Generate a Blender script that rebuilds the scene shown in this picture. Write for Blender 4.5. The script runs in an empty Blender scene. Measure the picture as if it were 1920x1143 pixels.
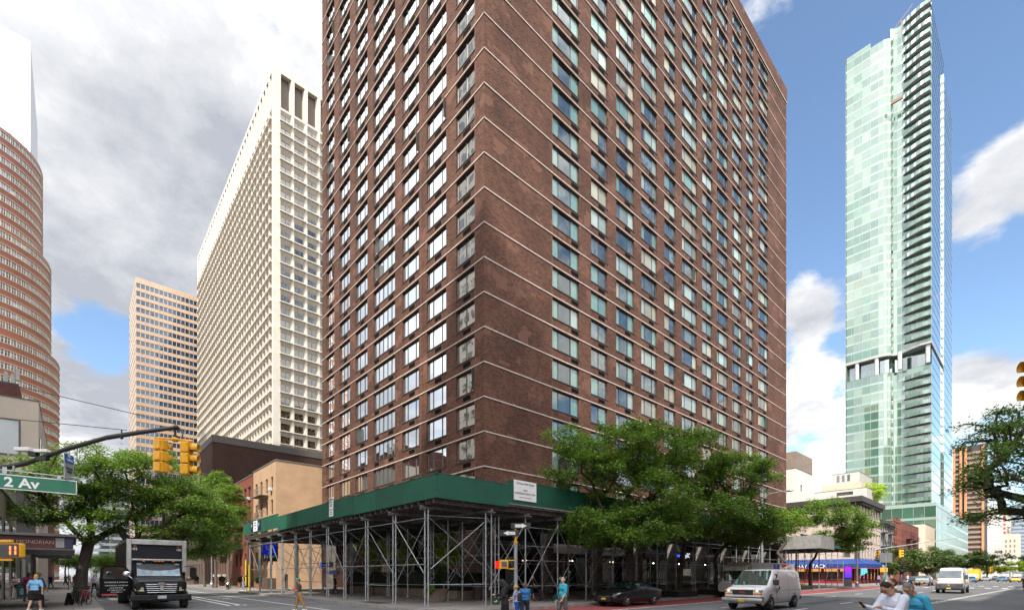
import bpy, bmesh, math, random
import numpy as np
from mathutils import Vector, Matrix, noise as mnoise

R_ = math.radians
S = bpy.context.scene
COL = S.collection
# ---------------------------------------------------------------- camera (1920 px wide measurements)
FPX, HZ, CX, CAMH = 907.0, 1077.0, 960.0, 1.8
YAW = math.atan2(1000.0, 907.0)
FX, FY = -math.sin(YAW), math.cos(YAW)
RX, RY = math.cos(YAW), math.sin(YAW)
def ray(px):
    u = (px - CX) / FPX
    return FX + u * RX, FY + u * RY
cam_d = bpy.data.cameras.new('camera'); cam = bpy.data.objects.new('camera', cam_d); COL.objects.link(cam)
cam.location = (0, 0, CAMH); cam.rotation_euler = (R_(90), 0, YAW)
cam_d.sensor_width = 36; cam_d.lens = 36 * FPX / 1920.0
cam_d.shift_y = (HZ - 571.5) / 1920.0
cam_d.clip_start = .1; cam_d.clip_end = 6000
S.camera = cam
# ---------------------------------------------------------------- sun, sky, exposure
SUN_AZ, SUN_EL = R_(30), R_(50)          # azimuth east of the avenue's south
sx, sy, sz = math.sin(SUN_AZ) * math.cos(SUN_EL), -math.cos(SUN_AZ) * math.cos(SUN_EL), math.sin(SUN_EL)
sun_d = bpy.data.lights.new('sun', 'SUN'); sun_d.energy = 3.3; sun_d.angle = R_(1.0); sun_d.color = (1, .93, .82)
sun = bpy.data.objects.new('sun', sun_d); COL.objects.link(sun)
sun.rotation_euler = Vector((sx, sy, sz)).to_track_quat('Z', 'Y').to_euler()
sun.location = (0, 0, 300)
W = bpy.data.worlds.new("World"); S.world = W; W.use_nodes = True
nt = W.node_tree; nt.nodes.clear()
def N(t, nt, **k):
    n = nt.nodes.new(t)
    for a, b in k.items(): setattr(n, a, b)
    return n
def world():
    L = nt.links.new
    out = N('ShaderNodeOutputWorld', nt); bg = N('ShaderNodeBackground', nt)
    sky = N('ShaderNodeTexSky', nt, sky_type='NISHITA', sun_disc=False)
    sky.sun_elevation = SUN_EL; sky.sun_rotation = math.pi - SUN_AZ
    sky.air_density = 1.0; sky.dust_density = .8; sky.ozone_density = 1.6
    tc = N('ShaderNodeTexCoord', nt); sep = N('ShaderNodeSeparateXYZ', nt)
    L(tc.outputs['Generated'], sep.inputs[0])
    def M(op, a, b=None, clamp=False):
        m = N('ShaderNodeMath', nt, operation=op, use_clamp=clamp)
        for i, v in enumerate((a, b)):
            if v is None: continue
            if hasattr(v, 'links'): L(v, m.inputs[i])
            else: m.inputs[i].default_value = v
        return m.outputs[0]
    # project on a cloud layer
    den = M('ADD', M('MAXIMUM', sep.outputs[2], 0.0), 0.22)
    cx_, cy_ = M('DIVIDE', sep.outputs[0], den), M('DIVIDE', sep.outputs[1], den)
    cmb = N('ShaderNodeCombineXYZ', nt); L(cx_, cmb.inputs[0]); L(cy_, cmb.inputs[1]); cmb.inputs[2].default_value = 3.7
    n1 = N('ShaderNodeTexNoise', nt); n1.inputs['Scale'].default_value = 1.6; n1.inputs['Detail'].default_value = 9; n1.inputs['Roughness'].default_value = .60
    n1.inputs['Distortion'].default_value = .15
    L(cmb.outputs[0], n1.inputs['Vector'])
    n2 = N('ShaderNodeTexNoise', nt); n2.inputs['Scale'].default_value = 2.6; n2.inputs['Detail'].default_value = 9; n2.inputs['Roughness'].default_value = .6
    mp = N('ShaderNodeMapping', nt); mp.inputs['Location'].default_value = (4.1, 2.3, 1); L(cmb.outputs[0], mp.inputs[0]); L(mp.outputs[0], n2.inputs['Vector'])
    # azimuth: camera-left (west) is overcast, the avenue side is clear
    ax = M('MULTIPLY', sep.outputs[0], -1.0)
    side = M('SUBTRACT', M('MULTIPLY', ax, .965), M('MULTIPLY', sep.outputs[1], .26))   # + west, - north
    cov = N('ShaderNodeMapRange', nt); cov.inputs[1].default_value = -.02; cov.inputs[2].default_value = .52
    cov.inputs[3].default_value = .02; cov.inputs[4].default_value = .30; L(side, cov.inputs[0])
    east = N('ShaderNodeMapRange', nt); east.inputs[1].default_value = .1; east.inputs[2].default_value = .8
    east.inputs[3].default_value = 0.0; east.inputs[4].default_value = .15; L(sep.outputs[0], east.inputs[0])
    low = N('ShaderNodeMapRange', nt); low.inputs[1].default_value = .0; low.inputs[2].default_value = .30
    low.inputs[3].default_value = .12; low.inputs[4].default_value = -.035; L(sep.outputs[2], low.inputs[0])
    dens = M('ADD', M('ADD', n1.outputs[0], cov.outputs[0]), M('ADD', low.outputs[0], east.outputs[0]))
    n3 = N('ShaderNodeTexNoise', nt); n3.inputs['Scale'].default_value = 7.5; n3.inputs['Detail'].default_value = 8; n3.inputs['Roughness'].default_value = .62; n3.inputs['Distortion'].default_value = .3; L(cmb.outputs[0], n3.inputs['Vector'])
    dens = M('ADD', dens, M('MULTIPLY', M('SUBTRACT', n3.outputs[0], .5), .42))
    dts = N('ShaderNodeVectorMath', nt, operation='DOT_PRODUCT'); L(tc.outputs['Generated'], dts.inputs[0]); dts.inputs[1].default_value = (sx, sy, sz)
    dens = M('ADD', dens, M('MULTIPLY', M('MAXIMUM', M('SUBTRACT', dts.outputs['Value'], .15), 0.0), .3))
    # where the larger banks and gaps stand (azimuth and height over the streets)
    for (px, py, rad, amp) in ((1525, 755, 6, .17), (1490, 700, 4, .07), (1560, 900, 5, .20), (1875, 225, 7.5, .22), (1900, 360, 5, .17), (1800, 90, 3, .10), (1510, 560, 3, .1), (1500, 500, 2.5, .1), (1500, 610, 3, .12), (1850, 705, 5, .13), (1500, 325, 3, .14), (1545, 565, 4, .13), (1805, 470, 3, .13), (1830, 60, 3, -.05), (1860, 60, 5, -.08), (1700, 300, 8, -.06), (1560, 180, 9, -.08), (1850, 560, 7, -.10), (1540, 440, 5, -.08), (1800, 800, 4, -.05), (185, 655, 5, -.16), (215, 635, 3.5, -.14), (150, 690, 3, -.10), (250, 790, 7, .12), (60, 500, 10, .08), (330, 430, 9, .06), (120, 740, 5, .12), (1660, 250, 8, -.05)):
        a, b = ray(px); v = Vector((a, b, (HZ - py) / FPX)).normalized()
        dd = N('ShaderNodeVectorMath', nt, operation='DOT_PRODUCT'); L(tc.outputs['Generated'], dd.inputs[0]); dd.inputs[1].default_value = v
        q = N('ShaderNodeMapRange', nt); q.interpolation_type = 'SMOOTHSTEP'; q.inputs[1].default_value = math.cos(R_(rad)); q.inputs[2].default_value = 1; q.inputs[4].default_value = amp; L(dd.outputs['Value'], q.inputs[0])
        dens = M('ADD', dens, q.outputs[0])
    msk = N('ShaderNodeMapRange', nt); msk.interpolation_type = 'SMOOTHSTEP'
    msk.inputs[1].default_value = .54; msk.inputs[2].default_value = .70; L(dens, msk.inputs[0])
    # cloud brightness
    shade = N('ShaderNodeValToRGB', nt)
    cr = shade.color_ramp; cr.elements[0].position = .34; cr.elements[0].color = (2.65, 2.78, 3.1, 1)
    cr.elements[1].position = .60; cr.elements[1].color = (5.9, 5.85, 5.8, 1)
    e = cr.elements.new(.50); e.color = (4.2, 4.28, 4.45, 1)
    sh2 = M('ADD', M('ADD', n2.outputs[0], M('MULTIPLY', low.outputs[0], .6)), M('MULTIPLY', M('SUBTRACT', .45, side), .16)); L(sh2, shade.inputs[0])
    hz = N('ShaderNodeMix', nt, data_type='RGBA')
    gm = N('ShaderNodeMix', nt, data_type='RGBA', blend_type='MULTIPLY'); gm.inputs[0].default_value = 1
    L(sky.outputs[0], gm.inputs[6]); gm.inputs[7].default_value = (1.18, 1.24, 1.24, 1)
    # clouds near the sun are brighter
    dt = N('ShaderNodeVectorMath', nt, operation='DOT_PRODUCT'); L(tc.outputs['Generated'], dt.inputs[0]); dt.inputs[1].default_value = (sx, sy, sz)
    bo = N('ShaderNodeMapRange', nt); bo.inputs[1].default_value = .22; bo.inputs[2].default_value = .8; bo.inputs[3].default_value = 1; bo.inputs[4].default_value = 3.6; L(dt.outputs['Value'], bo.inputs[0])
    sv = N('ShaderNodeVectorMath', nt, operation='SCALE'); L(shade.outputs[0], sv.inputs[0]); L(bo.outputs[0], sv.inputs[3])
    L(msk.outputs[0], hz.inputs[0]); L(gm.outputs[2], hz.inputs[6]); L(sv.outputs[0], hz.inputs[7])
    L(hz.outputs[2], bg.inputs[0]); bg.inputs[1].default_value = .10
    L(bg.outputs[0], out.inputs[0])
world()
S.view_settings.view_transform = 'Standard'; S.view_settings.look = 'None'
S.view_settings.exposure = 1.05; S.view_settings.gamma = 1
S.cycles.max_bounces = 6; S.cycles.diffuse_bounces = 3; S.cycles.glossy_bounces = 3; S.cycles.transmission_bounces = 3; S.cycles.transparent_max_bounces = 6
S.cycles.sample_clamp_indirect = 4; S.cycles.caustics_reflective = False; S.cycles.caustics_refractive = False
S.cycles.use_denoising = True

# ---------------------------------------------------------------- measuring helpers: picture point -> place in the world
def at_depth(px, d):
    a, b = ray(px); return (a * d, b * d)
def at_x(px, X):
    a, b = ray(px); t = X / a; return (X, b * t, t)
def at_y(px, Y):
    a, b = ray(px); t = Y / b; return (a * t, Y, t)
def hgt(py, d): return CAMH + (HZ - py) * d / FPX
def gnd(px, py):
    d = FPX * CAMH / (py - HZ); a, b = ray(px); return (a * d, b * d, d)
def proj(p):
    lat = p[0] * RX + p[1] * RY; dep = p[0] * FX + p[1] * FY
    if dep < .1: return None
    return CX + FPX * lat / dep, HZ - FPX * (p[2] - CAMH) / dep, dep

# ---------------------------------------------------------------- objects
def tag(o, label=None, cat=None, group=None, kind=None):
    if label: o['label'] = label
    if cat: o['category'] = cat
    if group: o['group'] = group
    if kind: o['kind'] = kind
    return o
def thing(name, label, cat, loc=(0, 0, 0), rz=0, group=None):
    o = bpy.data.objects.new(name, None); COL.objects.link(o); o.empty_display_size = .2
    o.location = loc; o.rotation_euler = (0, 0, rz)
    return tag(o, label, cat, group)
def wloc(o):
    v = Vector((0, 0, 0))
    while o is not None: v = v + o.location; o = o.parent
    return v
class MB:
    def __init__(s): s.v = []; s.f = []; s.m = []; s.sm = []
    def add(s, vs, fs, m=0, smooth=False):
        b = len(s.v); s.v.extend(vs)
        for f in fs: s.f.append(tuple(b + i for i in f)); s.m.append(m); s.sm.append(smooth)
    def quad(s, a, b, c, d, m=0): s.add([a, b, c, d], [(0, 1, 2, 3)], m)
    def box(s, x0, y0, z0, x1, y1, z1, m=0):
        vs = [(x0, y0, z0), (x1, y0, z0), (x1, y1, z0), (x0, y1, z0), (x0, y0, z1), (x1, y0, z1), (x1, y1, z1), (x0, y1, z1)]
        s.add(vs, [(0, 3, 2, 1), (4, 5, 6, 7), (0, 1, 5, 4), (1, 2, 6, 5), (2, 3, 7, 6), (3, 0, 4, 7)], m)
    def obox(s, o, u, n, a0, a1, b0, b1, z0, z1, m=0):
        """box in a facade frame: a along u, b along n"""
        def P(a, b, z): return (o[0] + u[0] * a + n[0] * b, o[1] + u[1] * a + n[1] * b, z)
        vs = [P(a0, b0, z0), P(a1, b0, z0), P(a1, b1, z0), P(a0, b1, z0), P(a0, b0, z1), P(a1, b0, z1), P(a1, b1, z1), P(a0, b1, z1)]
        s.add(vs, [(0, 3, 2, 1), (4, 5, 6, 7), (0, 1, 5, 4), (1, 2, 6, 5), (2, 3, 7, 6), (3, 0, 4, 7)], m)
    def tube(s, p, q, r, r2=None, n=8, m=0, caps=True, smooth=True):
        p = Vector(p); q = Vector(q); r2 = r if r2 is None else r2
        d = (q - p)
        if d.length < 1e-6: return
        d.normalize(); a = d.orthogonal().normalized(); b = d.cross(a)
        vs = []
        for c, rr in ((p, r), (q, r2)):
            for i in range(n):
                t = 2 * math.pi * i / n; vs.append(tuple(c + (a * math.cos(t) + b * math.sin(t)) * rr))
        s.add(vs, [(i, (i + 1) % n, n + (i + 1) % n, n + i) for i in range(n)], m, smooth)
        if caps: s.add(vs, [tuple(reversed(range(n))), tuple(range(n, 2 * n))], m)
    def path(s, pts, r, n=6, m=0):
        for i in range(len(pts) - 1):
            s.tube(pts[i], pts[i + 1], r if not isinstance(r, (list, tuple)) else r[i], None if not isinstance(r, (list, tuple)) else r[i + 1], n, m)
    def lathe(s, c, prof, n=16, m=0, smooth=True, sx=1, sy=1, rz=0):
        vs = []; K = len(prof)
        for (r, z) in prof:
            for i in range(n):
                t = 2 * math.pi * i / n; x, y = r * math.cos(t) * sx, r * math.sin(t) * sy
                vs.append((c[0] + x * math.cos(rz) - y * math.sin(rz), c[1] + x * math.sin(rz) + y * math.cos(rz), c[2] + z))
        s.add(vs, [(k * n + i, k * n + (i + 1) % n, (k + 1) * n + (i + 1) % n, (k + 1) * n + i) for k in range(K - 1) for i in range(n)], m, smooth)
        s.add(vs, [tuple(reversed(range(n))), tuple(range((K - 1) * n, K * n))], m)
    def ell(s, c, rx, ry, rz, n=12, k=8, m=0):
        s.lathe(c, [(math.sin(math.pi * i / k) * rx + 1e-4, -math.cos(math.pi * i / k) * rz) for i in range(k + 1)], n, m, True, 1, ry / rx)
    def prism(s, pts, z0, z1, m=0, mt=None):
        """vertical prism from a plan outline (counter clockwise)"""
        n = len(pts); vs = [(x, y, z0) for x, y in pts] + [(x, y, z1) for x, y in pts]
        s.add(vs, [(i, (i + 1) % n, n + (i + 1) % n, n + i) for i in range(n)], m)
        s.add(vs, [tuple(reversed(range(n))), tuple(range(n, 2 * n))], m if mt is None else mt)
    def extr(s, pts, y0, y1, m=0, smooth=False):
        """side profile (x,z) extruded along y"""
        n = len(pts); vs = [(x, y0, z) for x, z in pts] + [(x, y1, z) for x, z in pts]
        s.add(vs, [(i, (i + 1) % n, n + (i + 1) % n, n + i) for i in range(n)], m, smooth)
        s.add(vs, [tuple(reversed(range(n))), tuple(range(n, 2 * n))], m)
    def build(s, name, mats, parent=None, world=False, bevel=0, fix=True):
        me = bpy.data.meshes.new(name)
        vs = s.v
        if world and parent is not None:
            w = wloc(parent); vs = [(x - w.x, y - w.y, z - w.z) for x, y, z in vs]
        me.from_pydata(vs, [], s.f)
        if not isinstance(mats, (list, tuple)): mats = [mats]
        for m in mats: me.materials.append(m)
        me.polygons.foreach_set('material_index', s.m); me.polygons.foreach_set('use_smooth', s.sm)
        if fix:
            bm = bmesh.new(); bm.from_mesh(me); bmesh.ops.recalc_face_normals(bm, faces=bm.faces[:]); bm.to_mesh(me); bm.free()
        me.update()
        o = bpy.data.objects.new(name, me); COL.objects.link(o)
        if parent is not None: o.parent = parent
        if bevel:
            b = o.modifiers.new('bevel', 'BEVEL'); b.width = bevel; b.segments = 2; b.limit_method = 'ANGLE'
        return o
def children(o): return [c for c in COL.objects if c.parent is o]
def copy_tree(o, parent=None, kids=None):
    if kids is None:
        kids = {}
        for c in COL.objects:
            if c.parent is not None: kids.setdefault(c.parent.name, []).append(c)
    c = o.copy(); COL.objects.link(c)
    if parent is not None: c.parent = parent
    for ch in kids.get(o.name, []): copy_tree(ch, c, kids)
    return c
def text(s, size, mat, parent, loc, rot, name='lettering', ext=.004, align='CENTER', width=None):
    cu = bpy.data.curves.new('t', 'FONT'); cu.body = s; cu.size = size; cu.align_x = align; cu.align_y = 'CENTER'; cu.extrude = ext; cu.resolution_u = 3
    if width: cu.offset = width
    t = bpy.data.objects.new('t', cu); COL.objects.link(t)
    dg = bpy.context.evaluated_depsgraph_get(); me = bpy.data.meshes.new_from_object(t.evaluated_get(dg))
    bpy.data.objects.remove(t); me.name = name; me.materials.clear(); me.materials.append(mat)
    o = bpy.data.objects.new(name, me); COL.objects.link(o); o.parent = parent
    o.location = loc; o.rotation_euler = rot
    return o

# ---------------------------------------------------------------- materials
MATS = {}
def newmat(name):
    m = bpy.data.materials.new(name); m.use_nodes = True; m.node_tree.nodes.clear()
    return m, m.node_tree
def srgb(h):
    h = h.lstrip('#'); c = [int(h[i:i + 2], 16) / 255 for i in (0, 2, 4)]
    return tuple(x / 12.92 if x < .04045 else ((x + .055) / 1.055) ** 2.4 for x in c)
def plain(name, col, rough=.7, metal=0, var=.12, vs=3.0, bump=0, bs=20, spec=.5, coat=0, col2=None, detail=5):
    if name in MATS: return MATS[name]
    m, t = newmat(name); L = t.links.new
    o = N('ShaderNodeOutputMaterial', t); p = N('ShaderNodeBsdfPrincipled', t); L(p.outputs[0], o.inputs[0])
    p.inputs['Roughness'].default_value = rough; p.inputs['Metallic'].default_value = metal
    p.inputs['Specular IOR Level'].default_value = spec; p.inputs['Coat Weight'].default_value = coat; p.inputs['Coat Roughness'].default_value = .05
    g = N('ShaderNodeTexCoord', t)
    n = N('ShaderNodeTexNoise', t); n.inputs['Scale'].default_value = vs; n.inputs['Detail'].default_value = detail; n.inputs['Roughness'].default_value = .65
    L(g.outputs['Object'], n.inputs['Vector'])
    mx = N('ShaderNodeMix', t, data_type='RGBA')
    c2 = col2 or tuple(c * (1 - 2.2 * var) for c in col); c1 = tuple(min(1, c * (1 + var)) for c in col) if not col2 else col
    mx.inputs[6].default_value = (*c2, 1); mx.inputs[7].default_value = (*c1, 1)
    r = N('ShaderNodeMapRange', t); r.inputs[1].default_value = .3; r.inputs[2].default_value = .65; L(n.outputs[0], r.inputs[0]); L(r.outputs[0], mx.inputs[0])
    L(mx.outputs[2], p.inputs['Base Color'])
    if bump:
        b = N('ShaderNodeBump', t); b.inputs['Strength'].default_value = bump; b.inputs['Distance'].default_value = .02
        n3 = N('ShaderNodeTexNoise', t); n3.inputs['Scale'].default_value = bs; n3.inputs['Detail'].default_value = 4; L(g.outputs['Object'], n3.inputs['Vector'])
        L(n3.outputs[0], b.inputs['Height']); L(b.outputs[0], p.inputs['Normal'])
    MATS[name] = m; return m
def wallcoord(t):
    """vector (x+y, z) of the true position: works on both street-aligned directions"""
    L = t.links.new
    g = N('ShaderNodeNewGeometry', t); s = N('ShaderNodeSeparateXYZ', t); L(g.outputs['Position'], s.inputs[0])
    a = N('ShaderNodeMath', t, operation='ADD'); L(s.outputs[0], a.inputs[0]); L(s.outputs[1], a.inputs[1])
    c = N('ShaderNodeCombineXYZ', t); L(a.outputs[0], c.inputs[0]); L(s.outputs[2], c.inputs[1])
    return c.outputs[0], g.outputs['Position']
def brick(name, c1, c2, mortar, bw=.2, bh=.068, ms=.013, patch=None, pf=.35, stain=.25, big=.06, rough=.85):
    m, t = newmat(name); L = t.links.new
    o = N('ShaderNodeOutputMaterial', t); p = N('ShaderNodeBsdfPrincipled', t); L(p.outputs[0], o.inputs[0]); p.inputs['Roughness'].default_value = rough
    p.inputs['Specular IOR Level'].default_value = .25
    v, pos = wallcoord(t)
    b = N('ShaderNodeTexBrick', t); L(v, b.inputs['Vector'])
    b.inputs['Color1'].default_value = (*c1, 1); b.inputs['Color2'].default_value = (*c2, 1); b.inputs['Mortar'].default_value = (*mortar, 1)
    b.inputs['Scale'].default_value = 1; b.inputs['Brick Width'].default_value = bw; b.inputs['Row Height'].default_value = bh; b.inputs['Mortar Size'].default_value = ms
    b.inputs['Mortar Smooth'].default_value = .3; b.inputs['Bias'].default_value = 0
    col = b.outputs[0]
    n = N('ShaderNodeTexNoise', t); n.inputs['Scale'].default_value = big * 4; n.inputs['Detail'].default_value = 6; n.inputs['Roughness'].default_value = .6; L(pos, n.inputs['Vector'])
    mr = N('ShaderNodeMapRange', t); mr.inputs[1].default_value = .3; mr.inputs[2].default_value = .7; mr.inputs[3].default_value = 1 - stain; mr.inputs[4].default_value = 1 + stain * .6
    L(n.outputs[0], mr.inputs[0])
    mu = N('ShaderNodeMix', t, data_type='RGBA', blend_type='MULTIPLY'); mu.inputs[0].default_value = 1
    cb = N('ShaderNodeCombineColor', t)
    for i in range(3): L(mr.outputs[0], cb.inputs[i])
    L(col, mu.inputs[6]); L(cb.outputs[0], mu.inputs[7]); col = mu.outputs[2]
    if patch:   # patches of replaced, paler bricks with stepped edges
        sc = N('ShaderNodeVectorMath', t, operation='SNAP'); sc.inputs[1].default_value = (bw, bh * 2, 1); L(v, sc.inputs[0])
        n2 = N('ShaderNodeTexNoise', t); n2.inputs['Scale'].default_value = .33; n2.inputs['Detail'].default_value = 3; n2.inputs['Roughness'].default_value = .55
        mp = N('ShaderNodeMapping', t); mp.inputs['Scale'].default_value = (1, 1.5, 1); mp.inputs['Location'].default_value = (3.3, 9.1, 0); L(sc.outputs[0], mp.inputs[0]); L(mp.outputs[0], n2.inputs['Vector'])
        st = N('ShaderNodeMapRange', t); st.inputs[1].default_value = 1 - pf; st.inputs[2].default_value = 1 - pf + .02; L(n2.outputs[0], st.inputs[0])
        st.inputs[4].default_value = .75
        mx = N('ShaderNodeMix', t, data_type='RGBA'); L(st.outputs[0], mx.inputs[0]); L(col, mx.inputs[6])
        b2 = N('ShaderNodeMix', t, data_type='RGBA', blend_type='MIX'); L(b.outputs[1], b2.inputs[0]); b2.inputs[6].default_value = (*patch, 1); b2.inputs[7].default_value = (*mortar, 1)
        L(b2.outputs[2], mx.inputs[7]); col = mx.outputs[2]
    L(col, p.inputs['Base Color'])
    bp = N('ShaderNodeBump', t); bp.inputs['Strength'].default_value = .35; bp.inputs['Distance'].default_value = .01; bp.invert = True; L(b.outputs[1], bp.inputs['Height']); L(bp.outputs[0], p.inputs['Normal'])
    MATS[name] = m; return m
def pane(name, col, refl=.16, boost=1.25, rough=.02, wav=.0, wavs=.5, col2=None, blinds=False, flat=False):
    """window glass: interior or curtain colour behind a mirror-like coat"""
    if name in MATS: return MATS[name]
    m, t = newmat(name); L = t.links.new
    o = N('ShaderNodeOutputMaterial', t); d = N('ShaderNodeBsdfDiffuse', t); g = N('ShaderNodeBsdfGlossy', t); mx = N('ShaderNodeMixShader', t)
    g.inputs['Roughness'].default_value = rough; g.inputs['Color'].default_value = (.93, .97, .98, 1)
    fr = N('ShaderNodeFresnel', t); fr.inputs[0].default_value = 1.52
    ma = N('ShaderNodeMath', t, operation='MULTIPLY_ADD', use_clamp=True); ma.inputs[1].default_value = boost; ma.inputs[2].default_value = refl; L(fr.outputs[0], ma.inputs[0])
    v, pos = wallcoord(t)
    n = N('ShaderNodeTexNoise', t); n.inputs['Scale'].default_value = 1.3; n.inputs['Detail'].default_value = 2; L(pos, n.inputs['Vector'])
    c = N('ShaderNodeMix', t, data_type='RGBA'); c.inputs[6].default_value = (*[x * .45 for x in col], 1); c.inputs[7].default_value = (*(col2 or col), 1)
    if blinds:
        wv = N('ShaderNodeTexWave', t); wv.inputs['Scale'].default_value = 2.2; wv.inputs['Distortion'].default_value = 1.5; L(v, wv.inputs['Vector']); L(wv.outputs[1], c.inputs[0])
    else:
        r = N('ShaderNodeMapRange', t); r.inputs[1].default_value = .42; r.inputs[2].default_value = .56; L(n.outputs[0], r.inputs[0]); L(r.outputs[0], c.inputs[0])
    gi = N('ShaderNodeNewGeometry', t); ri = N('ShaderNodeMapRange', t); ri.inputs[3].default_value = .8 if flat else .4; ri.inputs[4].default_value = 1.2 if flat else 1.5; L(gi.outputs['Random Per Island'], ri.inputs[0])
    vs_ = N('ShaderNodeVectorMath', t, operation='SCALE'); L(ri.outputs[0], vs_.inputs[3]); L(vs_.outputs[0], d.inputs[0])
    if flat: vs_.inputs[0].default_value = col
    else: L(c.outputs[2], vs_.inputs[0])
    if wav:
        n3 = N('ShaderNodeTexNoise', t); n3.inputs['Scale'].default_value = wavs; n3.inputs['Detail'].default_value = 1; L(pos, n3.inputs['Vector'])
        b = N('ShaderNodeBump', t); b.inputs['Strength'].default_value = 1; b.inputs['Distance'].default_value = wav; L(n3.outputs[0], b.inputs['Height']); L(b.outputs[0], g.inputs['Normal'])
    L(ma.outputs[0], mx.inputs[0]); L(d.outputs[0], mx.inputs[1]); L(g.outputs[0], mx.inputs[2]); L(mx.outputs[0], o.inputs[0])
    MATS[name] = m; return m
def emis(name, col, st=3):
    if name in MATS: return MATS[name]
    m, t = newmat(name); o = N('ShaderNodeOutputMaterial', t); e = N('ShaderNodeEmission', t); e.inputs[0].default_value = (*col, 1); e.inputs[1].default_value = st
    t.links.new(e.outputs[0], o.inputs[0]); MATS[name] = m; return m
def leafmat(name, c1, c2, tr=.35):
    m, t = newmat(name); L = t.links.new
    o = N('ShaderNodeOutputMaterial', t); d = N('ShaderNodeBsdfPrincipled', t); tl = N('ShaderNodeBsdfTranslucent', t); mx = N('ShaderNodeMixShader', t); mx.inputs[0].default_value = tr
    d.inputs['Roughness'].default_value = .55; d.inputs['Specular IOR Level'].default_value = .3
    g = N('ShaderNodeNewGeometry', t); n = N('ShaderNodeTexNoise', t); n.inputs['Scale'].default_value = .9; n.inputs['Detail'].default_value = 3; L(g.outputs['Position'], n.inputs['Vector'])
    ad = N('ShaderNodeMath', t, operation='MULTIPLY_ADD'); ad.inputs[1].default_value = .5; L(g.outputs['Random Per Island'], ad.inputs[0]); L(n.outputs[0], ad.inputs[2])
    r = N('ShaderNodeMapRange', t); r.inputs[1].default_value = .4; r.inputs[2].default_value = 1.05; L(ad.outputs[0], r.inputs[0])
    c = N('ShaderNodeMix', t, data_type='RGBA'); c.inputs[6].default_value = (*c1, 1); c.inputs[7].default_value = (*c2, 1); L(r.outputs[0], c.inputs[0])
    L(c.outputs[2], d.inputs['Base Color'])
    tc = N('ShaderNodeMix', t, data_type='RGBA', blend_type='MULTIPLY'); tc.inputs[0].default_value = 1; tc.inputs[7].default_value = (1.3, 1.35, .7, 1); L(c.outputs[2], tc.inputs[6]); L(tc.outputs[2], tl.inputs[0])
    L(d.outputs[0], mx.inputs[1]); L(tl.outputs[0], mx.inputs[2]); L(mx.outputs[0], o.inputs[0])
    MATS[name] = m; return m
def asphalt(name, base, crack=1):
    m, t = newmat(name); L = t.links.new
    o = N('ShaderNodeOutputMaterial', t); p = N('ShaderNodeBsdfPrincipled', t); L(p.outputs[0], o.inputs[0]); p.inputs['Roughness'].default_value = .82; p.inputs['Specular IOR Level'].default_value = .35
    g = N('ShaderNodeNewGeometry', t)
    n = N('ShaderNodeTexNoise', t); n.inputs['Scale'].default_value = .22; n.inputs['Detail'].default_value = 8; n.inputs['Roughness'].default_value = .62
    mp = N('ShaderNodeMapping', t); mp.inputs['Scale'].default_value = (1.0, .35, 1); L(g.outputs['Position'], mp.inputs[0]); L(mp.outputs[0], n.inputs['Vector'])
    n2 = N('ShaderNodeTexNoise', t); n2.inputs['Scale'].default_value = 45; n2.inputs['Detail'].default_value = 2; L(g.outputs['Position'], n2.inputs['Vector'])
    r = N('ShaderNodeMapRange', t); r.inputs[1].default_value = .3; r.inputs[2].default_value = .7; r.inputs[3].default_value = .68; r.inputs[4].default_value = 1.32; L(n.outputs[0], r.inputs[0])
    r2 = N('ShaderNodeMapRange', t); r2.inputs[1].default_value = .3; r2.inputs[2].default_value = .7; r2.inputs[3].default_value = .8; r2.inputs[4].default_value = 1.2; L(n2.outputs[0], r2.inputs[0])
    mu = N('ShaderNodeMath', t, operation='MULTIPLY'); L(r.outputs[0], mu.inputs[0]); L(r2.outputs[0], mu.inputs[1])
    v = N('ShaderNodeTexVoronoi', t, feature='DISTANCE_TO_EDGE'); v.inputs['Scale'].default_value = .23
    nv = N('ShaderNodeMix', t, data_type='VECTOR'); nv.inputs[0].default_value = .25; L(g.outputs['Position'], nv.inputs[4]); L(n.outputs[1], nv.inputs[5]); L(nv.outputs[1], v.inputs['Vector'])
    vc = N('ShaderNodeMapRange', t); vc.inputs[1].default_value = .0; vc.inputs[2].default_value = .012; vc.inputs[3].default_value = .6; vc.inputs[4].default_value = 1; L(v.outputs[0], vc.inputs[0])
    n5 = N('ShaderNodeTexNoise', t); n5.inputs['Scale'].default_value = 1.1; n5.inputs['Detail'].default_value = 4; n5.inputs['Roughness'].default_value = .7; L(g.outputs['Position'], n5.inputs['Vector'])
    r5 = N('ShaderNodeMapRange', t); r5.inputs[1].default_value = .60; r5.inputs[2].default_value = .74; r5.inputs[3].default_value = 1; r5.inputs[4].default_value = .55; L(n5.outputs[0], r5.inputs[0])
    m5 = N('ShaderNodeMath', t, operation='MULTIPLY'); L(mu.outputs[0], m5.inputs[0]); L(r5.outputs[0], m5.inputs[1]); mu = m5
    m2 = N('ShaderNodeMath', t, operation='MULTIPLY'); L(mu.outputs[0], m2.inputs[0]); L(vc.outputs[0], m2.inputs[1])
    vm = N('ShaderNodeVectorMath', t, operation='SCALE'); vm.inputs[0].default_value = base; L(m2.outputs[0], vm.inputs[3]); L(vm.outputs[0], p.inputs['Base Color'])
    b = N('ShaderNodeBump', t); b.inputs['Strength'].default_value = .3; b.inputs['Distance'].default_value = .01; L(n2.outputs[0], b.inputs['Height']); L(b.outputs[0], p.inputs['Normal'])
    MATS[name] = m; return m
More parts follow.
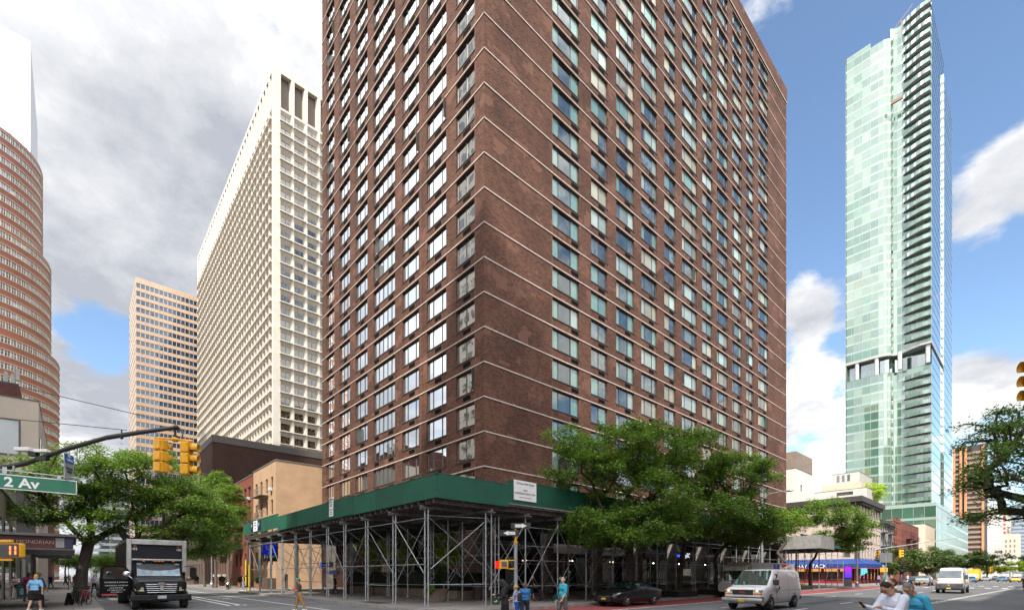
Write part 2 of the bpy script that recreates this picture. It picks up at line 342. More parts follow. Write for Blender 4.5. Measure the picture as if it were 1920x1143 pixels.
def paving(name, base, sx_=1.5):
    m, t = newmat(name); L = t.links.new
    o = N('ShaderNodeOutputMaterial', t); p = N('ShaderNodeBsdfPrincipled', t); L(p.outputs[0], o.inputs[0]); p.inputs['Roughness'].default_value = .85
    g = N('ShaderNodeNewGeometry', t); b = N('ShaderNodeTexBrick', t); b.offset = 0; L(g.outputs['Position'], b.inputs['Vector'])
    b.inputs['Scale'].default_value = 1; b.inputs['Brick Width'].default_value = sx_; b.inputs['Row Height'].default_value = sx_; b.inputs['Mortar Size'].default_value = .012
    b.inputs['Color1'].default_value = (*[c * .9 for c in base], 1); b.inputs['Color2'].default_value = (*[c * 1.1 for c in base], 1); b.inputs['Mortar'].default_value = (*[c * .45 for c in base], 1)
    n = N('ShaderNodeTexNoise', t); n.inputs['Scale'].default_value = .8; n.inputs['Detail'].default_value = 8; n.inputs['Roughness'].default_value = .7; L(g.outputs['Position'], n.inputs['Vector'])
    r = N('ShaderNodeMapRange', t); r.inputs[1].default_value = .3; r.inputs[2].default_value = .7; r.inputs[3].default_value = .7; r.inputs[4].default_value = 1.2; L(n.outputs[0], r.inputs[0])
    vm = N('ShaderNodeVectorMath', t, operation='SCALE'); L(b.outputs[0], vm.inputs[0]); L(r.outputs[0], vm.inputs[3]); L(vm.outputs[0], p.inputs['Base Color'])
    MATS[name] = m; return m
def wornpaint(name, col, under, wear=.5):
    m, t = newmat(name); L = t.links.new
    o = N('ShaderNodeOutputMaterial', t); p = N('ShaderNodeBsdfPrincipled', t); L(p.outputs[0], o.inputs[0]); p.inputs['Roughness'].default_value = .7
    g = N('ShaderNodeNewGeometry', t); n = N('ShaderNodeTexNoise', t); n.inputs['Scale'].default_value = 3.5; n.inputs['Detail'].default_value = 8; n.inputs['Roughness'].default_value = .75; L(g.outputs['Position'], n.inputs['Vector'])
    r = N('ShaderNodeMapRange', t); r.inputs[1].default_value = wear - .12; r.inputs[2].default_value = wear + .12; L(n.outputs[0], r.inputs[0])
    c = N('ShaderNodeMix', t, data_type='RGBA'); c.inputs[6].default_value = (*col, 1); c.inputs[7].default_value = (*under, 1); L(r.outputs[0], c.inputs[0]); L(c.outputs[2], p.inputs['Base Color'])
    MATS[name] = m; return m

metal_galv = plain('galvanised', (.36, .39, .41), .42, .55, .15, 6)
metal_dark = plain('dark_metal', (.02, .021, .023), .5, .3, .2)
black_p = plain('black_paint', (.012, .012, .014), .35, 0, .2)
white_p = plain('white_paint', (.75, .75, .73), .5, 0, .06)
rubber = plain('rubber', (.02, .02, .021), .85, 0, .2)
chrome = plain('chrome', (.62, .63, .65), .18, 1, .05)
yellow_p = plain('signal_yellow', (.72, .36, .015), .45, 0, .07, 4)
sign_green = plain('sign_green', (.005, .17, .095), .45, 0, .05)
sign_white = plain('sign_white', (.82, .83, .83), .5, 0, .03)
# ================================================================ ground, streets
asph = asphalt('asphalt', (.115, .116, .12)); side_m = paving('sidewalk_paving', (.20, .185, .17)); kerb_m = plain('kerb_granite', (.27, .26, .25), .8, 0, .15, 2)
redlane = wornpaint('red_lane_paint', (.26, .045, .045), (.12, .05, .05), .56); rwhite = wornpaint('road_white', (.66, .66, .63), (.28, .28, .28), .60)
g = MB(); g.quad((-2500, -1500, 0), (1500, -1500, 0), (1500, 3000, 0), (-2500, 3000, 0)); tag(g.build('ground', asph), kind='structure')
KX, KY0, KY1 = -17.9, 1.1, 12.3
def rounded(x0, y0, x1, y1, rc, corners):
    pts = []
    for (cx, cy, a0, key) in ((x1, y0, -90, 'se'), (x1, y1, 0, 'ne'), (x0, y1, 90, 'nw'), (x0, y0, 180, 'sw')):
        if key in corners:
            sxn = -1 if cx == x1 else 1; syn = 1 if cy == y0 else -1
            for k in range(9):
                a = R_(a0 + 90 * k / 8); pts.append((cx + sxn * rc + rc * math.cos(a), cy + syn * rc + rc * math.sin(a)))
        else: pts.append((cx, cy))
    return pts
YS = [(KY1, 94), (104, 178), (188, 262), (280, 420), (432, 900)]
for i, (a, b) in enumerate(YS):
    m = MB(); m.prism(rounded(-700, a, KX, b, 3.5, ('se', 'ne')), -.2, .15, 1, 0); m.prism(rounded(-700, a + .18, KX - .18, b - .18, 3.32, ('se', 'ne')), .1, .154, 0)
    tag(m.build('sidewalk', [side_m, kerb_m]), kind='structure')
m = MB(); m.prism(rounded(-700, -120, KX, KY0, 3.5, ('ne',)), -.2, .15, 1, 0); m.prism(rounded(-700, -120, KX - .18, KY0 - .18, 3.3, ('ne',)), .1, .154, 0)
tag(m.build('sidewalk', [side_m, kerb_m]), kind='structure')
m = MB(); m.prism(rounded(-.8, -120, 60, 2.2, 3.5, ()), -.2, .15, 1, 0); tag(m.build('sidewalk', [side_m, kerb_m]), kind='structure')
for a, b in [(13, 94)] + YS[1:]:
    m = MB(); m.prism(rounded(1.6, a, 60, b, 3.5, ('sw', 'nw')), -.2, .15, 1, 0); tag(m.build('sidewalk', [side_m, kerb_m]), kind='structure')
# red bus lane and markings
m = MB(); m.quad((KX, 16, .004), (KX + 2.9, 16, .004), (KX + 2.9, 93, .004), (KX, 93, .004)); m.quad((KX, 106, .004), (KX + 2.9, 106, .004), (KX + 2.9, 300, .004), (KX, 300, .004))
tag(m.build('road_paint_red', redlane), kind='structure')
mk = MB(); Z = .008
def dash(x0, y0, x1, y1, w, z=Z):
    d = Vector((x1 - x0, y1 - y0)); d.normalize(); n_ = Vector((-d.y, d.x)) * w / 2
    mk.quad((x0 - n_.x, y0 - n_.y, z), (x1 - n_.x, y1 - n_.y, z), (x1 + n_.x, y1 + n_.y, z), (x0 + n_.x, y0 + n_.y, z))
dash(KX + 3.05, 16, KX + 3.05, 93, .15)
for X in (-11.9, -8.6):
    for k in range(40): dash(X, 17 + 9.2 * k, X, 20 + 9.2 * k, .12)
for k in range(44):
    y_ = 29 + 1.5 * k; x_ = -5.3 + 2.7 * (y_ - 29) / 70; dash(x_, y_, x_ + .03, y_ + .7, .36)
for yc in (91.0, 106.5, 176, 190):
    for k in range(11): dash(-16.6 + 1.62 * k, yc, -16.6 + 1.62 * k, yc + 2.6, .62)
dash(-16.6, 88.6, 0.6, 88.6, .45)
# crosswalk over the avenue in front, stop line
for X0 in (-14.6,): dash(X0 + 1.6, 19.4, X0 + 4.4, 19.4, .5)
# 54th street: parking lane line, bike lane, bars
dash(-19, 9.7, -150, 9.7, .12); dash(-32.5, 7.4, -60, 7.4, .16); dash(-32.5, 6.8, -60, 6.8, .16)
for k in range(3): dash(-31.9, 6.75 + .42 * k, -32.3, 6.75 + .42 * k, .2)
cxb, cyb = -42.0, 8.55
for s_ in (-1, 1):
    for k in range(10):
        a0, a1 = 2 * math.pi * k / 10, 2 * math.pi * (k + 1) / 10
        dash(cxb + s_ * .75 + .42 * math.cos(a0), cyb + .3 * math.sin(a0), cxb + s_ * .75 + .42 * math.cos(a1), cyb + .3 * math.sin(a1), .1)
dash(cxb - .7, cyb, cxb + .1, cyb + .3, .1); dash(cxb + .1, cyb + .3, cxb + .7, cyb, .1); dash(cxb - .1, cyb, cxb + .1, cyb + .3, .1)
tag(mk.build('road_markings', rwhite), kind='structure')
# darker tar patches and covers in the carriageway
m = MB()
for (x, y, w, h) in ((-7.4, 14.5, 2.2, 5.5), (-10.4, 33, .9, 9), (-4.2, 24, 1.2, 3), (-25, 5.0, 3.5, .9), (-20.5, 8.6, 1.2, 1.6)): m.quad((x, y, .0035), (x + w, y, .0035), (x + w, y + h, .0035), (x, y + h, .0035))
tag(m.build('road_surface_patches', asphalt('tar_patch', (.07, .071, .074))), kind='structure')
for (x, y, r, lb_) in ((-24, 7.2, .34, 'round iron manhole cover in the side street near the shed corner'), (-37.5, 5.6, .34, 'round iron manhole cover in the side street behind the moving truck nose')):
    m = MB(); m.lathe((x, y, 0), [(r, .002), (r, .012)], 20); tag(m.build('manhole_cover', plain('cast_iron', (.06, .05, .045), .6, .6, .3, 12)), lb_, 'manhole cover', 'manhole covers')
for (a, b, c, d, lb_) in ((-28.4, 12.9, -25.8, 13.9, 'rusty cellar hatch in the pavement under the shed edge'), (-46, -1.9, -42.6, -1.2, 'long rusty grate in the pavement beyond the blonde woman')):
    m = MB(); m.box(a, b, .153, c, d, .16); tag(m.build('pavement_grate', plain('rusty_grate', (.07, .045, .035), .8, .3, .4, 20)), lb_, 'grate')

# ================================================================ facade kit
def score(c, n_, area):
    p = proj(c)
    if p is None or not (-20 < p[0] < 1940 and -20 < p[1] < 1163): return 0
    d = Vector(c) - Vector((0, 0, CAMH)); L_ = d.length
    return area * max(0, -(d.x * n_[0] + d.y * n_[1]) / L_) / L_ ** 2
def wallgrid(mb, o, u, n_, W_, z0, z1, cols, rows, dep, m=0, mr=0):
    """wall with real openings: cols (a0,a1) x rows (z0,z1); n_ outward"""
    def P(a, z, b=0): return (o[0] + u[0] * a + n_[0] * b, o[1] + u[1] * a + n_[1] * b, z)
    cols = sorted(cols); rows = sorted(rows); zc = z0
    for (r0, r1) in rows:
        if r0 > zc: mb.quad(P(0, zc), P(W_, zc), P(W_, r0), P(0, r0), m)
        ac = 0
        for (c0, c1) in cols:
            mb.quad(P(ac, r0), P(c0, r0), P(c0, r1), P(ac, r1), m); ac = c1
            for (A, B, C, D) in ((P(c0, r0), P(c1, r0), P(c1, r0, -dep), P(c0, r0, -dep)), (P(c0, r1), P(c1, r1), P(c1, r1, -dep), P(c0, r1, -dep)),
                                 (P(c0, r0), P(c0, r1), P(c0, r1, -dep), P(c0, r0, -dep)), (P(c1, r0), P(c1, r1), P(c1, r1, -dep), P(c1, r0, -dep))): mb.quad(A, B, C, D, mr)
        mb.quad(P(ac, r0), P(W_, r0), P(W_, r1), P(ac, r1), m); zc = r1
    if z1 > zc: mb.quad(P(0, zc), P(W_, zc), P(W_, z1), P(0, z1), m)
def window_mesh(fm, pm, o, u, n_, a0, a1, z0, z1, dep, splits, fw=.06, mf=0, rng=random, npm=5, sash=False, openp=None):
    """frame into fm, panes into pm (pane material by chance); splits = fractions of the width"""
    b1, b0 = -dep + .07, -dep
    fm.obox(o, u, n_, a0, a1, b0, b1, z0, z0 + fw, mf); fm.obox(o, u, n_, a0, a1, b0, b1, z1 - fw, z1, mf)
    xs = [0] + list(splits) + [1]; w = a1 - a0
    for i, s in enumerate(xs):
        x = a0 + w * s; x0, x1 = (x, x + fw) if i == 0 else ((x - fw, x) if i == len(xs) - 1 else (x - fw / 2, x + fw / 2))
        fm.obox(o, u, n_, x0, x1, b0, b1, z0 + fw, z1 - fw, mf)
    if sash: zm = (z0 + z1) / 2; fm.obox(o, u, n_, a0 + fw, a1 - fw, b0 + .001, b1 - .01, zm - fw / 2, zm + fw / 2, mf)
    base = rng.randrange(npm)
    for i in range(len(xs) - 1):
        k = base if rng.random() < .6 else rng.randrange(npm)
        if len(xs) == 4 and (n_[0] and a0 < 8.5 and rng.random() < .9 or base == 1): k = 0 if i == 1 else 1
        x0, x1 = a0 + w * xs[i] + fw * .4, a0 + w * xs[i + 1] - fw * .4; bb = b0 + .02
        tilt = rng.uniform(-.006, .006); tz = rng.uniform(-.006, .006)
        q = lambda a, z, t: (o[0] + u[0] * a + n_[0] * (bb + t), o[1] + u[1] * a + n_[1] * (bb + t), z)
        pm.quad(q(x0, z0 + fw * .5, 0), q(x1, z0 + fw * .5, tilt), q(x1, z1 - fw * .5, tilt + tz), q(x0, z1 - fw * .5, tz), k)
        if openp is not None and i == openp:   # an awning sash swung outwards
            fm.obox(o, u, n_, x0, x0 + .04, b1, b1 + .38, z0 + fw, z1 - fw, mf)
def put_windows(root, wins, fmats, pmats, limit=100, name='window', label_rest=None):
    """wins: list of (score, fn(frame_mb, pane_mb)); the largest become parts with a pane sub-part, the rest one mesh"""
    wins = sorted(wins, key=lambda w: -w[0]); nf = len(fmats)
    for s, fn in wins[:limit]:
        a, b = MB(), MB(); fn(a, b); w = a.build(name, fmats, root, True, fix=False)
        b.build('pane', pmats, w, True, fix=False)
    if len(wins) > limit:
        a = MB()
        for s, fn in wins[limit:]:
            x, y = MB(), MB(); fn(x, y)
            a.add(x.v, x.f, 0); a.m[-len(x.f):] = x.m
            a.add(y.v, y.f, 0); a.m[-len(y.f):] = [nf + k for k in y.m]
        o = a.build(name, list(fmats) + list(pmats), root, True, fix=False); o['kind'] = 'stuff'

# ================================================================ the brown brick apartment tower
brk = brick('brown_brick', (.126, .053, .033), (.050, .024, .017), (.14, .080, .058), .30, .132, .013, patch=(.165, .08, .055), pf=.40, stain=.38)
stone = plain('band_stone', (.47, .40, .35), .8, 0, .12, 3); alu = plain('bronze_frame', (.075, .075, .072), .4, .4, .1); dgr = plain('grille', (.004, .004, .004), .9, 0, .1, spec=.1)
P_GLASS = [pane('pane_dark', (.04, .06, .06), .16, 1.1, .015, .004, .8), pane('pane_green', (.10, .20, .17), .12, 1.1, .015, .004, .8, (.25, .42, .36), True),
           pane('pane_pale', (.27, .37, .33), .10, 1.1, .015, .004, .8, (.46, .56, .50), True), pane('pane_blind', (.34, .33, .24), .09, 1.1, .015, .004, .8, (.45, .43, .30), True), pane('pane_grey', (.12, .15, .15), .17, 1.1, .015, .004, .8)]
CXc, CYc = at_depth(907.8, 38.2); FLH = 65.26 * 38.2 / FPX; ZB0 = hgt(872.2, 38.2)
XE = at_y(604.2, CYc)[0]; YE = at_x(1474.3, CXc)[1]
bands = [ZB0 + FLH * k for k in range(0, 27)]; ZPAR, ZTOP = bands[26] + .3, bands[26] + 2.75
def main_building():
    rt = thing('apartment_tower', 'tall brown brick apartment tower with white band lines above the green shed', 'apartment building', (CXc, CYc, 0))
    rng = random.Random(5)
    cE = [(1035.8, 1086, (.24, .70), 1), (1108.2, 1139, (.5,), 0), (1155.3, 1189, (.22, .68), 0), (1202.5, 1232, (.25, .72), 0), (1245.7, 1267, (.5,), 0), (1278.7, 1307, (.22, .72), 0),
          (1316.9, 1335.8, (.5,), 0), (1344.4, 1364.8, (.25, .74), 0), (1373.2, 1391, (.25, .75), 0), (1399, 1413, (.5,), 0), (1422, 1440, (.27, .72), 0)]
    cS = [(855.1, 889.8, (.5,)), (800.3, 836.5, (.28, .74)), (754.4, 785.2, (.27, .76)), (700.2, 740.5, (.22, .42, .62, .8)), (666.5, 688.9, (.3, .7)), (636.6, 656, (.33, .68)), (612, 626.5, (.33, .68))]
    E = [(at_x(a, CXc)[1] - CYc, at_x(b, CXc)[1] - CYc, s) for a, b, s, *_ in cE]
    So = [(CXc - at_y(b, CYc)[0], CXc - at_y(a, CYc)[0], tuple(1 - x for x in reversed(s))) for a, b, s in cS]
    rows = [(z - 1.95, z - .17) for z in bands]
    WE, WS = YE - CYc, CXc - XE; oE = (CXc, CYc); uE, nE = (0, 1), (1, 0); oS = (CXc, CYc); uS, nS = (-1, 0), (0, -1)
    wb = MB(); zb = bands[0] - 2.3
    wallgrid(wb, oE, uE, nE, WE, zb, ZTOP, [(a, b) for a, b, s in E], rows, .22)
    wallgrid(wb, oS, uS, nS, WS, zb, ZTOP, [(a, b) for a, b, s in So], rows, .22)
    wb.quad((XE, CYc, 0), (XE, YE, 0), (XE, YE, ZTOP), (XE, CYc, ZTOP)); wb.quad((XE, YE, 0), (CXc, YE, 0), (CXc, YE, ZTOP), (XE, YE, ZTOP))
    wb.quad((XE, CYc, ZTOP - .6), (CXc, CYc, ZTOP - .6), (CXc, YE, ZTOP - .6), (XE, YE, ZTOP - .6))
    wb.quad((XE, CYc, zb), (CXc, CYc, zb), (CXc, YE, zb), (XE, YE, zb))
    # proud parapet and soldier strip at the joints
    wb.obox(oE, uE, nE, -.06, WE, 0.01, .12, ZPAR, ZTOP + .01); wb.obox(oS, uS, nS, -.12, WS, .01, .12, ZPAR, ZTOP + .01)
    wb.build('wall', [brk], rt, True)
    bm_ = MB()
    for z in bands:
        bm_.obox(oE, uE, nE, -.05, WE + .05, 0, .05, z - .08, z + .02); bm_.obox(oS, uS, nS, -.05 + .002, WS + .05, 0, .05, z - .08, z + .02)
    bm_.obox(oE, uE, nE, -.2, WE, .12, .18, ZPAR - .1, ZPAR + .06); bm_.obox(oS, uS, nS, -.1, WS, .12, .18, ZPAR - .1, ZPAR + .06)
    bm_.build('stone_band', [stone], rt, True)
    j = MB()
    for a in (E[0][0] - .03,): j.obox(oE, uE, nE, a - .03, a, 0.001, .006, zb, ZPAR - .1)
    for a in (So[0][0] - .03, So[2][0] - .35): j.obox(oS, uS, nS, a - .03, a, 0.001, .006, zb, ZPAR - .1)
    j.build('expansion_joint', [plain('sealant', (.26, .15, .11), .8)], rt, True)
    wins = []; gr = []
    for fac, (o_, u_, n_) in ((E, (oE, uE, nE)), (So, (oS, uS, nS))):
        for ci, (a0, a1, sp) in enumerate(fac):
            for (z0, z1) in rows:
                c = (o_[0] + u_[0] * (a0 + a1) / 2, o_[1] + u_[1] * (a0 + a1) / 2, (z0 + z1) / 2)
                seed = rng.random(); op = rng.choice([0, len(sp)]) if rng.random() < .06 else None
                wins.append((score(c, n_, (a1 - a0) * (z1 - z0)), lambda A, B, o_=o_, u_=u_, n_=n_, a0=a0, a1=a1, z0=z0, z1=z1, sp=sp, seed=seed, op=op:
                             (A.obox(o_, u_, n_, a0 - .06, a1 + .06, -.2, .05, z0 - .07, z0 + .004), window_mesh(A, B, o_, u_, n_, a0, a1, z0, z1, .2, sp, .055, 0, random.Random(seed), 5, False, op))))
                am = (a0 + a1) / 2 + (.12 if n_[0] else -.1) * (a1 - a0); gz = z0 - .38
                if fac is E and ci == 0: am = a1 - .65
                for ag in ([am] if len(sp) < 4 else [a0 + .8, a1 - .8]):
                    cg = (o_[0] + u_[0] * ag, o_[1] + u_[1] * ag, gz)
                    gr.append((score(cg, n_, 1), lambda A, B, o_=o_, u_=u_, n_=n_, ag=ag, gz=gz: (A.obox(o_, u_, n_, ag - .58, ag + .58, 0, .012, gz - .25, gz + .22, 1), A.obox(o_, u_, n_, ag - .54, ag + .54, .002, .016, gz - .21, gz + .19, 0))))
    put_windows(rt, wins, [alu], P_GLASS)
    gr.sort(key=lambda w: -w[0]); rest = MB()
    brim = plain('grille_rim', (.17, .09, .065), .8)
    for i, (s, fn) in enumerate(gr):
        if i < 100: a = MB(); fn(a, None); a.build('vent_grille', [dgr, brim], rt, True, fix=False)
        else: fn(rest, None)
    o = rest.build('vent_grille', [dgr, brim], rt, True, fix=False); o['kind'] = 'stuff'
    # ---- base storey behind the shed: lintel and columns with the shed's shade put into their stone colour, dark glass, brick
    pale = plain('cast_stone_shaded', (.22, .20, .175), .8, 0, .15, 2); dk = pane('shop_glass', (.012, .013, .013), .05, .9, .03)
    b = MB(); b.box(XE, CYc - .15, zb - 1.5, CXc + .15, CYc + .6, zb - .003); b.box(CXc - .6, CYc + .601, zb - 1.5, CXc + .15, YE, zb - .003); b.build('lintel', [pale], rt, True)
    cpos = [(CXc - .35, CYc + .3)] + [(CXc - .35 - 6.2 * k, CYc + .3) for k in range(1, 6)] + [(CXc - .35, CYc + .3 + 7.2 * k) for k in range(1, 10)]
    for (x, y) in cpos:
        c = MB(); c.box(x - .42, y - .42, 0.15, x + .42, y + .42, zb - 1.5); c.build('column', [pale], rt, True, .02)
    w2 = brick('base_brick', (.17, .085, .06), (.12, .06, .045), (.30, .26, .22), .3, .2, .02, stain=.2)
    b = MB(); b.box(CXc - 9.5, CYc + 1.6, .15, CXc - .9, CYc + 1.9, zb - 1.4); b.build('plaza_wall', [w2], rt, True)
    b = MB(); b.box(XE + .2, CYc + 3.0, .15, CXc - 9.5, CYc + 3.2, zb - 1.4, 0); b.box(CXc - 1.9, CYc + 2, .15, CXc - 1.7, YE - .2, zb - 1.4, 0); b.build('shop_window', [dk], rt, True)
    b = MB()
    for k in range(27):
        y = CYc + 2.2 + 2.4 * k; b.box(CXc - 1.7, y, .15, CXc - 1.62, y + .1, 4.6)
    b.box(CXc - 1.7, CYc + 2.2, .15, CXc - 1.6, YE - .3, .55); b.box(CXc - 1.69, CYc + 2.2, 3.6, CXc - 1.61, YE - .3, 3.8)
    b.build('shop_front_frame', [plain('front_frame', (.05, .048, .045), .5, .3)], rt, True)
    # fascia boards of three shops
    def shop(y0, y1, mt, nm='shop_fascia'):
        f = MB(); f.box(CXc - 1.6, y0, 3.85, CXc - 1.35, y1, 4.75); return f.build(nm, [mt], rt, True)
    blk = plain('shop_black', (.02, .02, .022), .4); f1 = shop(CYc + 2.3, CYc + 8.6, blk)
    text('W Salon', .62, plain('shop_letter_grey', (.30, .30, .29), .5), f1, (-1.34, 5.2, 4.28), (R_(90), 0, R_(90)))
    f2 = shop(CYc + 9.5, CYc + 24, plain('shop_cream', (.21, .19, .165), .7)); text('Bespoke Dry Cleaning', .5, plain('shop_letter_dark', (.03, .03, .03), .5), f2, (-1.34, 17.0, 4.28), (R_(90), 0, R_(90)))
    f3 = shop(CYc + 25, CYc + 46, blk)
    text('blue', .75, emis('sign_white_light', (.8, .85, .95), .9), f3, (-1.34, 30.0, 4.3), (R_(90), 0, R_(90)), align='LEFT')
    text('mer', .75, emis('sign_blue_light', (.03, .10, .9), 1.6), f3, (-1.34, 31.8, 4.3), (R_(90), 0, R_(90)), align='LEFT')
    text('curyEC', .75, MATS['sign_white_light'], f3, (-1.34, 33.3, 4.3), (R_(90), 0, R_(90)), align='LEFT')
    # lit interiors glimpsed in the shop windows (small warm ceiling lamps, a pale display, posters)
    lamp = emis('shop_lamp', (1, .86, .6), 6)
    for (y, z) in ((3.4, 2.9), (6.0, 3.1), (12.4, 3.2), (19, 3.2), (27, 3.2), (33, 3.2), (40, 3.2)):
        l = MB(); l.ell((CXc - 1.5, CYc + y, z), .07, .07, .07, 8, 6); l.build('shop_lamp', [lamp], rt, True)
    for (a, b, c) in ((3.6, 4.9, 3.4), (13.0, 14.6, 3.5), (34, 36, 2.6)): dp = MB(); dp.box(CXc - 1.6, CYc + a, .5, CXc - 1.5, CYc + b, c); dp.build('display_panel', [plain('display', (.17, .19, .165), .6)], rt, True)
    ps = MB()
    for i in range(2):
        for k in range(3): ps.box(CXc - 1.58, CYc + 15.6 + i * .8, 1.0 + k * .62, CXc - 1.53, CYc + 16.25 + i * .8, 1.5 + k * .62)
    ps.build('window_poster', [emis('poster_light', (.35, .55, .85), .5)], rt, True)
main_building()
# ================================================================ cream office tower of coffered windows
def cream_tower():
    conc = plain('cream_concrete', (.52, .48, .415), .75, 0, .05, .3, .1, 8); gl = pane('coffer_glass', (.035, .03, .022), .12, 1.0, .02, 0, 1, (.10, .08, .05)); lv = plain('louvre', (.10, .075, .055), .6)
    C0 = at_depth(512, 144); X0, Y0 = C0; zt = hgt(120, 144); fl = 24.45 * 144 / FPX; zc = hgt(195, 144)
    XW = at_y(370, Y0)[0]; L1 = X0 - XW; L2 = 46.0
    rt = thing('office_tower', 'cream concrete office slab with a grid of deep coffered windows', 'office tower', (X0, Y0, 0))
    body = MB(); wins = []
    nf = int((zc - 6) / fl)
    def face(o, u, n_, L_, pitch, e0, dep, name):
        nc = int((L_ - e0) / pitch); e1 = L_ - e0 - nc * pitch
        def P(a, z, b=0): return (o[0] + u[0] * a + n_[0] * b, o[1] + u[1] * a + n_[1] * b, z)
        zb = zc - nf * fl
        body.quad(P(0, 0), P(L_, 0), P(L_, zb), P(0, zb)); body.quad(P(0, zb), P(e0, zb), P(e0, zc), P(0, zc))
        if e1 > .01: body.quad(P(L_ - e1, zb), P(L_, zb), P(L_, zc), P(L_ - e1, zc))
        for i in range(nc):
            a0, a1 = e0 + i * pitch, e0 + (i + 1) * pitch
            for j in range(nf):
                z0, z1 = zb + j * fl, zb + (j + 1) * fl
                r = .32; A0, A1, B0, B1 = a0 + r, a1 - r, z0 + .42, z1 - .25            # rim
                body.quad(P(a0, z0), P(a1, z0), P(a1, B0), P(a0, B0)); body.quad(P(a0, B1), P(a1, B1), P(a1, z1), P(a0, z1))
                body.quad(P(a0, B0), P(A0, B0), P(A0, B1), P(a0, B1)); body.quad(P(A1, B0), P(a1, B0), P(a1, B1), P(A1, B1))
                g0, g1, h0, h1 = A0 + .38, A1 - .38, B0 + .12, B1 - .75
                q = [P(A0, B0), P(A1, B0), P(A1, B1), P(A0, B1)]; w = [P(g0, h0, -dep), P(g1, h0, -dep), P(g1, h1, -dep), P(g0, h1, -dep)]
                for k in range(4): body.quad(q[k], q[(k + 1) % 4], w[(k + 1) % 4], w[k])
                body.obox(o, u, n_, a0 + .1, a1 - .1, 0.002, .62, z0 + .1, z0 + .36)      # ledge
                wins.append((score(P((a0 + a1) / 2, (z0 + z1) / 2), n_, 1), lambda A, B, w=w, o=o, u=u, n_=n_, g0=g0, g1=g1, h0=h0, h1=h1, dep=dep: (B.quad(*w, 0), A.obox(o, u, n_, (g0 + g1) / 2 - .05, (g0 + g1) / 2 + .05, -dep, -dep + .06, h0, h1))))
            # crown: tall dark louvre slots between fins
            A0, A1 = a0 + .45, a1 - .45; B0, B1 = zc + .4, zt - 1.3
            body.quad(P(a0, zc), P(a1, zc), P(a1, B0), P(a0, B0)); body.quad(P(a0, B1), P(a1, B1), P(a1, zt), P(a0, zt))
            body.quad(P(a0, B0), P(A0, B0), P(A0, B1), P(a0, B1)); body.quad(P(A1, B0), P(a1, B0), P(a1, B1), P(A1, B1))
            q = [P(A0, B0), P(A1, B0), P(A1, B1), P(A0, B1)]; w = [P(A0 + .3, B0, -1.4), P(A1 - .3, B0, -1.4), P(A1 - .3, B1, -1.4), P(A0 + .3, B1, -1.4)]
            for k in range(4): body.quad(q[k], q[(k + 1) % 4], w[(k + 1) % 4], w[k])
            lo.append(w)
        body.quad(P(0, zc), P(e0, zc), P(e0, zt), P(0, zt))
        if e1 > .01: body.quad(P(L_ - e1, zc), P(L_, zc), P(L_, zt), P(L_ - e1, zt))
    lo = []
    face((X0, Y0), (-1, 0), (0, -1), L1, 3.25, .9, 1.5, 'south'); face((X0, Y0), (0, 1), (1, 0), L2, 3.95, 1.75, .9, 'east')
    body.quad((XW, Y0, 0), (XW, Y0 + L2, 0), (XW, Y0 + L2, zt), (XW, Y0, zt)); body.quad((XW, Y0, zt), (X0, Y0, zt), (X0, Y0 + L2, zt), (XW, Y0 + L2, zt)); body.quad((XW, Y0 + L2, 0), (X0, Y0 + L2, 0), (X0, Y0 + L2, zt), (XW, Y0 + L2, zt))
    body.build('wall', [conc], rt, True)
    l = MB()
    for w in lo: l.quad(*w)
    o = l.build('crown_louvres', [lv], rt, True); o['kind'] = 'stuff'
    put_windows(rt, wins, [alu], [gl])
cream_tower()

# ================================================================ tan banded office tower
def tan_tower():
    X0, Y0 = at_depth(255, 225); zt = hgt(519, 225); rt = thing('office_tower', 'tan office tower with blue-glass window bands behind the traffic signals', 'office tower', (X0, Y0, 0))
    tan = plain('tan_panel', (.46, .32, .225), .65, 0, .07, .15); gl = pane('blue_glass', (.018, .055, .11), .06, .7, .01); mu = plain('pale_mullion', (.62, .62, .60), .4, .3)
    fl = 15.3 * 225 / FPX; n = int(zt / fl); b = MB(); wins = []; zt0 = zt - 2.2
    for (o, u, n_, L_) in (((X0, Y0), (0, 1), (1, 0), 62.), ((X0, Y0), (-1, 0), (0, -1), 36.)):
        pitch = 1.74; nc = int(L_ / pitch)
        def P(a, z, c=0, o=o, u=u, n_=n_): return (o[0] + u[0] * a + n_[0] * c, o[1] + u[1] * a + n_[1] * c, z)
        rows = [(zt0 - fl * (k + 1) + 1.35, zt0 - fl * k - .25) for k in range(n - 1)]
        wallgrid(b, o, u, n_, L_, 0, zt, [(0.15, L_ - .3)], rows, .25)
        for i in range(1, nc): b.obox(o, u, n_, i * pitch - .02, i * pitch + .02, .001, .012, 3, zt - .3, 2)
        for (z0, z1) in rows:
            wins.append((score(P(L_ / 2, z0), n_, L_ * 2), lambda A, B, o=o, u=u, n_=n_, z0=z0, z1=z1, L_=L_, nc=nc, P=P: (
                [A.obox(o, u, n_, i * pitch - .10, i * pitch + .10, -.25, -.05, z0, z1) for i in range(1, nc)],
                [B.quad(P(i * pitch, z0, -.2), P((i + 1) * pitch, z0, -.2 + random.Random(i * 7 + z0).uniform(-.015, .015)), P((i + 1) * pitch, z1, -.2), P(i * pitch, z1, -.2 + random.Random(i * 3 + z0).uniform(-.01, .01))) for i in range(0, nc)])))
    b.quad((X0, Y0, zt), (X0, Y0 + 62, zt), (X0 - 36, Y0 + 62, zt), (X0 - 36, Y0, zt)); b.quad((X0 - 36, Y0, 0), (X0 - 36, Y0 + 62, 0), (X0 - 36, Y0 + 62, zt), (X0 - 36, Y0, zt))
    b.build('wall', [tan, tan, plain('panel_joint', (.20, .12, .08), .8)], rt, True)
    put_windows(rt, wins, [mu], [gl], 60, 'window_band')
tan_tower()

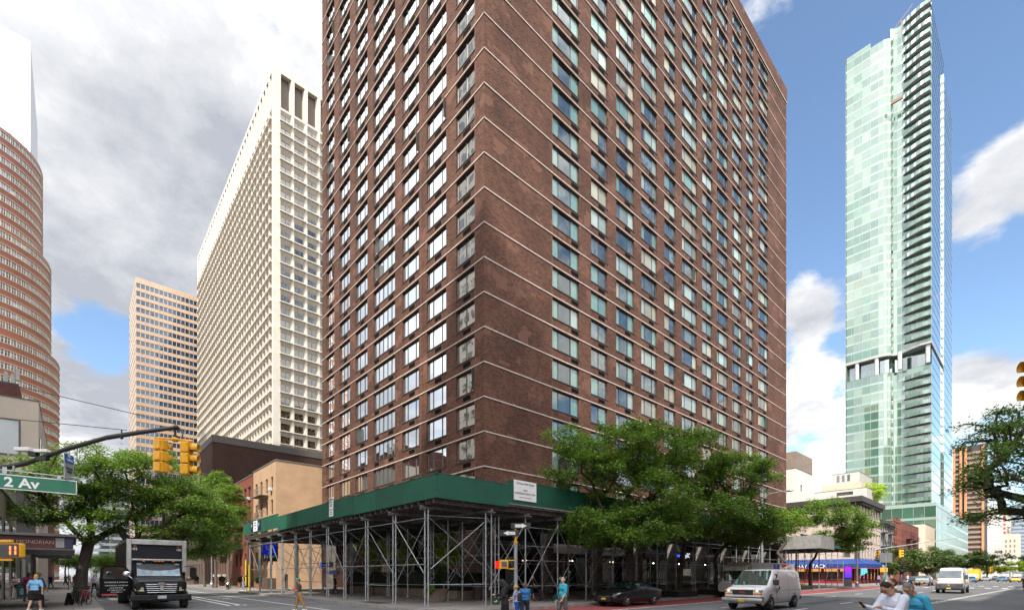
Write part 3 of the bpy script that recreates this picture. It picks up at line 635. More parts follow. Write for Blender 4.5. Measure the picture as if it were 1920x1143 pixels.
# ================================================================ red granite oval tower in tiers
def oval_tower():
    D, L_ = 152.6, -175.0; cx, cy = L_ * RX + D * FX, L_ * RY + D * FY
    rt = thing('office_tower', 'red granite oval office tower stepping in tiers before the white skyscraper', 'office tower', (cx, cy, 0))
    red = plain('red_granite', (.30, .122, .082), .45, 0, .08, .3); pink = plain('pink_stone', (.50, .345, .28), .6, 0, .05); gl = pane('oval_glass', (.02, .025, .03), .30, 1.3, .02, .004, .4); fr = plain('white_frame', (.70, .68, .64), .5)
    tiers = [(23.5, 0, 74.3), (21.4, 74.3, 106.8), (19.3, 106.8, 138.5), (11.7, 138.5, 144.5)]; fl = 3.9; n = 96
    for ti, (r, z0, z1) in enumerate(tiers):
        w = MB()
        def pt(rr, i, z): t = 2 * math.pi * i / n; return (cx + rr * math.cos(t), cy + rr * math.sin(t), z)
        nfl = int((z1 - z0) / fl) + (1 if ti == 0 else 0); z = z1
        if ti == 3:
            for i in range(n): w.quad(pt(r, i, z0), pt(r, i + 1, z0), pt(r, i + 1, z1), pt(r, i, z1), 0)
        else:
            zz = z1
            while zz > z0 + 1:
                fm = MB(); pm = MB()
                for (a, b, rr, m) in ((zz - .65, zz, r, 0), (zz - .95, zz - .65, r + .14, 1), (zz - 2.75, zz - .95, r - .25, None), (zz - 3.0, zz - 2.75, r + .14, 1), (zz - fl, zz - 3.0, r, 0)):
                    for i in range(n):
                        if m is None: pm.quad(pt(rr, i, a), pt(rr, i + 1, a), pt(rr, i + 1, b), pt(rr, i, b))
                        else: w.quad(pt(rr, i, a), pt(rr, i + 1, a), pt(rr, i + 1, b), pt(rr, i, b), m)
                    if m == 1:
                        for i in range(n): w.quad(pt(rr, i, a), pt(rr, i + 1, a), pt(r - .3, i + 1, a), pt(r - .3, i, a), 1); w.quad(pt(rr, i, b), pt(rr, i + 1, b), pt(r - .3, i + 1, b), pt(r - .3, i, b), 1)
                    if m is None:
                        for i in range(n):
                            p = Vector(pt(r - .12, i, 0)); q = Vector(pt(r - .12, i + .5, 0)); mid = (a + b) / 2
                            for k, wd in ((p, .14), (q, .06)):
                                d = Vector((k.x - cx, k.y - cy)).normalized(); tn = (-d.y, d.x)
                                fm.obox((k.x, k.y), tn, d, -wd, wd, -.1, .06, a, b)
                            tt = Vector(q) - Vector(p); d = Vector((p.x - cx, p.y - cy)).normalized()
                            fm.obox((p.x, p.y), (-d.y, d.x), d, 0, .42 * 2 * math.pi * r / n * 2, -.08, .02, b - .62, b - .52)
                zz -= fl; x = fm.build('window_band', [fr], rt, True, fix=False); pm.build('pane', [gl], x, True)
        w.add([pt(r, i, z1) for i in range(n)], [tuple(range(n))], 1)
        w.build('tier_wall', [red, pink], rt, True)
oval_tower()

# ================================================================ white slab tower beyond it
def white_tower():
    X0, Y0 = at_depth(57, 250); zt = hgt(78, 250); rt = thing('office_tower', 'white metal skyscraper rising behind the oval granite tower', 'office tower', (X0, Y0, 0))
    wm = plain('white_aluminium', (.78, .79, .80), .35, .2, .04, .1); gl = pane('green_band', (.10, .15, .15), .35, 1.2, .03)
    m, t = newmat('white_grid'); L = t.links.new; o = N('ShaderNodeOutputMaterial', t); p = N('ShaderNodeBsdfPrincipled', t); L(p.outputs[0], o.inputs[0]); p.inputs['Roughness'].default_value = .4
    v, pos = wallcoord(t); bk = N('ShaderNodeTexBrick', t); bk.offset = 0; L(v, bk.inputs['Vector']); bk.inputs['Scale'].default_value = 1; bk.inputs['Brick Width'].default_value = 3; bk.inputs['Row Height'].default_value = 3.9; bk.inputs['Mortar Size'].default_value = .05
    bk.inputs['Color1'].default_value = (.62, .63, .65, 1); bk.inputs['Color2'].default_value = (.66, .67, .68, 1); bk.inputs['Mortar'].default_value = (.45, .47, .50, 1); L(bk.outputs[0], p.inputs['Base Color'])
    b = MB(); rows = [(zt - 52 - 3.9 * k - 1.5, zt - 52 - 3.9 * k) for k in range(50)]
    wallgrid(b, (X0, Y0 - 47), (0, 1), (1, 0), 47, 0, zt, [(.4, 46.6)], rows, .25); wallgrid(b, (X0, Y0), (-1, 0), (0, 1), 67, 0, zt - 0, [(.4, 66.6)], rows, .25)
    b.quad((X0, Y0 - 47, zt), (X0, Y0, zt), (X0 - 67, Y0, zt), (X0 - 67, Y0 - 47, zt)); b.quad((X0 - 67, Y0 - 47, 0), (X0 - 67, Y0, 0), (X0 - 67, Y0, zt), (X0 - 67, Y0 - 47, zt)); b.quad((X0, Y0 - 47, 0), (X0 - 67, Y0 - 47, 0), (X0 - 67, Y0 - 47, zt), (X0, Y0 - 47, zt))
    b.build('wall', [m], rt, True); gb = MB(); gb.box(X0 - 66.8, Y0 - 46.8, 2, X0 - .22, Y0 - .22, zt - 52 + .01); gb.build('window_band', [gl], rt, True)
    mb_ = MB(); mb_.tube((X0 - 6, Y0 - 6, zt), (X0 - 6, Y0 - 6, zt + 2.5), .8, n=10); mb_.build('roof_vent', [wm], rt, True)
white_tower()

# ================================================================ curved green glass tower with balconies
gw0 = plain('column_grey', (.42, .43, .43), .5)
def glass_tower():
    XT, YT = -30.0, 247.0; zt = 224.0; FL = 3.8
    rt = thing('glass_tower', 'tall green glass condominium tower with curved balconies down its corner', 'glass tower', (XT, YT, 0))
    fr = plain('tower_mullion', (.30, .38, .36), .35, .5, .05); sp = pane('tower_spandrel', (.21, .28, .25), .07, .8, .08, flat=True); slab = plain('balcony_slab', (.33, .32, .31), .7); rail = pane('balcony_glass', (.11, .18, .145), .10, .8, .03, flat=True)
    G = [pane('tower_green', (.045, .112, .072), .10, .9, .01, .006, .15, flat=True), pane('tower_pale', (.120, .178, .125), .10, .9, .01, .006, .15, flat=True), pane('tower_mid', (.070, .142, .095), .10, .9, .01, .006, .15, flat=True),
         pane('tower_dark', (.05, .10, .07), .14, .9, .01, .006, .15, flat=True), pane('tower_yellow', (.12, .155, .075), .10, .9, .01, .006, .15, flat=True)]
    GE = [pane('tower_east', (.05, .12, .18), .42, 1.2, .008, .004, .12)]
    out = [(-57.8, YT), (-54.9, YT), (-52.0, YT), (-49.1, YT), (-46.4, YT + .1)]
    # convex roll then concave bay behind the balconies
    out += [(-44.8, YT + .35), (-43.6, YT + 1.0), (-42.7, YT + 1.9), (-41.9, YT + 2.8), (-40.8, YT + 3.3), (-39.4, YT + 3.3), (-37.0, YT + 2.9), (-34.6, YT + 2.5), (-32.2, YT + 2.2), (XT, YT + 2.0)]
    def zf(k): return k * FL + 1.0
    nfl = int((zt - 6) / FL); gap0, gap1 = hgt(712, 207), hgt(682, 207)
    rng = random.Random(11); cw = MB(); spm = MB(); mu = MB()
    for k in range(1, nfl + 1):
        z0, z1 = zf(k), zf(k + 1)
        if z1 > gap0 + .5 and z0 < gap1 - .5: continue
        rowc = rng.choices([0, 1, 2, 3, 4], [3, 4, 2, .5, .1 if z0 > 60 else .8])[0]
        for i in range(len(out) - 1):
            (xa, ya), (xb, yb) = out[i], out[i + 1]
            c = rowc if rng.random() < .55 else rng.choices([0, 1, 2, 3, 4], [3, 3, 3, .8, .2 if z0 > 70 else .7])[0]
            if 5 <= i <= 7: c = 1  # highlight on the convex roll painted in with the pale glass
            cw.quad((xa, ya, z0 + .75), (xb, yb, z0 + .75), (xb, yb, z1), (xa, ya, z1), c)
            spm.quad((xa, ya - .03, z0), (xb, yb - .03, z0), (xb, yb - .03, z0 + .75), (xa, ya - .03, z0 + .75))
        spm.build('floor_edge', [sp], rt, True); spm = MB()
        for i, (xa, ya) in enumerate(out): mu.box(xa - .05, ya - .12, z0, xa + .05, ya, z1)
        for i in (1, 2, 3, 4):
            if rng.random() < .5: xm = out[i][0] - .9; mu.box(xm - .05, YT - .1, z0 + .75, xm + .05, YT, z1)
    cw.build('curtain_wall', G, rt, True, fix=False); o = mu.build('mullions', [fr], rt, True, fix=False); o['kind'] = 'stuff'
    # stepped crown
    cr = MB(); zc = zf(nfl + 1)
    for i in range(len(out) - 1):
        (xa, ya), (xb, yb) = out[i], out[i + 1]; h0 = zt + (0 if i < 3 else -2 if i < 7 else 2.0)
        for q in range(2): cr.quad((xa, ya, zc + (h0 - zc) * q / 2), (xb, yb, zc + (h0 - zc) * q / 2), (xb, yb, zc + (h0 - zc) * (q + 1) / 2 - .12), (xa, ya, zc + (h0 - zc) * (q + 1) / 2 - .12))
    cr.build('crown_screen', [G[1]], rt, True)
    # east face: sheer mirror, raking lines
    e = MB(); el = MB(); YB = at_x(1770, XT)[1]
    for k in range(1, nfl + 3):
        z0, z1 = zf(k), min(zf(k + 1), zt + 2)
        for j in range(9):
            ya = YT + 2.6 + (YB - YT - 2.6) * j / 9; yb = YT + 2.6 + (YB - YT - 2.6) * (j + 1) / 9
            t1 = rng.uniform(-.004, .004); e.quad((XT, ya, z0), (XT + t1, yb, z0), (XT, yb, z1), (XT + t1, ya, z1))
        el.box(XT + .006, YT + 2.6, z0 - .14, XT + .07, YB, z0 + .14)
    e.build('curtain_wall', GE, rt, True); o = el.build('floor_edge', [sp], rt, True); o['kind'] = 'stuff'
    core = MB(); ins = [(x, y + .35) for x, y in out[:-1]] + [(XT - .3, YT + 3), (XT - .3, YB), (-57.4, YB)]
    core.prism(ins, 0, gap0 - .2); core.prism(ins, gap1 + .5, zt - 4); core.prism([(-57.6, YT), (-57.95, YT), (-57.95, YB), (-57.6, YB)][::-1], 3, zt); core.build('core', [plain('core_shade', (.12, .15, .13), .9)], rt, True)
    gp = MB(); gp.prism([(x, y + 2.6) for x, y in out[:-1]] + [(XT - .8, YT + 5), (XT - .8, YB - 1), (-56, YB - 1)], gap0 - .2, gap1 + .5); gp.build('plant_floor', [pane('plant_glass', (.05, .10, .08), .2, 1.1, .05)], rt, True)
    sf = MB(); sf.prism([(x, y - .1) for x, y in out[:11]] + [(-36, YT + .8), (-33, YT - .6), (XT + .4, YT - .6), (XT + .4, YB), (-57.9, YB)], gap1 - .15, gap1 + .55); sf.build('soffit', [slab], rt, True)
    for x in (-54.0, -47.2, -39.6, -30.9):
        c = MB(); c.tube((x, YT + .9, gap0 - .3), (x, YT + .9, gap1), .75, n=14); c.build('column', [gw0], rt, True)
    # balconies: lens shaped slabs with glass rails
    xl, xr = -38.9, XT - .05; rngb = random.Random(3)
    lens = [(xl + (xr - xl) * t, YT + 2.9 - .8 * t - 2.4 * math.sin(math.pi * min(1, t * .5 + .03)) ** .8) for t in [i / 12 for i in range(13)]]
    lens = [(x, max(y, YT + .0)) for x, y in lens]
    for k in range(5, nfl + 3):
        z = zf(k)
        if gap0 - 1 < z < gap1 + .5: continue
        b = thing('balcony', None, None, (0, 0, 0)) if False else None
        s = MB(); back = [(xr, YT + 1.9), (xl, YT + 3.1)]; top = k > nfl - 1
        s.prism(lens + back, z - .3, z + .02)
        bo = s.build('balcony', [slab], rt, True); r = MB()
        for i in range(12):
            (xa, ya), (xb, yb) = lens[i], lens[i + 1]; r.quad((xa, ya - .05, z - .5), (xb, yb - .05, z - .5), (xb, yb - .05, z + 1.05), (xa, ya - .05, z + 1.05), 0)
        r.build('balcony_rail', [rail], bo, True)
    # rear shaft at the right
    XR = -29.4; a = at_x(1770, XR)[1]; b = at_x(1785, XR)[1]; zr = hgt(143, at_x(1771, XR)[2]); s = MB(); f2 = MB()
    s.box(XR - 22, a + .05, 0, XR, b, zr)
    s.build('rear_shaft', [pane('shaft_glass', (.20, .32, .28), .42, 1.2, .02)], rt, True)
    for k in range(1, int(zr / FL)): f2.box(XR - 4.5, a - .06, zf(k), XR + .06, b + .05, zf(k) + .95)
    o = f2.build('shaft_floor_edge', [sp], rt, True); o['kind'] = 'stuff'
    # cleaning cradle and roof davit
    cd = MB(); zc2 = hgt(196, 196); cd.box(-42.2, YT - 1.6, zc2, -38.2, YT - .9, zc2 + 1.1); cd.build('cleaning_cradle', [plain('cradle', (.20, .13, .08), .7)], rt, True)
    dv = MB(); dv.tube((-40, YT + 6, zt - 6), (-40, YT + 6, zt + 6), .3); dv.tube((-43, YT + 3.5, zt + 1.2), (-36.6, YT + 8.5, zt + 12), .15); dv.build('roof_crane', [plain('crane_red', (.18, .09, .08), .5)], rt, True)
    # podium
    pd = thing('glass_podium', 'low green glass podium block with a rooftop tree below the glass tower', 'building', (-24, 209, 0))
    zp = hgt(947, 158); w = MB(); s2 = MB(); m2 = MB(); YP = 306
    xs = [-24 - 2.9 * i for i in range(15)]; ys = [209 + 3.0 * i for i in range(33)]; zs = [0, 4.6, 8.6, 12.4, 16.2, 20.0, zp]
    for k in range(6):
        z0, z1 = zs[k], zs[k + 1]
        for i in range(14): w.quad((xs[i + 1], 209, z0 + .9), (xs[i], 209, z0 + .9), (xs[i], 209, z1), (xs[i + 1], 209, z1), rng.choice([0, 0, 1, 2, 3]))
        for i in range(32): w.quad((-24, ys[i], z0 + .9), (-24, ys[i + 1], z0 + .9), (-24, ys[i + 1], z1), (-24, ys[i], z1), 5)
        s2.box(xs[-1], 208.95, z0, -23.95, 306, z0 + .9)
        for x in xs: m2.box(x - .06, 208.88, z0 + .9, x + .06, 208.99, z1)
        for y in ys: m2.box(-24.0, y - .05, z0 + .9, -23.9, y + .05, z1)
    s2.box(xs[-1], 208.9, zp, -23.9, 306, zp + 1.2)
    w.build('curtain_wall', G + GE, pd, True, fix=False); s2.build('floor_edge', [sp], pd, True); o = m2.build('mullions', [fr], pd, True); o['kind'] = 'stuff'
    cc = MB(); cc.box(xs[-1] + .3, 209.4, 0, -24.4, 305, zp - .05); cc.build('core', [MATS['core_shade']], pd, True)
glass_tower()

# ================================================================ smaller buildings
def simple_wins(rt, specs, frame, panes, name='window', limit=100, sash=True):
    wins = []
    for (o, u, n_, cols, rows, dep, fw) in specs:
        for (a0, a1) in cols:
            for (z0, z1) in rows:
                c = (o[0] + u[0] * (a0 + a1) / 2, o[1] + u[1] * (a0 + a1) / 2, (z0 + z1) / 2); sd = a0 * 13.7 + z0 * 3.1
                wins.append((score(c, n_, (a1 - a0) * (z1 - z0)), lambda A, B, o=o, u=u, n_=n_, a0=a0, a1=a1, z0=z0, z1=z1, sd=sd, dep=dep, fw=fw: window_mesh(A, B, o, u, n_, a0, a1, z0, z1, dep, (), fw, 0, random.Random(sd), len(panes), sash)))
    put_windows(rt, wins, [frame], panes, limit, name)
PD = [pane('house_dark', (.012, .013, .014), .12, 1.1, .03), pane('house_grey', (.05, .055, .06), .18, 1.1, .03), pane('house_blind', (.18, .17, .14), .10, 1.0, .03)]
def house(name, label, cat, x0, x1, y0, y1, z, wallm, cE=None, cS=None, rows=None, frame=None, cornice=None, ch=.5, cp=.45, cN=None, panes=None, base=None, dep=.22, rowsE=None):
    """street-aligned block; x1 is the east (avenue) side, y0 the south side; cE/cS = window columns measured from the south-east corner"""
    rt = thing(name, label, cat, (x1, y0, 0)); b = MB(); frame = frame or alu
    rows = rows or []; rowsE = rowsE or rows
    wallgrid(b, (x1, y0), (0, 1), (1, 0), y1 - y0, 0, z, cE or [(1, 1.01)], rowsE if cE else [], dep)
    wallgrid(b, (x1, y0), (-1, 0), (0, -1), x1 - x0, 0, z, cS or [(1, 1.01)], rows if cS else [], dep)
    b.quad((x0, y0, 0), (x0, y1, 0), (x0, y1, z), (x0, y0, z)); b.quad((x0, y1, 0), (x1, y1, 0), (x1, y1, z), (x0, y1, z)); b.quad((x0, y0, z - .05), (x1, y0, z - .05), (x1, y1, z - .05), (x0, y1, z - .05))
    b.build('wall', [wallm], rt, True)
    sp = []
    if cE: sp.append(((x1, y0), (0, 1), (1, 0), cE, rowsE, dep, .07))
    if cS: sp.append(((x1, y0), (-1, 0), (0, -1), cS, rows, dep, .07))
    if sp: simple_wins(rt, sp, frame, panes or PD, limit=60)
    if cornice:
        c = MB(); c.box(x0 - (cp if cS else 0), y0 - cp, z - ch, x1 + cp, y1, z + .12); c.box(x0 - (cp * .5 if cS else 0), y0 - cp * .5, z - ch - .35, x1 + cp * .5, y1, z - ch - .002)
        n_ = int((y1 - y0) / .9)
        for i in range(n_): c.box(x1 + .002, y0 + .2 + i * .9, z - ch - .55, x1 + cp * .85, y0 + .42 + i * .9, z - ch - .003)
        if cS:
            for i in range(int((x1 - x0) / .9)): c.box(x1 - .3 - i * .9, y0 - cp * .85, z - ch - .55, x1 - .08 - i * .9, y0 - .002, z - ch - .003)
        c.build('cornice', [cornice], rt, True)
    else:
        c = MB(); c.box(x0 - .05, y0 - .06, z - .02, x1 + .06, y1 + .05, z + .14); c.build('coping', [plain('coping_stone', (.13, .12, .11), .8)], rt, True)
    return rt
def lintels(rt, o, u, n_, cols, rows, m, h=.22, p=.05, sill=True):
    for (a0, a1) in cols:
        for (z0, z1) in rows:
            l = MB(); l.obox(o, u, n_, a0 - .12, a1 + .12, .001, p, z1, z1 + h)
            if sill: l.obox(o, u, n_, a0 - .1, a1 + .1, .001, p + .04, z0 - .12, z0)
            l.build('lintel', [m], rt, True)
def fire_escape(rt, o, u, n_, a0, a1, levels, m, ladder=True):
    f = MB()
    for k, z in enumerate(levels):
        f.obox(o, u, n_, a0, a1, .03, 1.0, z, z + .05)
        for a in np.arange(a0, a1 + .01, (a1 - a0) / 8): f.obox(o, u, n_, a - .015, a + .015, .97, 1.0, z + .05, z + .95)
        f.obox(o, u, n_, a0, a1, .96, 1.01, z + .95, z + 1.0); f.obox(o, u, n_, a0, a1, .965, 1.0, z + .5, z + .53)
        for a in (a0, a1): f.obox(o, u, n_, a - .02, a + .02, .03, 1.0, z + .95, z + 1.0)
        if k < len(levels) - 1:
            z2 = levels[k + 1]; P = lambda a, b, z: (o[0] + u[0] * a + n_[0] * b, o[1] + u[1] * a + n_[1] * b, z)
            d = (a1 - a0) * .7; s = a0 + .3 if k % 2 == 0 else a1 - .3; e = s + d if k % 2 == 0 else s - d
            for bb in (.35, .75): f.tube(P(s, bb, z), P(e, bb, z2), .03, n=4)
            for t in np.linspace(.05, .95, 10): f.tube(P(s + (e - s) * t, .35, z + (z2 - z) * t), P(s + (e - s) * t, .75, z + (z2 - z) * t), .02, n=4)
    f.build('fire_escape', [m], rt, True, fix=False)
def ac_unit(rt, o, u, n_, a, z):
    f = MB(); f.obox(o, u, n_, a - .3, a + .3, .0, .42, z, z + .4); f.build('air_conditioner', [plain('ac_white', (.55, .55, .53), .5)], rt, True, .02)

beige = plain('beige_stucco', (.47, .31, .19), .85, 0, .13, .45, .15, 6, col2=(.36, .235, .145)); beige2 = plain('beige_facade', (.50, .40, .30), .85, 0, .08, .6)
redb = brick('red_brick', (.27, .075, .04), (.20, .055, .032), (.16, .09, .07), .2, .075, .01, stain=.2); brownst = brick('brownstone_brick', (.20, .11, .08), (.15, .085, .065), (.12, .08, .065), .22, .08, .01, stain=.25)
dkb = brick('dark_brown_brick', (.082, .04, .030), (.062, .032, .025), (.035, .024, .02), .22, .08, .012, stain=.22)
iron = plain('black_iron', (.02, .02, .02), .5, .5); cornb = plain('cornice_dark', (.045, .04, .04), .6)
# north side of the cross street, left of the brick tower
bx, by, bt = at_y(517, 18.6); zb_ = hgt(862, bt); xm = at_y(475, 18.6)[0]; xl = at_y(437, 18.6)[0]
rowsH = [(9.3 - 6.2 + 0, 4.9), (6.3, 8.1), (9.5, 11.3), (12.4, 14.2)]
c1 = [(1.1, 2.0), (3.3, 4.3), (5.7, 6.7), (8.0, 9.0)]
rt = house('row_house', 'beige stuccoed row house with a blank side wall and a fire escape', 'row house', xm, bx, 18.6, 42, zb_, beige, cS=c1, rows=rowsH, frame=plain('brown_frame', (.05, .04, .035), .5))
fire_escape(rt, (bx, 18.6), (-1, 0), (0, -1), 3.0, 7.2, [5.6, 8.9, 12.0], plain('rusty_iron', (.22, .17, .13), .7)); ac_unit(rt, (bx, 18.6), (-1, 0), (0, -1), 1.55, 12.4)
f = MB(); f.box(xm, 18.52, .15, bx - .02, 18.6, zb_ - .02); f.quad((xm, 18.5, 0), (xm, 18.5, 0.1), (xm, 18.5, .1), (xm, 18.5, 0))
rt = house('row_house', 'red brick row house with black fire escape beside the beige one', 'row house', xl, xm, 18.55, 40, zb_ - .25, redb, cS=[(1.2, 2.3), (3.4, 4.5), (6.0, 7.1), (8.6, 9.7)], rows=rowsH)
fire_escape(rt, (xm, 18.55), (-1, 0), (0, -1), 5.2, 9.9, [5.6, 8.8, 11.9], iron); lintels(rt, (xm, 18.55), (-1, 0), (0, -1), [(1.2, 2.3), (3.4, 4.5), (6.0, 7.1), (8.6, 9.7)], rowsH[1:], cornb); ac_unit(rt, (xm, 18.55), (-1, 0), (0, -1), 1.7, 12.4)
arch = [(1.0 + 1.9 * i, 1.75 + 1.9 * i) for i in range(11)]
rt = house('row_house', 'brownstone row with narrow ground floor windows behind the curbside trees', 'row house', xl - 23, xl - .02, 18.6, 36, zb_ - .6, brownst, cS=arch, rows=[(1.3, 4.0), (5.6, 8.0), (9.2, 11.3), (12.3, 14.1)])
fire_escape(rt, (xl, 18.6), (-1, 0), (0, -1), 3.0, 9, [5.2, 8.6, 11.6], iron)
for i in range(3): ac_unit(rt, (xl, 18.6), (-1, 0), (0, -1), 4.9 + 3.8 * i, 1.5)
house('row_house', 'cream stone row house far down the street past the brownstones', 'row house', -150, xl - 23.5, 18.6, 36, 12.5, beige2, cS=[(1 + 2.6 * i, 2.1 + 2.6 * i) for i in range(15)], rows=[(1.5, 4), (5.6, 7.6), (8.8, 10.8)])
# windowless brown block behind
xa, ya, ta = at_x(398, -110); rt = house('brick_block', 'windowless dark brown brick block behind the row houses', 'building', -123, -110, ya, 62, hgt(815, ta), dkb)
f = MB(); zt_ = hgt(815, ta); f.box(-109.99, ya, zt_ - 1.3, -109.9, 62, zt_ - .03); f.box(-123, ya - .07, zt_ - 1.3, -109.99, ya - .01, zt_ - .03); f.build('parapet_band', [plain('parapet_grey', (.10, .092, .085), .8)], rt, True)
# left edge: south side of the cross street
whitem = plain('pale_panel', (.52, .46, .38), .7, 0, .05, .3)
xb, yb_, tb = (-92.0, -3.5, 65.6)
rt = house('modern_building', 'pale panelled modern block with a wide dark corner window', 'building', -125, -92, -26, -3.5, 25.3, whitem, cS=None)
wm = MB(); wm.box(-92.02, -11.5, 17.6, -91.9, -5.2, 22.4); wp = wm.build('window', [alu], rt, True)
pn = MB(); pn.quad((-91.88, -11.3, 17.8), (-91.88, -7.5, 17.8), (-91.88, -7.5, 22.2), (-91.88, -11.3, 22.2)); pn.quad((-91.88, -7.4, 17.8), (-91.88, -5.4, 17.8), (-91.88, -5.4, 22.2), (-91.88, -7.4, 22.2)); pn.build('pane', [pane('teal_glass', (.02, .07, .09), .12, .9, .02)], wp, True)
f = MB(); f.box(-91.98, -9.8, 9.5, -91.8, -4.6, 15.6, 0); f.build('mural_panel', [plain('mural', (.55, .58, .62), .6, 0, .3, .7, col2=(.16, .18, .21))], rt, True)
f = MB()
for k in range(4): f.box(-96 - 5 * k, -3.5 - .0, 12, -94.6 - 5 * k, -3.42, 21)
f.build('slot_window', [PD[0]], rt, True)
rt = house('roof_building', 'old dark red building top poking above the pale modern block', 'building', -128, -101, -30, -6, hgt(722, 71), plain('oxblood', (.11, .035, .03), .8, 0, .2, .6))
f = MB(); f.box(-116, -30, hgt(722, 71), -101.2, -8.4, hgt(692, 71)); f.build('bulkhead', [plain('oxblood2', (.10, .04, .035), .8)], rt, True); 
f = MB(); zr = hgt(722, 71)
for (dy, dz) in ((-.2, .3), (-.9, .5), (.3, 1.2)): f.box(-102.5, -6.6 + dy, zr + dz - .3, -101.9, -6.2 + dy, zr + dz + 1.4)
f.tube((-102, -6.4, zr), (-102, -6.4, zr + 3.2), .07); f.build('antenna', [plain('antenna_grey', (.4, .4, .38), .5)], rt, True)
rt = house('corner_building', 'low beige corner building holding the hotel canopy', 'building', -56, -31, -30, -3.4, 7.2, plain('tan_render', (.30, .24, .185), .8, 0, .1, .5))
f = MB()
for (x0, x1) in ((-54, -51.5), (-48.6, -46.2), (-44, -41.5), (-39, -35), (-34, -32)): f.box(x0, -3.44, .2, x1, -3.33, 5.4)
f.build('shop_door', [PD[0]], rt, True)
rt = house('grey_building', 'grey painted low building past the hotel canopy', 'building', -84, -56.02, -30, -3.42, 9.8, plain('grey_render', (.12, .12, .125), .8, 0, .1, .5), cS=[(2 + 3 * i, 3 + 3 * i) for i in range(8)], rows=[(5.4, 8.6)])
f = MB(); f.box(-63, -3.36, 1.0, -60.2, -3.26, 3.2); f.box(-70, -3.36, .4, -68.4, -3.26, 3.0); f.build('shop_window', [plain('lit_shop', (.38, .39, .38), .5)], rt, True)
rt = house('brick_building', 'brown red brick building deep down the side street past the walkers', 'building', -170, -126, -30, -3.6, 23, brick('plum_brick', (.17, .06, .045), (.13, .05, .04), (.1, .07, .06), .25, .1, .01), cS=[(2 + 3 * i, 3.4 + 3 * i) for i in range(13)], rows=[(4 + 3.4 * k, 6 + 3.4 * k) for k in range(5)], cE=[(2, 3.5), (6, 7.5)])
xf, yf = at_depth(172, 300); rt = house('office_block', 'far pale office block striped with blue glass seen through the left tree', 'building', xf - 30, xf, yf, yf + 34, hgt(893, 300), plain('far_white', (.55, .57, .58), .7), cE=[(.6, 33.4)], rows=[(3 + 3.8 * k, 5.1 + 3.8 * k) for k in range(15)], cS=[(.6, 29)], panes=[pane('far_blue', (.06, .20, .28), .35, 1.1, .03)])
# ---------------- up the avenue
pinkst = plain('pale_pink_stone', (.50, .41, .36), .8, 0, .06, .5)
zc_ = hgt(931, 92); cAv = [(1.0 + 2.35 * i, 2.1 + 2.35 * i) for i in range(8)]
rows5 = [(5.2, 7.3), (8.3, 10.3), (11.2, 13.1), (13.9, 15.5)]
rt = house('corner_tenement', 'pale pink corner tenement with heavy dark cornice over a blue awning', 'tenement', -42, -24, 110.6, 129.3, zc_, pinkst, cE=cAv, cS=[(1.2, 2.2), (15.5, 16.6)], rows=rows5, cornice=cornb, ch=.9, cp=.9)
lintels(rt, (-24, 110.6), (0, 1), (1, 0), cAv, rows5, plain('lintel_pale', (.42, .35, .31), .8))
f = MB(); f.box(-24.5, 110.55, 4.5, -23.95, 112, zc_ - 1.3); f.build('quoin', [plain('quoin_dark', (.07, .05, .045), .8)], rt, True)
grw = plain('grey_wash', (.33, .33, .34), .8, 0, .12, .7)
rt = house('tenement', 'narrow whitewashed tenement with grey fire escape beside the corner one', 'tenement', -40, -24.05, 129.35, 136.2, hgt(975, 106), grw, cE=[(.9 + 2 * i, 1.9 + 2 * i) for i in range(3)], rows=rows5[:3], cornice=cornb, ch=.6, cp=.5); fire_escape(rt, (-24.05, 129.35), (0, 1), (1, 0), .6, 5, [5, 8, 11], iron)
rt = house('tenement', 'second whitewashed tenement with dark cornice nearer the red brick ones', 'tenement', -40, -24.0, 136.25, 142.6, hgt(980, 110), grw, cE=[(.9 + 2 * i, 1.9 + 2 * i) for i in range(3)], rows=rows5[:3], cornice=cornb, ch=.6, cp=.55); fire_escape(rt, (-24, 136.25), (0, 1), (1, 0), .6, 5, [5, 8, 11], iron)
rt = house('tenement', 'orange red brick tenement with a tall plain front on the avenue', 'tenement', -40, -24.05, 142.65, 152, hgt(977, 116), redb, cE=[(1.4 + 2.6 * i, 2.5 + 2.6 * i) for i in range(3)], rows=rows5)
rt = house('tenement', 'dark maroon brick tenement with a row of fire escapes on the avenue', 'tenement', -40, -24.0, 152.05, 176.5, hgt(985, 130), brick('maroon_brick', (.21, .06, .05), (.16, .05, .042), (.12, .08, .07), .25, .1, .01), cE=[(1.4 + 2.35 * i, 2.5 + 2.35 * i) for i in range(10)], rows=rows5[:3]); fire_escape(rt, (-24, 152), (0, 1), (1, 0), 6, 12, [5, 8, 11], iron); fire_escape(rt, (-24, 152), (0, 1), (1, 0), 15, 20, [5, 8, 11], iron)
rt = house('tenement', 'small cream tenement beyond the side street before the podium', 'tenement', -40, -24.1, 188.5, 207, hgt(988, 155), plain('cream_stucco', (.58, .48, .37), .8), cE=[(1.6 + 2.9 * i, 2.8 + 2.9 * i) for i in range(6)], rows=rows5[:3])
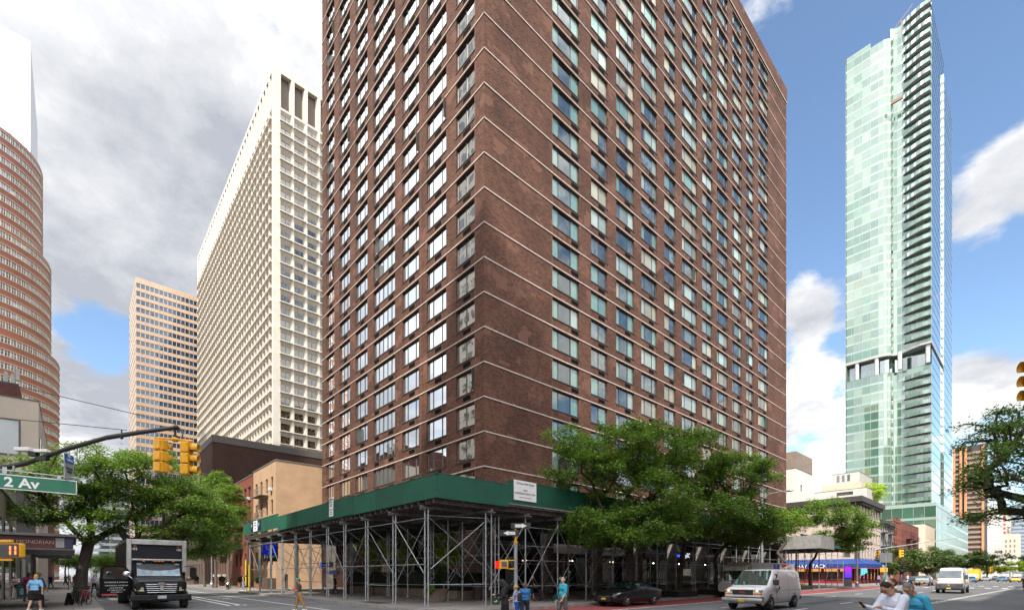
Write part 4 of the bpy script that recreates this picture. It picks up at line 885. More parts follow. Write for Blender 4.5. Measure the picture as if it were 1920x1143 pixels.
# behind, left of the glass tower
xw, yw = at_depth(1492, 110); d2 = 110
rt = house('white_building', 'white rendered block with a brown upper wall next to the brick tower', 'building', xw - 14, xw, yw, yw + 11.5, hgt(877, 110), plain('white_render', (.58, .56, .49), .8, 0, .04, .4), cS=[(3, 7), (9, 12)], rows=[(hgt(900, 110) - 1.2, hgt(900, 110) + 1.2), (hgt(900, 110) - 4.6, hgt(900, 110) - 2.4)], cE=[(3.2, 4.4)], rowsE=[(hgt(920, 112), hgt(908, 112))])
f = MB(); f.box(xw - 14, yw - .02, hgt(877, 110) + .15, xw + .05, yw + 11.5, hgt(845, 110)); f.build('upper_wall', [plain('brown_cladding', (.20, .155, .125), .8, 0, .1, .5)], rt, True)
f = MB(); f.box(xw - 9, yw - .06, hgt(873, 110), xw - 2.6, yw - .03, hgt(852, 110)); f.build('upper_window', [PD[1]], rt, True)
xw, yw = at_depth(1560, 190)
gw = plain('grey_white_wall', (.42, .39, .365), .8, 0, .05, .4)
rt = house('distant_building', 'pale stepped building with three slot windows left of the glass tower', 'building', xw, xw + 9, yw, yw + 20, hgt(890, 190), gw)
f = MB()
for k in range(3): f.box(xw + 1.6 + 1.7 * k, yw - .06, hgt(905, 190), xw + 2.5 + 1.7 * k, yw - .01, hgt(893, 190))
f.build('slot_window', [PD[0]], rt, True)
xv, yv = at_depth(1530, 180)
rt = house('distant_building', 'low pale rooftop wing with ribbon window below the stepped building', 'building', xv, xv + 16, yv - 2, yv + 8, hgt(925, 180), gw, cS=[(4, 9)], rows=[(hgt(935, 180), hgt(929, 180))])
f = MB(); f.box(xv + 2, yv , hgt(925, 180) + .15, xv + 14, yv + 6, hgt(912, 180)); f.build('plant_room', [beige2], rt, True)
# far up the avenue
def slab_tower(name, label, px0, px1, py, Y, wallm, stripe=None, cols=None, fl=3.1, mat2=None):
    x0, _, t0 = at_y(px0, Y); x1, _, t1 = at_y(px1, Y); z = hgt(py, (t0 + t1) / 2); rt = thing(name, label, 'tower', (x1, Y, 0)); w = x1 - x0
    b = MB(); b.box(x0, Y, 0, x1, Y + 25, z); b.build('wall', [wallm], rt, True); f = MB()
    for k in range(1, int(z / fl)):
        for (a, c) in cols: f.box(x0 + w * a, Y - .5 if mat2 is None else Y - .08, k * fl, x0 + w * c, Y - .01, k * fl + (fl * .45 if mat2 is None else fl * .55))
    o = f.build('window_rows', [stripe], rt, True); o['kind'] = 'stuff'
    return rt, x0, x1, z, w
orb = plain('orange_concrete', (.50, .22, .11), .8, 0, .08, .2)
rt, x0, x1, z, w = slab_tower('apartment_tower', 'far brown tower with orange piers and dark balcony stacks', 1787, 1845, 836, 390, plain('dark_brown_tower', (.05, .042, .04), .8), plain('balcony_brown', (.26, .18, .13), .8), [(.02, .2), (.42, .93)], 2.9)
f = MB()
for a in (0.0, .22, .38, .93): f.box(x0 + w * a, 388.8, 0, x0 + w * (a + .08), 389.9, z + .5)
f.build('pier', [orb], rt, True)
rt, x0, x1, z, w = slab_tower('apartment_tower', 'far white tower with columns of red squares up the avenue', 1851, 1893, 950, 520, plain('far_cream', (.5, .45, .39), .8), plain('far_grey_glass', (.36, .36, .36), .5), [(.17, .4), (.44, .68)], 3.0, 1)
f = MB()
for k in range(2, 17): f.box(x0 + w * .72, 519.85, k * 3, x0 + w * .83, 519.95, k * 3 + 1.7); f.box(x0 + w * .05, 519.85, k * 3, x0 + w * .09, 519.95, k * 3 + 1.7)
f.build('red_panel', [plain('far_red', (.33, .05, .04), .7)], rt, True); text('Bentley', 5.6, plain('far_letter', (.14, .12, .11), .6), rt, (-w * .055, -.25, 30), (R_(90), R_(-90), 0), ext=.1)
slab_tower('apartment_tower', 'far slate blue glass tower beyond the white tower with red squares', 1894, 1940, 945, 640, plain('far_slate', (.10, .13, .17), .4), plain('far_slate2', (.22, .26, .30), .4), [(.05, .95)], 3.4, 1)
slab_tower('apartment_building', 'far cream stepped block below the slate tower', 1880, 1912, 1000, 470, plain('far_ivory', (.46, .40, .33), .8), plain('far_brown_glass', (.18, .15, .13), .5), [(.15, .25), (.4, .5), (.65, .75)], 3.4, 1)
slab_tower('apartment_building', 'thin far building striped blue and white beside the brown tower', 1842, 1852, 975, 500, plain('far_white2', (.6, .62, .65), .8), plain('far_blue2', (.02, .09, .33), .5), [(.35, .95)], 2.4, 1)
slab_tower('low_building', 'far low white shop block with a red awning up the avenue', 1815, 1905, 1044, 330, plain('far_shop', (.52, .50, .47), .8), plain('far_shop2', (.35, .05, .05), .6), [(.1, .3), (.7, .95)], 3.6, 1)
# neighbours outside the picture: they shade the crossing and stand in the windows' reflections
house('neighbour_tower', 'brick apartment tower south east of the crossing, outside the picture', 'building', 3, 44, -100, -36, 114, redb, rows=[])
house('neighbour_tower', 'pale apartment slab south west of the crossing, outside the picture', 'building', -68, -34, -75, -34, 55, whitem, cN=None)
rn = house('neighbour_office', 'cream office slab south of the side street, outside the picture', 'building', -108, -72, -66, -28, 150, plain('neighbour_cream', (.72, .64, .54), .8))
for k in range(38):
    f = MB()
    for i in range(11): f.box(-107 + 3.2 * i, -28.0, 4 + 3.8 * k, -105.1 + 3.2 * i, -27.93, 6 + 3.8 * k)
    for i in range(11): f.box(-72, -64.5 + 3.3 * i, 4 + 3.8 * k, -71.93, -62.4 + 3.3 * i, 6 + 3.8 * k)
    f.build('window_row', [PD[1]], rn, True)
house('neighbour_building', 'brick walk-up east of the avenue, outside the picture', 'building', 8, 30, 6, 92, 26, redb)
house('neighbour_building', 'cream walk-up east of the avenue past the side street, outside the picture', 'building', 8, 30, 104, 178, 24, whitem)
house('neighbour_tower', 'pale office slab east of the avenue, outside the picture', 'building', 8, 40, 190, 260, 70, gw)
# ================================================================ trees
bark = plain('bark', (.055, .042, .034), .9, 0, .25, 6, .5, 30); bark2 = plain('bark_pale', (.12, .095, .075), .9, 0, .25, 6, .5, 30)
leaf_a = leafmat('locust_leaf', (.055, .12, .024), (.19, .30, .055)); leaf_b = leafmat('leaf_bright', (.065, .145, .025), (.20, .31, .05)); leaf_c = leafmat('leaf_far', (.035, .075, .02), (.11, .17, .04), .25)
leaf_l = leafmat('leaf_lime', (.26, .38, .03), (.48, .58, .06), .4); hedge_m = leafmat('hedge_leaf', (.012, .03, .012), (.035, .065, .022), .15)  # lime leaf colour raised to stand for skylight reaching under the shed
def leaves_mesh(name, P, size, mat, parent, seed, flat=.55, asp=2.2):
    """P: n x 3 local positions; one leaf-sized quad per point"""
    r = np.random.default_rng(seed); n = len(P); yaw = r.uniform(0, 2 * np.pi, n)
    d = np.stack([np.cos(yaw), np.sin(yaw), r.normal(-.25, .35, n)], 1); d /= np.linalg.norm(d, axis=1)[:, None]
    up = np.stack([r.normal(0, 1 - flat, n), r.normal(0, 1 - flat, n), np.ones(n)], 1)
    w = np.cross(d, up); w /= np.linalg.norm(w, axis=1)[:, None]
    s = size * r.uniform(.6, 1.35, n)[:, None]
    a = d * s * .5; b = w * s * .5 / asp
    tip = P + a; base = P - a
    V = np.stack([base, P * 1 - a * .1 + b, tip, P - a * .1 - b], 1).reshape(-1, 3)
    me = bpy.data.meshes.new(name); me.vertices.add(4 * n); me.vertices.foreach_set('co', V.astype(np.float32).ravel())
    me.loops.add(4 * n); me.loops.foreach_set('vertex_index', np.arange(4 * n, dtype=np.int32)); me.polygons.add(n)
    me.polygons.foreach_set('loop_start', np.arange(0, 4 * n, 4, dtype=np.int32)); me.polygons.foreach_set('loop_total', np.full(n, 4, dtype=np.int32))
    me.materials.append(mat); me.update(); me.validate()
    o = bpy.data.objects.new(name, me); COL.objects.link(o)
    if parent: o.parent = parent
    return o
def tree(name, label, x, y, pads, fork=2.6, tr=.2, tips=130, leaves=22000, lsize=.2, lm=None, bm=None, seed=1, group=None, lean=(0, 0), spray=(.85, .3), z0=.15, shell=.45, cat='tree'):
    """pads: ellipsoids (dx,dy,z,rx,ry,rz) of crown volume, relative to the trunk"""
    rt = thing(name, label, cat, (x, y, z0), 0, group); r = np.random.default_rng(seed); bm = bm or bark; lm = lm or leaf_a
    vol = np.array([p[3] * p[4] * p[5] for p in pads]) ** .75; pick = r.choice(len(pads), tips, p=vol / vol.sum()); T = []
    for k in pick:
        p = pads[k]; v = r.normal(0, 1, 3); v /= np.linalg.norm(v); q = r.uniform(shell, 1) ** .6
        T.append((p[0] + v[0] * p[3] * q, p[1] + v[1] * p[4] * q, p[2] + v[2] * p[5] * q))
    F = np.array([lean[0], lean[1], fork]); T = sorted(T, key=lambda t: np.linalg.norm(np.array(t) - F))
    nodes = [np.array([0, 0, 0.]), np.array([lean[0] * .5 + r.normal(0, .06), lean[1] * .5 + r.normal(0, .06), fork * .5]), F]; par = [-1, 0, 1]
    for t in T:
        t = np.array(t); A = np.array(nodes[2:]); dd = np.linalg.norm(A - t, axis=1) + .55 * np.maximum(0, A[:, 2] - t[2] + .2) + .12 * np.linalg.norm(A - F, axis=1)
        k = int(np.argmin(dd)) + 2; s = nodes[k]; L_ = np.linalg.norm(t - s); n_ = max(1, min(5, int(L_ / .8))); prev = k
        for i in range(1, n_ + 1):
            f = i / n_; c = s + (t - s) * f; c = c + r.normal(0, .1 * L_ * .5, 3) * (1 if i < n_ else 0) + np.array([0, 0, .12 * L_ * math.sin(math.pi * f)])
            nodes.append(c); par.append(prev); prev = len(nodes) - 1
    cnt = [0] * len(nodes)
    for i in range(len(nodes) - 1, 0, -1): cnt[i] += 1; cnt[par[i]] += cnt[i]
    rad = [tr * (max(c, 1) / cnt[1]) ** .42 for c in cnt]; rad[0] = tr * 1.25
    tm = MB(); bmb = MB()
    for i in range(1, len(nodes)):
        m_ = tm if i <= 2 else bmb
        m_.tube(tuple(nodes[par[i]]), tuple(nodes[i]), max(.012, min(rad[par[i]], rad[i] * 1.5)), max(.01, rad[i]), 9 if i <= 2 else (6 if rad[i] > .05 else 4), caps=False)
    t_ = tm.build('trunk', [bm], rt, fix=False); bmb.build('branches', [bm], t_, fix=False)
    Tn = np.array(T); per = max(1, leaves // len(Tn)); P = np.repeat(Tn, per, 0)
    rr = spray[0] * r.uniform(.6, 1.25, len(Tn)).repeat(per)
    ang = r.uniform(0, 2 * np.pi, len(P)); q = np.sqrt(r.uniform(0, 1, len(P))) * rr
    off = np.stack([np.cos(ang) * q, np.sin(ang) * q, r.normal(0, spray[1], len(P)) * .6 - .22 * (q ** 2) / spray[0]], 1)
    leaves_mesh('crown', P + off, lsize, lm, rt, seed + 1)
    return rt
def pad_px(x0, y0, items):
    """(px, py, depth, half width px, half height px, depth radius m) -> ellipsoids about the trunk"""
    out = []
    for (px, py, d, hw, hh, rd) in items:
        X, Y = at_depth(px, d); rx = hw * d / FPX; out.append((X - x0, Y - y0, hgt(py, d) - .15, rx, (rx + rd) / 2 if rd else rx, hh * d / FPX))
    return out
G1 = 'street trees along the avenue kerb'
x, y = -18.9, 27.8
tree('honey_locust', 'big honey locust spreading in front of the brick tower above the black sedan', x, y, pad_px(x, y, [(1095, 880, 31, 75, 55, 2.6), (1150, 845, 32, 80, 60, 3), (1225, 850, 33, 70, 58, 3), (1120, 985, 30, 70, 32, 2.4), (1220, 940, 31, 85, 60, 3), (1075, 830, 31, 45, 30, 2), (1170, 1000, 30, 100, 22, 2.4), (1270, 895, 33, 40, 50, 2)]), 3.2, .27, 280, 62000, .2, seed=3, group=G1, lean=(.2, -.2))
x, y = -18.9, 34.3
tree('honey_locust', 'second honey locust from the corner, crown ending against the brick tower', x, y, pad_px(x, y, [(1310, 860, 36, 60, 60, 3), (1375, 900, 38, 65, 55, 3), (1330, 960, 35, 75, 45, 3), (1260, 985, 34, 60, 30, 2.4), (1400, 975, 38, 60, 35, 2.5), (1425, 880, 39, 25, 26, 1.5)]), 3.4, .17, 230, 60000, .2, seed=8, group=G1, lean=(.3, .2))
x, y = -18.9, 40.5
tree('honey_locust', 'third honey locust from the corner, yellower crown behind the white work van', x, y, pad_px(x, y, [(1420, 985, 41, 60, 34, 3), (1470, 985, 42, 45, 30, 3), (1390, 1000, 40, 50, 24, 3)]), 3.2, .14, 110, 24000, .2, leafmat('leaf_yellowish', (.08, .15, .02), (.22, .32, .045)), seed=12, group=G1)
x, y = -18.9, 57
tree('honey_locust', 'street tree behind the grey metal canopy, crown reaching the corner tenement', x, y, pad_px(x, y, [(1500, 965, 56, 40, 30, 3), (1545, 960, 57, 42, 28, 3), (1590, 975, 58, 34, 26, 3), (1610, 990, 60, 24, 24, 2)]), 3.0, .16, 120, 20000, .24, seed=14, group=G1)
x, y = -19.1, 66
tree('honey_locust', 'curved dark street tree beside the blue awning at the end of the shed', x, y, pad_px(x, y, [(1560, 1010, 62, 40, 20, 3), (1600, 1015, 64, 32, 18, 3), (1620, 990, 64, 20, 20, 2)]), 3.0, .15, 80, 13000, .25, seed=15, group=G1)
# left tree over the box truck
x, y = -49.5, .35
tree('honey_locust', 'large dark trunked honey locust over the black moving truck', x, y, pad_px(x, y, [(120, 900, 36, 70, 50, 3), (190, 865, 37, 80, 36, 3), (270, 890, 38, 90, 50, 4), (345, 950, 40, 80, 50, 4), (330, 1010, 40, 90, 35, 3), (395, 990, 42, 50, 50, 3), (150, 985, 36, 50, 34, 3), (40, 890, 34, 50, 35, 2), (215, 950, 37, 60, 30, 3), (60, 960, 35, 50, 26, 2), (300, 930, 39, 70, 40, 3), (130, 930, 36, 50, 30, 2), (370, 1015, 41, 60, 30, 3)]), 4.0, .36, 400, 90000, .2, seed=21, lean=(.6, .5))
# trees on the north kerb of the side street
G2 = 'thin street trees on the north kerb of the side street'
for i, (px, top, sd) in enumerate(((405, 880, 5), (384, 930, 6), (430, 905, 7))):
    x, y, t = at_y(px, 13.6 + .3 * i)
    lab = ['ginkgo with tall spiky crown before the dark brick block', 'smaller leaning street tree half behind the box truck', 'bright green street tree before the red brick row house'][i]
    d = t; tree('street_tree', lab, x, y, pad_px(x, y, [(px, (top + 1020) / 2, d, 34, (1020 - top) / 2, 2), (px - 25, 985, d, 34, 28, 2), (px + 6, top + 25, d, 12, 30, 1)]), 3.6, .16, 90, 16000, .25, leaf_b, bark2, seed=30 + sd, group=G2, lean=(-.5, 0))
# branch reaching in from the right; its trunk is outside the picture
x, y = 2.6, 18.5
tree('honey_locust', 'honey locust hanging its branches over the avenue before the brown tower', x, y, pad_px(x, y, [(1900, 800, 15, 60, 40, 2), (1850, 820, 15.5, 55, 36, 1.5), (1880, 890, 15, 70, 30, 2), (1825, 905, 15.5, 50, 22, 1.5), (1835, 965, 15.5, 45, 11, 1.2), (1900, 955, 15, 40, 22, 1.5), (1990, 850, 13, 120, 110, 2), (1800, 830, 16, 22, 9, .8), (1895, 768, 15, 34, 14, 1.2), (1860, 930, 15.5, 30, 14, 1)]), 3.0, .2, 260, 20000, .095, leafmat('leaf_backlit', (.08, .17, .04), (.19, .31, .075)), seed=41, spray=(.42, .12), shell=.1)  # leaf colour lightened to stand for light coming through from behind
# trees far up the avenue
for i, (px, py, d, hw, hh) in enumerate(((208, 1050, 78, 26, 17), (150, 1052, 92, 18, 13), (122, 1046, 104, 20, 16), (236, 1050, 118, 24, 16), (180, 1056, 140, 22, 12))):
    X, Y = at_depth(px, d); sc_ = d / FPX
    tree('street_tree', ['bright tree between the big trunk and the moving truck', 'small tree over the far walkers on the left pavement', 'green tree beyond the dark green marquee', 'tree deep in the side street behind the moving truck', 'farthest tree closing the side street'][i], X, Y, [(0, 0, hgt(py, d) - .15, hw * sc_, hw * sc_, hh * sc_)], 2.2, .14, 60, 7000, .26, leaf_b, seed=110 + i, group='trees deep in the side street', spray=(1.1, .4))
G3 = 'trees further up the avenue'
far = [(1690, 1052, 100, 45, 24), (1738, 1050, 128, 40, 25), (1770, 1048, 150, 26, 20), (1812, 1050, 175, 26, 14), (1850, 1046, 165, 34, 16), (1880, 1060, 200, 36, 12), (1915, 1055, 260, 12, 14), (1900, 1066, 300, 30, 8)]
fl_ = ['dark round avenue tree beside the brick tenements', 'avenue tree above the parked cars before the podium', 'small avenue tree right of the white tall van roof', 'pale avenue tree in front of the brown tower', 'flat topped avenue tree under the far white tower', 'bright lime avenue tree further up than the flat topped one', 'farthest dark avenue tree near the taxi', 'distant lime tree row end where the avenue vanishes']
for i, (px, py, d, hw, hh) in enumerate(far):
    X, Y = at_depth(px, d); sc_ = d / FPX
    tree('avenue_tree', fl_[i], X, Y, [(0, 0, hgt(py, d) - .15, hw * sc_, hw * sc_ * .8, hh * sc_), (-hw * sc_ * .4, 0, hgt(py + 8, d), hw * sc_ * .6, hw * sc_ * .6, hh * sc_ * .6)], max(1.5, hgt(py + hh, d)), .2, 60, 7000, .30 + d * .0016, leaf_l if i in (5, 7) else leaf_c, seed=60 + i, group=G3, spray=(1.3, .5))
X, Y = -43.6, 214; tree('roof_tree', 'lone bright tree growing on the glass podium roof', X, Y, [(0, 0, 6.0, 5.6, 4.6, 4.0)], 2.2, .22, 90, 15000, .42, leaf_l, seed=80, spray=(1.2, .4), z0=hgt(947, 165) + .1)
# under the shed: small lime trees in the planted strip, hedges, planters
def hedge(name, label, x0, y0, x1, y1, z0, z1, n, mat, size=.1, cat='hedge', ell=False, seed=5):
    r = np.random.default_rng(seed); w = np.array([x1 - x0, y1 - y0, z1 - z0]); c = np.array([(x0 + x1) / 2, (y0 + y1) / 2, 0])
    rt = thing(name, label, cat, (c[0], c[1], z0)); 
    if ell: v = r.normal(0, 1, (n, 3)); v /= np.linalg.norm(v, axis=1)[:, None]; P = v * w / 2 * r.uniform(.8, 1.02, (n, 1)) + np.array([0, 0, w[2] / 2])
    else:
        P = r.uniform(-.5, .5, (n, 3)); k = r.integers(0, 3, n); s_ = r.choice([-.5, .5], n); P[np.arange(n), k] = s_ * r.uniform(.93, 1.0, n); P = P * w + np.array([0, 0, w[2] / 2])
    leaves_mesh('foliage', P, size, mat, rt, seed, .1); m = MB()
    if ell: m.ell((0, 0, w[2] / 2), w[0] * .44, w[1] * .44, w[2] * .46)
    else: m.box(-w[0] * .47, -w[1] * .47, 0, w[0] * .47, w[1] * .47, w[2] * .95)
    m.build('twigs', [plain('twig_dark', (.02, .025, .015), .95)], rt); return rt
for i, (px, Y, sd) in enumerate(((700, 19.5, 1), (748, 20.0, 2), (835, 20.2, 3))):
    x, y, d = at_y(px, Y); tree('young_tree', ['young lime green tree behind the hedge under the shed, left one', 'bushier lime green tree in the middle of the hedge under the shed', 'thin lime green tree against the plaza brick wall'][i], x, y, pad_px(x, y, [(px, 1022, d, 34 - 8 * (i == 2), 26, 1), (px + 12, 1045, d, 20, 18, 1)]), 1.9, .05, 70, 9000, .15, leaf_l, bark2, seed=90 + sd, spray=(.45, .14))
xh, yh, dh = at_y(700, 20.4); m_conc = plain('planter_stone', (.19, .145, .115), .85, 0, .15, 3)
def planter_wall(name, label, x0, y0, x1, y1, z): rt = thing(name, label, 'planter', ((x0 + x1) / 2, y0, .15)); m = MB(); m.box(x0, y0, .15, x1, y1, z); m.build('wall', [m_conc], rt, True, .03); return rt
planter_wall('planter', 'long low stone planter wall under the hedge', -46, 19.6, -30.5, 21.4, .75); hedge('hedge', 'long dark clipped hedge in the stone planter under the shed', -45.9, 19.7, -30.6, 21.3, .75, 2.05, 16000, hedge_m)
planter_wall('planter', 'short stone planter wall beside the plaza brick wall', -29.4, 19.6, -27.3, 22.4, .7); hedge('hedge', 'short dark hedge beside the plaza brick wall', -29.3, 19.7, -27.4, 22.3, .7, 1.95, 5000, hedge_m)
def round_planter(name, label, x, y, r, h, mat, plant=None, pl=None, ph=1.0, seed=4, cat='planter'):
    rt = thing(name, label, cat, (x, y, .15)); m = MB(); m.lathe((0, 0, 0), [(r * .78, 0), (r * .95, h * .7), (r, h * .95), (r * 1.04, h), (r * .94, h), (r * .9, h * .9)], 22); m.build('pot', [mat], rt)
    q = np.random.default_rng(seed); n = 2600; v = q.normal(0, 1, (n, 3)); v /= np.linalg.norm(v, axis=1)[:, None]; P = v * np.array([r, r, ph / 2]) * q.uniform(.7, 1.03, (n, 1)) + np.array([0, 0, h + ph * .42])
    leaves_mesh('shrub', P, .1, plant or hedge_m, rt, seed, .1); return rt
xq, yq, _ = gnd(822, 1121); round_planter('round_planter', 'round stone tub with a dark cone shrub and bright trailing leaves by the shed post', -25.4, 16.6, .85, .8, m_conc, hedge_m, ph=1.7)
hedge('trailing_plant', 'bright green trailing plant spilling over the round stone tub', -25.5, 15.75, -24.4, 16.1, .65, 1.2, 700, leaf_b, .13, 'plant', True)
for i, px in enumerate((368, 416, 452, 486)):
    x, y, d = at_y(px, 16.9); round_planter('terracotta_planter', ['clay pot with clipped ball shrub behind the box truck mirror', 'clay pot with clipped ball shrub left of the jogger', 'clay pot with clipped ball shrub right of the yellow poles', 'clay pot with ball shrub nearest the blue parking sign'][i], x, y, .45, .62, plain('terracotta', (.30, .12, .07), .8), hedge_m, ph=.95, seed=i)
for i, (x, y, L_) in enumerate(((-18.9, 27.8, 2.0), (-18.9, 34.3, 2.2), (-18.9, 40.5, 2.2), (-18.9, 57, 2.0), (-18.9, 61.5, 3))):
    rt = hedge('tree_pit_planting', ['low ground cover in the tree pit behind the black sedan', 'low ground cover at the foot of the second avenue tree', 'low ground cover at the foot of the third avenue tree', 'bright mound of ground cover near the grey canopy', 'long green ground cover mound before the kiosk'][i], x - .75, y - L_ * .6, x + .75, y + L_ * .6, .16, .62 if i < 3 else .85, 1800, leaf_b if i > 2 else leaf_a, .12, 'plants', True, 50 + i)
    m = MB(); w = L_ * .6 + .15
    for (a, b, c, d) in ((-.85, -w, .85, -w + .06), (-.85, w - .06, .85, w), (-.85, -w + .06, -.79, w - .06), (.79, -w + .06, .85, w - .06)): m.box(a, b, 0, c, d, .42)
    m.build('pit_guard', [metal_dark], rt)
# ================================================================ sidewalk shed
def shed():
    rt = thing('sidewalk_shed', 'green plywood sidewalk shed on galvanised pipe scaffolding wrapping the corner', 'sidewalk shed', (-20.6, 13.8, .15))
    ply = plain('green_plywood', (.009, .098, .060), .6, 0, .16, .9, .1, 30, col2=(.012, .068, .046)); deck = plain('shed_deck', (.13, .12, .11), .8, 0, .3, 4); steel = plain('shed_beam', (.20, .195, .185), .6, .3, .2, 3)
    t = ply.node_tree; pb = [n for n in t.nodes if n.type == 'BSDF_PRINCIPLED'][0]; src = pb.inputs['Base Color'].links[0].from_socket
    gi = N('ShaderNodeNewGeometry', t); ri = N('ShaderNodeMapRange', t); ri.inputs[3].default_value = .78; ri.inputs[4].default_value = 1.22; t.links.new(gi.outputs['Random Per Island'], ri.inputs[0])
    vs_ = N('ShaderNodeVectorMath', t, operation='SCALE'); t.links.new(ri.outputs[0], vs_.inputs[3]); t.links.new(src, vs_.inputs[0]); t.links.new(vs_.outputs[0], pb.inputs['Base Color'])
    X1, Y0 = -20.1, 13.2; XW_, YN = -56.5, 89.
    # fascia boards in stepped lengths
    segS = [(-20.1, -29.6, 5.62, 6.78), (-29.62, -45.0, 5.66, 6.84), (-45.02, -56.5, 5.9, 7.12)]
    for (a, b, z0, z1) in segS:
        m = MB(); n = max(1, int(abs(b - a) / 2.44))
        for i in range(n): u0, u1 = a + (b - a) * i / n, a + (b - a) * (i + 1) / n; m.box(min(u0, u1) + .004, Y0, z0, max(u0, u1) - .004, Y0 + .03, z1)
        m.box(min(a, b), Y0 + .031, z1 - .1, max(a, b), Y0 + .12, z1 - .01); m.box(min(a, b), Y0 - .012, z1 - .005, max(a, b), Y0 + .06, z1 + .03); m.build('parapet_board', [ply], rt, True)
    segE = [(13.2, 18.0, 5.6, 6.82), (18.02, 44, 5.82, 7.1), (44.02, 58, 5.9, 7.15), (66, 89, 5.6, 6.8)]
    for (a, b, z0, z1) in segE:
        m = MB(); n = max(1, int((b - a) / 2.44))
        for i in range(n): u0, u1 = a + (b - a) * i / n, a + (b - a) * (i + 1) / n; m.box(X1 - .03, u0 + .004, z0, X1, u1 - .004, z1)
        m.box(X1 - .12, a, z1 - .1, X1 - .031, b, z1 - .01); m.box(X1 - .06, a, z1 - .005, X1 + .012, b, z1 + .03); m.build('parapet_board', [ply], rt, True)
    m = MB(); m.box(XW_, Y0 + .13, 5.66, X1 - .13, CYc - .2, 5.78); m.box(CXc + .2, CYc - .2, 5.66, X1 - .13, YN, 5.78)
    for k in range(52): m.box(XW_ + .2 + .7 * k, Y0 + .13, 5.40, XW_ + .28 + .7 * k, CYc - .25, 5.655)
    for k in range(100): m.box(CXc + .3, CYc + .65 * k, 5.40, X1 - .13, CYc + .08 + .65 * k, 5.655)
    m.build('deck', [deck], rt, True)
    posts = []
    sx_ = [-21.6, -25.0, -28.5, -31.8, -34.8, -38.2, -41.6, -45.0, -48.3, -51.9, -55.6]
    for r_, Y in enumerate((13.6, 18.4)):
        for i, X in enumerate(sx_): posts += [(X - .16, Y), (X + .16, Y)] if (r_ == 0 or i % 2 == 0) else [(X, Y)]
    ey = [16.9, 19.7, 22.5, 25.3, 28.2] + [31.2 + 2.9 * k for k in range(20)]
    for Y in ey[:1]: posts += [(-20.55, Y - .2), (-20.55, Y + .2)]
    for Y in ey[1:]: posts.append((-20.55, Y))
    for Y in ey: 
        if len(posts) < 99: posts.append((-25.0, Y + .4))
    for (x, y) in posts[:99]:
        m = MB(); m.tube((x, y, .2), (x, y, 5.2), .046, n=8); m.tube((x, y, .15), (x, y, .22), .09, n=8)
        for z in (1.3, 3.0, 4.7): m.tube((x, y, z), (x, y, z + .07), .066, n=8)
        m.build('post', [metal_galv], rt, True, fix=False)
    m = MB()
    for X in sx_: m.box(X - .32, 13.35, 5.2, X + .32, 13.85, 5.26); m.box(X - .09, 13.25, 5.262, X + .09, CYc - .4, 5.39)
    m.build('header_beam', [steel], rt, True, fix=False)
    m = MB()
    for Y in ey: m.box(CXc + 1, Y - .07, 5.262, -20.25, Y + .07, 5.39); m.box(-20.8, Y - .3, 5.2, -20.3, Y + .3, 5.26)
    m.build('header_beam', [steel], rt, True, fix=False)
    for x, y in [(sx_[0], 13.6), (sx_[1], 13.6), (sx_[2], 13.6), (sx_[3], 13.6), (sx_[4], 13.6), (-20.55, ey[1]), (-20.55, ey[2])]:
        pass
    # rails and cross braces: one part per run
    run = 0
    def brace(p, q, r=.024):
        m = MB(); m.tube(p, q, r, n=6); m.build('brace', [metal_galv], rt, True, fix=False)
    def rails(pts, zs):
        for z in zs:
            m = MB(); m.tube((*pts[0], z), (*pts[-1], z), .024, n=6); m.build('rail', [metal_galv], rt, True, fix=False)
    rails([(-21.6, 13.52), (-56, 13.52)], (2.35, 4.75)); rails([(-21.6, 18.45), (-56, 18.45)], (1.1, 3.0, 4.6)); rails([(-20.47, 19.7), (-20.47, 86)], (1.15, 2.65, 3.5, 4.6)); rails([(-25.1, 17), (-25.1, 86)], (1.15, 2.6, 3.9)); rails([(-21.6, 13.7), (-20.6, 16.9)], (1.3, 4.9)); rails([(-25, 13.52), (-28.4, 13.52)], (1.2,))
    k = 0
    for i in range(len(sx_) - 1):
        a, b = sx_[i], sx_[i + 1]
        if i % 2 == 0: brace((a, 13.7, 4.9), (b, 13.7, 1.3))
        else: brace((a, 13.7, 1.6), (b, 13.7, 4.6))
        brace((a, 13.6, 4.9), (a, 18.4, 1.6)); brace((a, 18.3, 4.9), (b, 18.3, 1.4)); brace((a, 18.5, 1.4), (b, 18.5, 4.9))
    for i in range(len(ey) - 1):
        a, b = ey[i], ey[i + 1]
        if i < 3 or i % 3 == 0: brace((-20.62, a, 4.9), (-20.62, b, 1.0)); brace((-20.5, a, 1.0), (-20.5, b, 4.9))
        if i % 2 == 0: brace((-25.05, a, 4.9), (-25.05, b, 1.0)); brace((-24.95, a, 1.0), (-24.95, b, 4.9))
        if i < 8: brace((-20.6, a, 4.8), (-25, a + .4, 1.2))
    brace((-21.4, 13.7, 2.1), (-20.6, 16.8, 4.8), .028); brace((-25, 13.55, 4.9), (-21.8, 13.55, 1.9), .03)
    for (x, y) in ((-20.55, 17.35), (-20.55, 19.7), (-20.55, 22.5)):
        m = MB(); m.box(x - .2, y - .2, .15, x + .2, y + .2, .55); m.build('post_footing', [plain('footing_green', (.015, .10, .06), .6)], rt, True, .02)
    # sign boards hang on it: things of their own
    def board(name, label, X, Y, z, w, h, rz, lines, mat=sign_white, tilt=0):
        s = thing(name, label, 'sign', (X, Y, z), rz); m = MB(); m.box(-w / 2, -.03, -h / 2, w / 2, -.005, h / 2); m.build('panel', [mat], s)
        for (t_, sz, zz, mt) in lines: text(t_, sz, mt, s, (0, -.036, zz), (R_(90), 0, 0), ext=.003)
        return s
    navy = plain('navy_ink', (.02, .03, .08), .5)
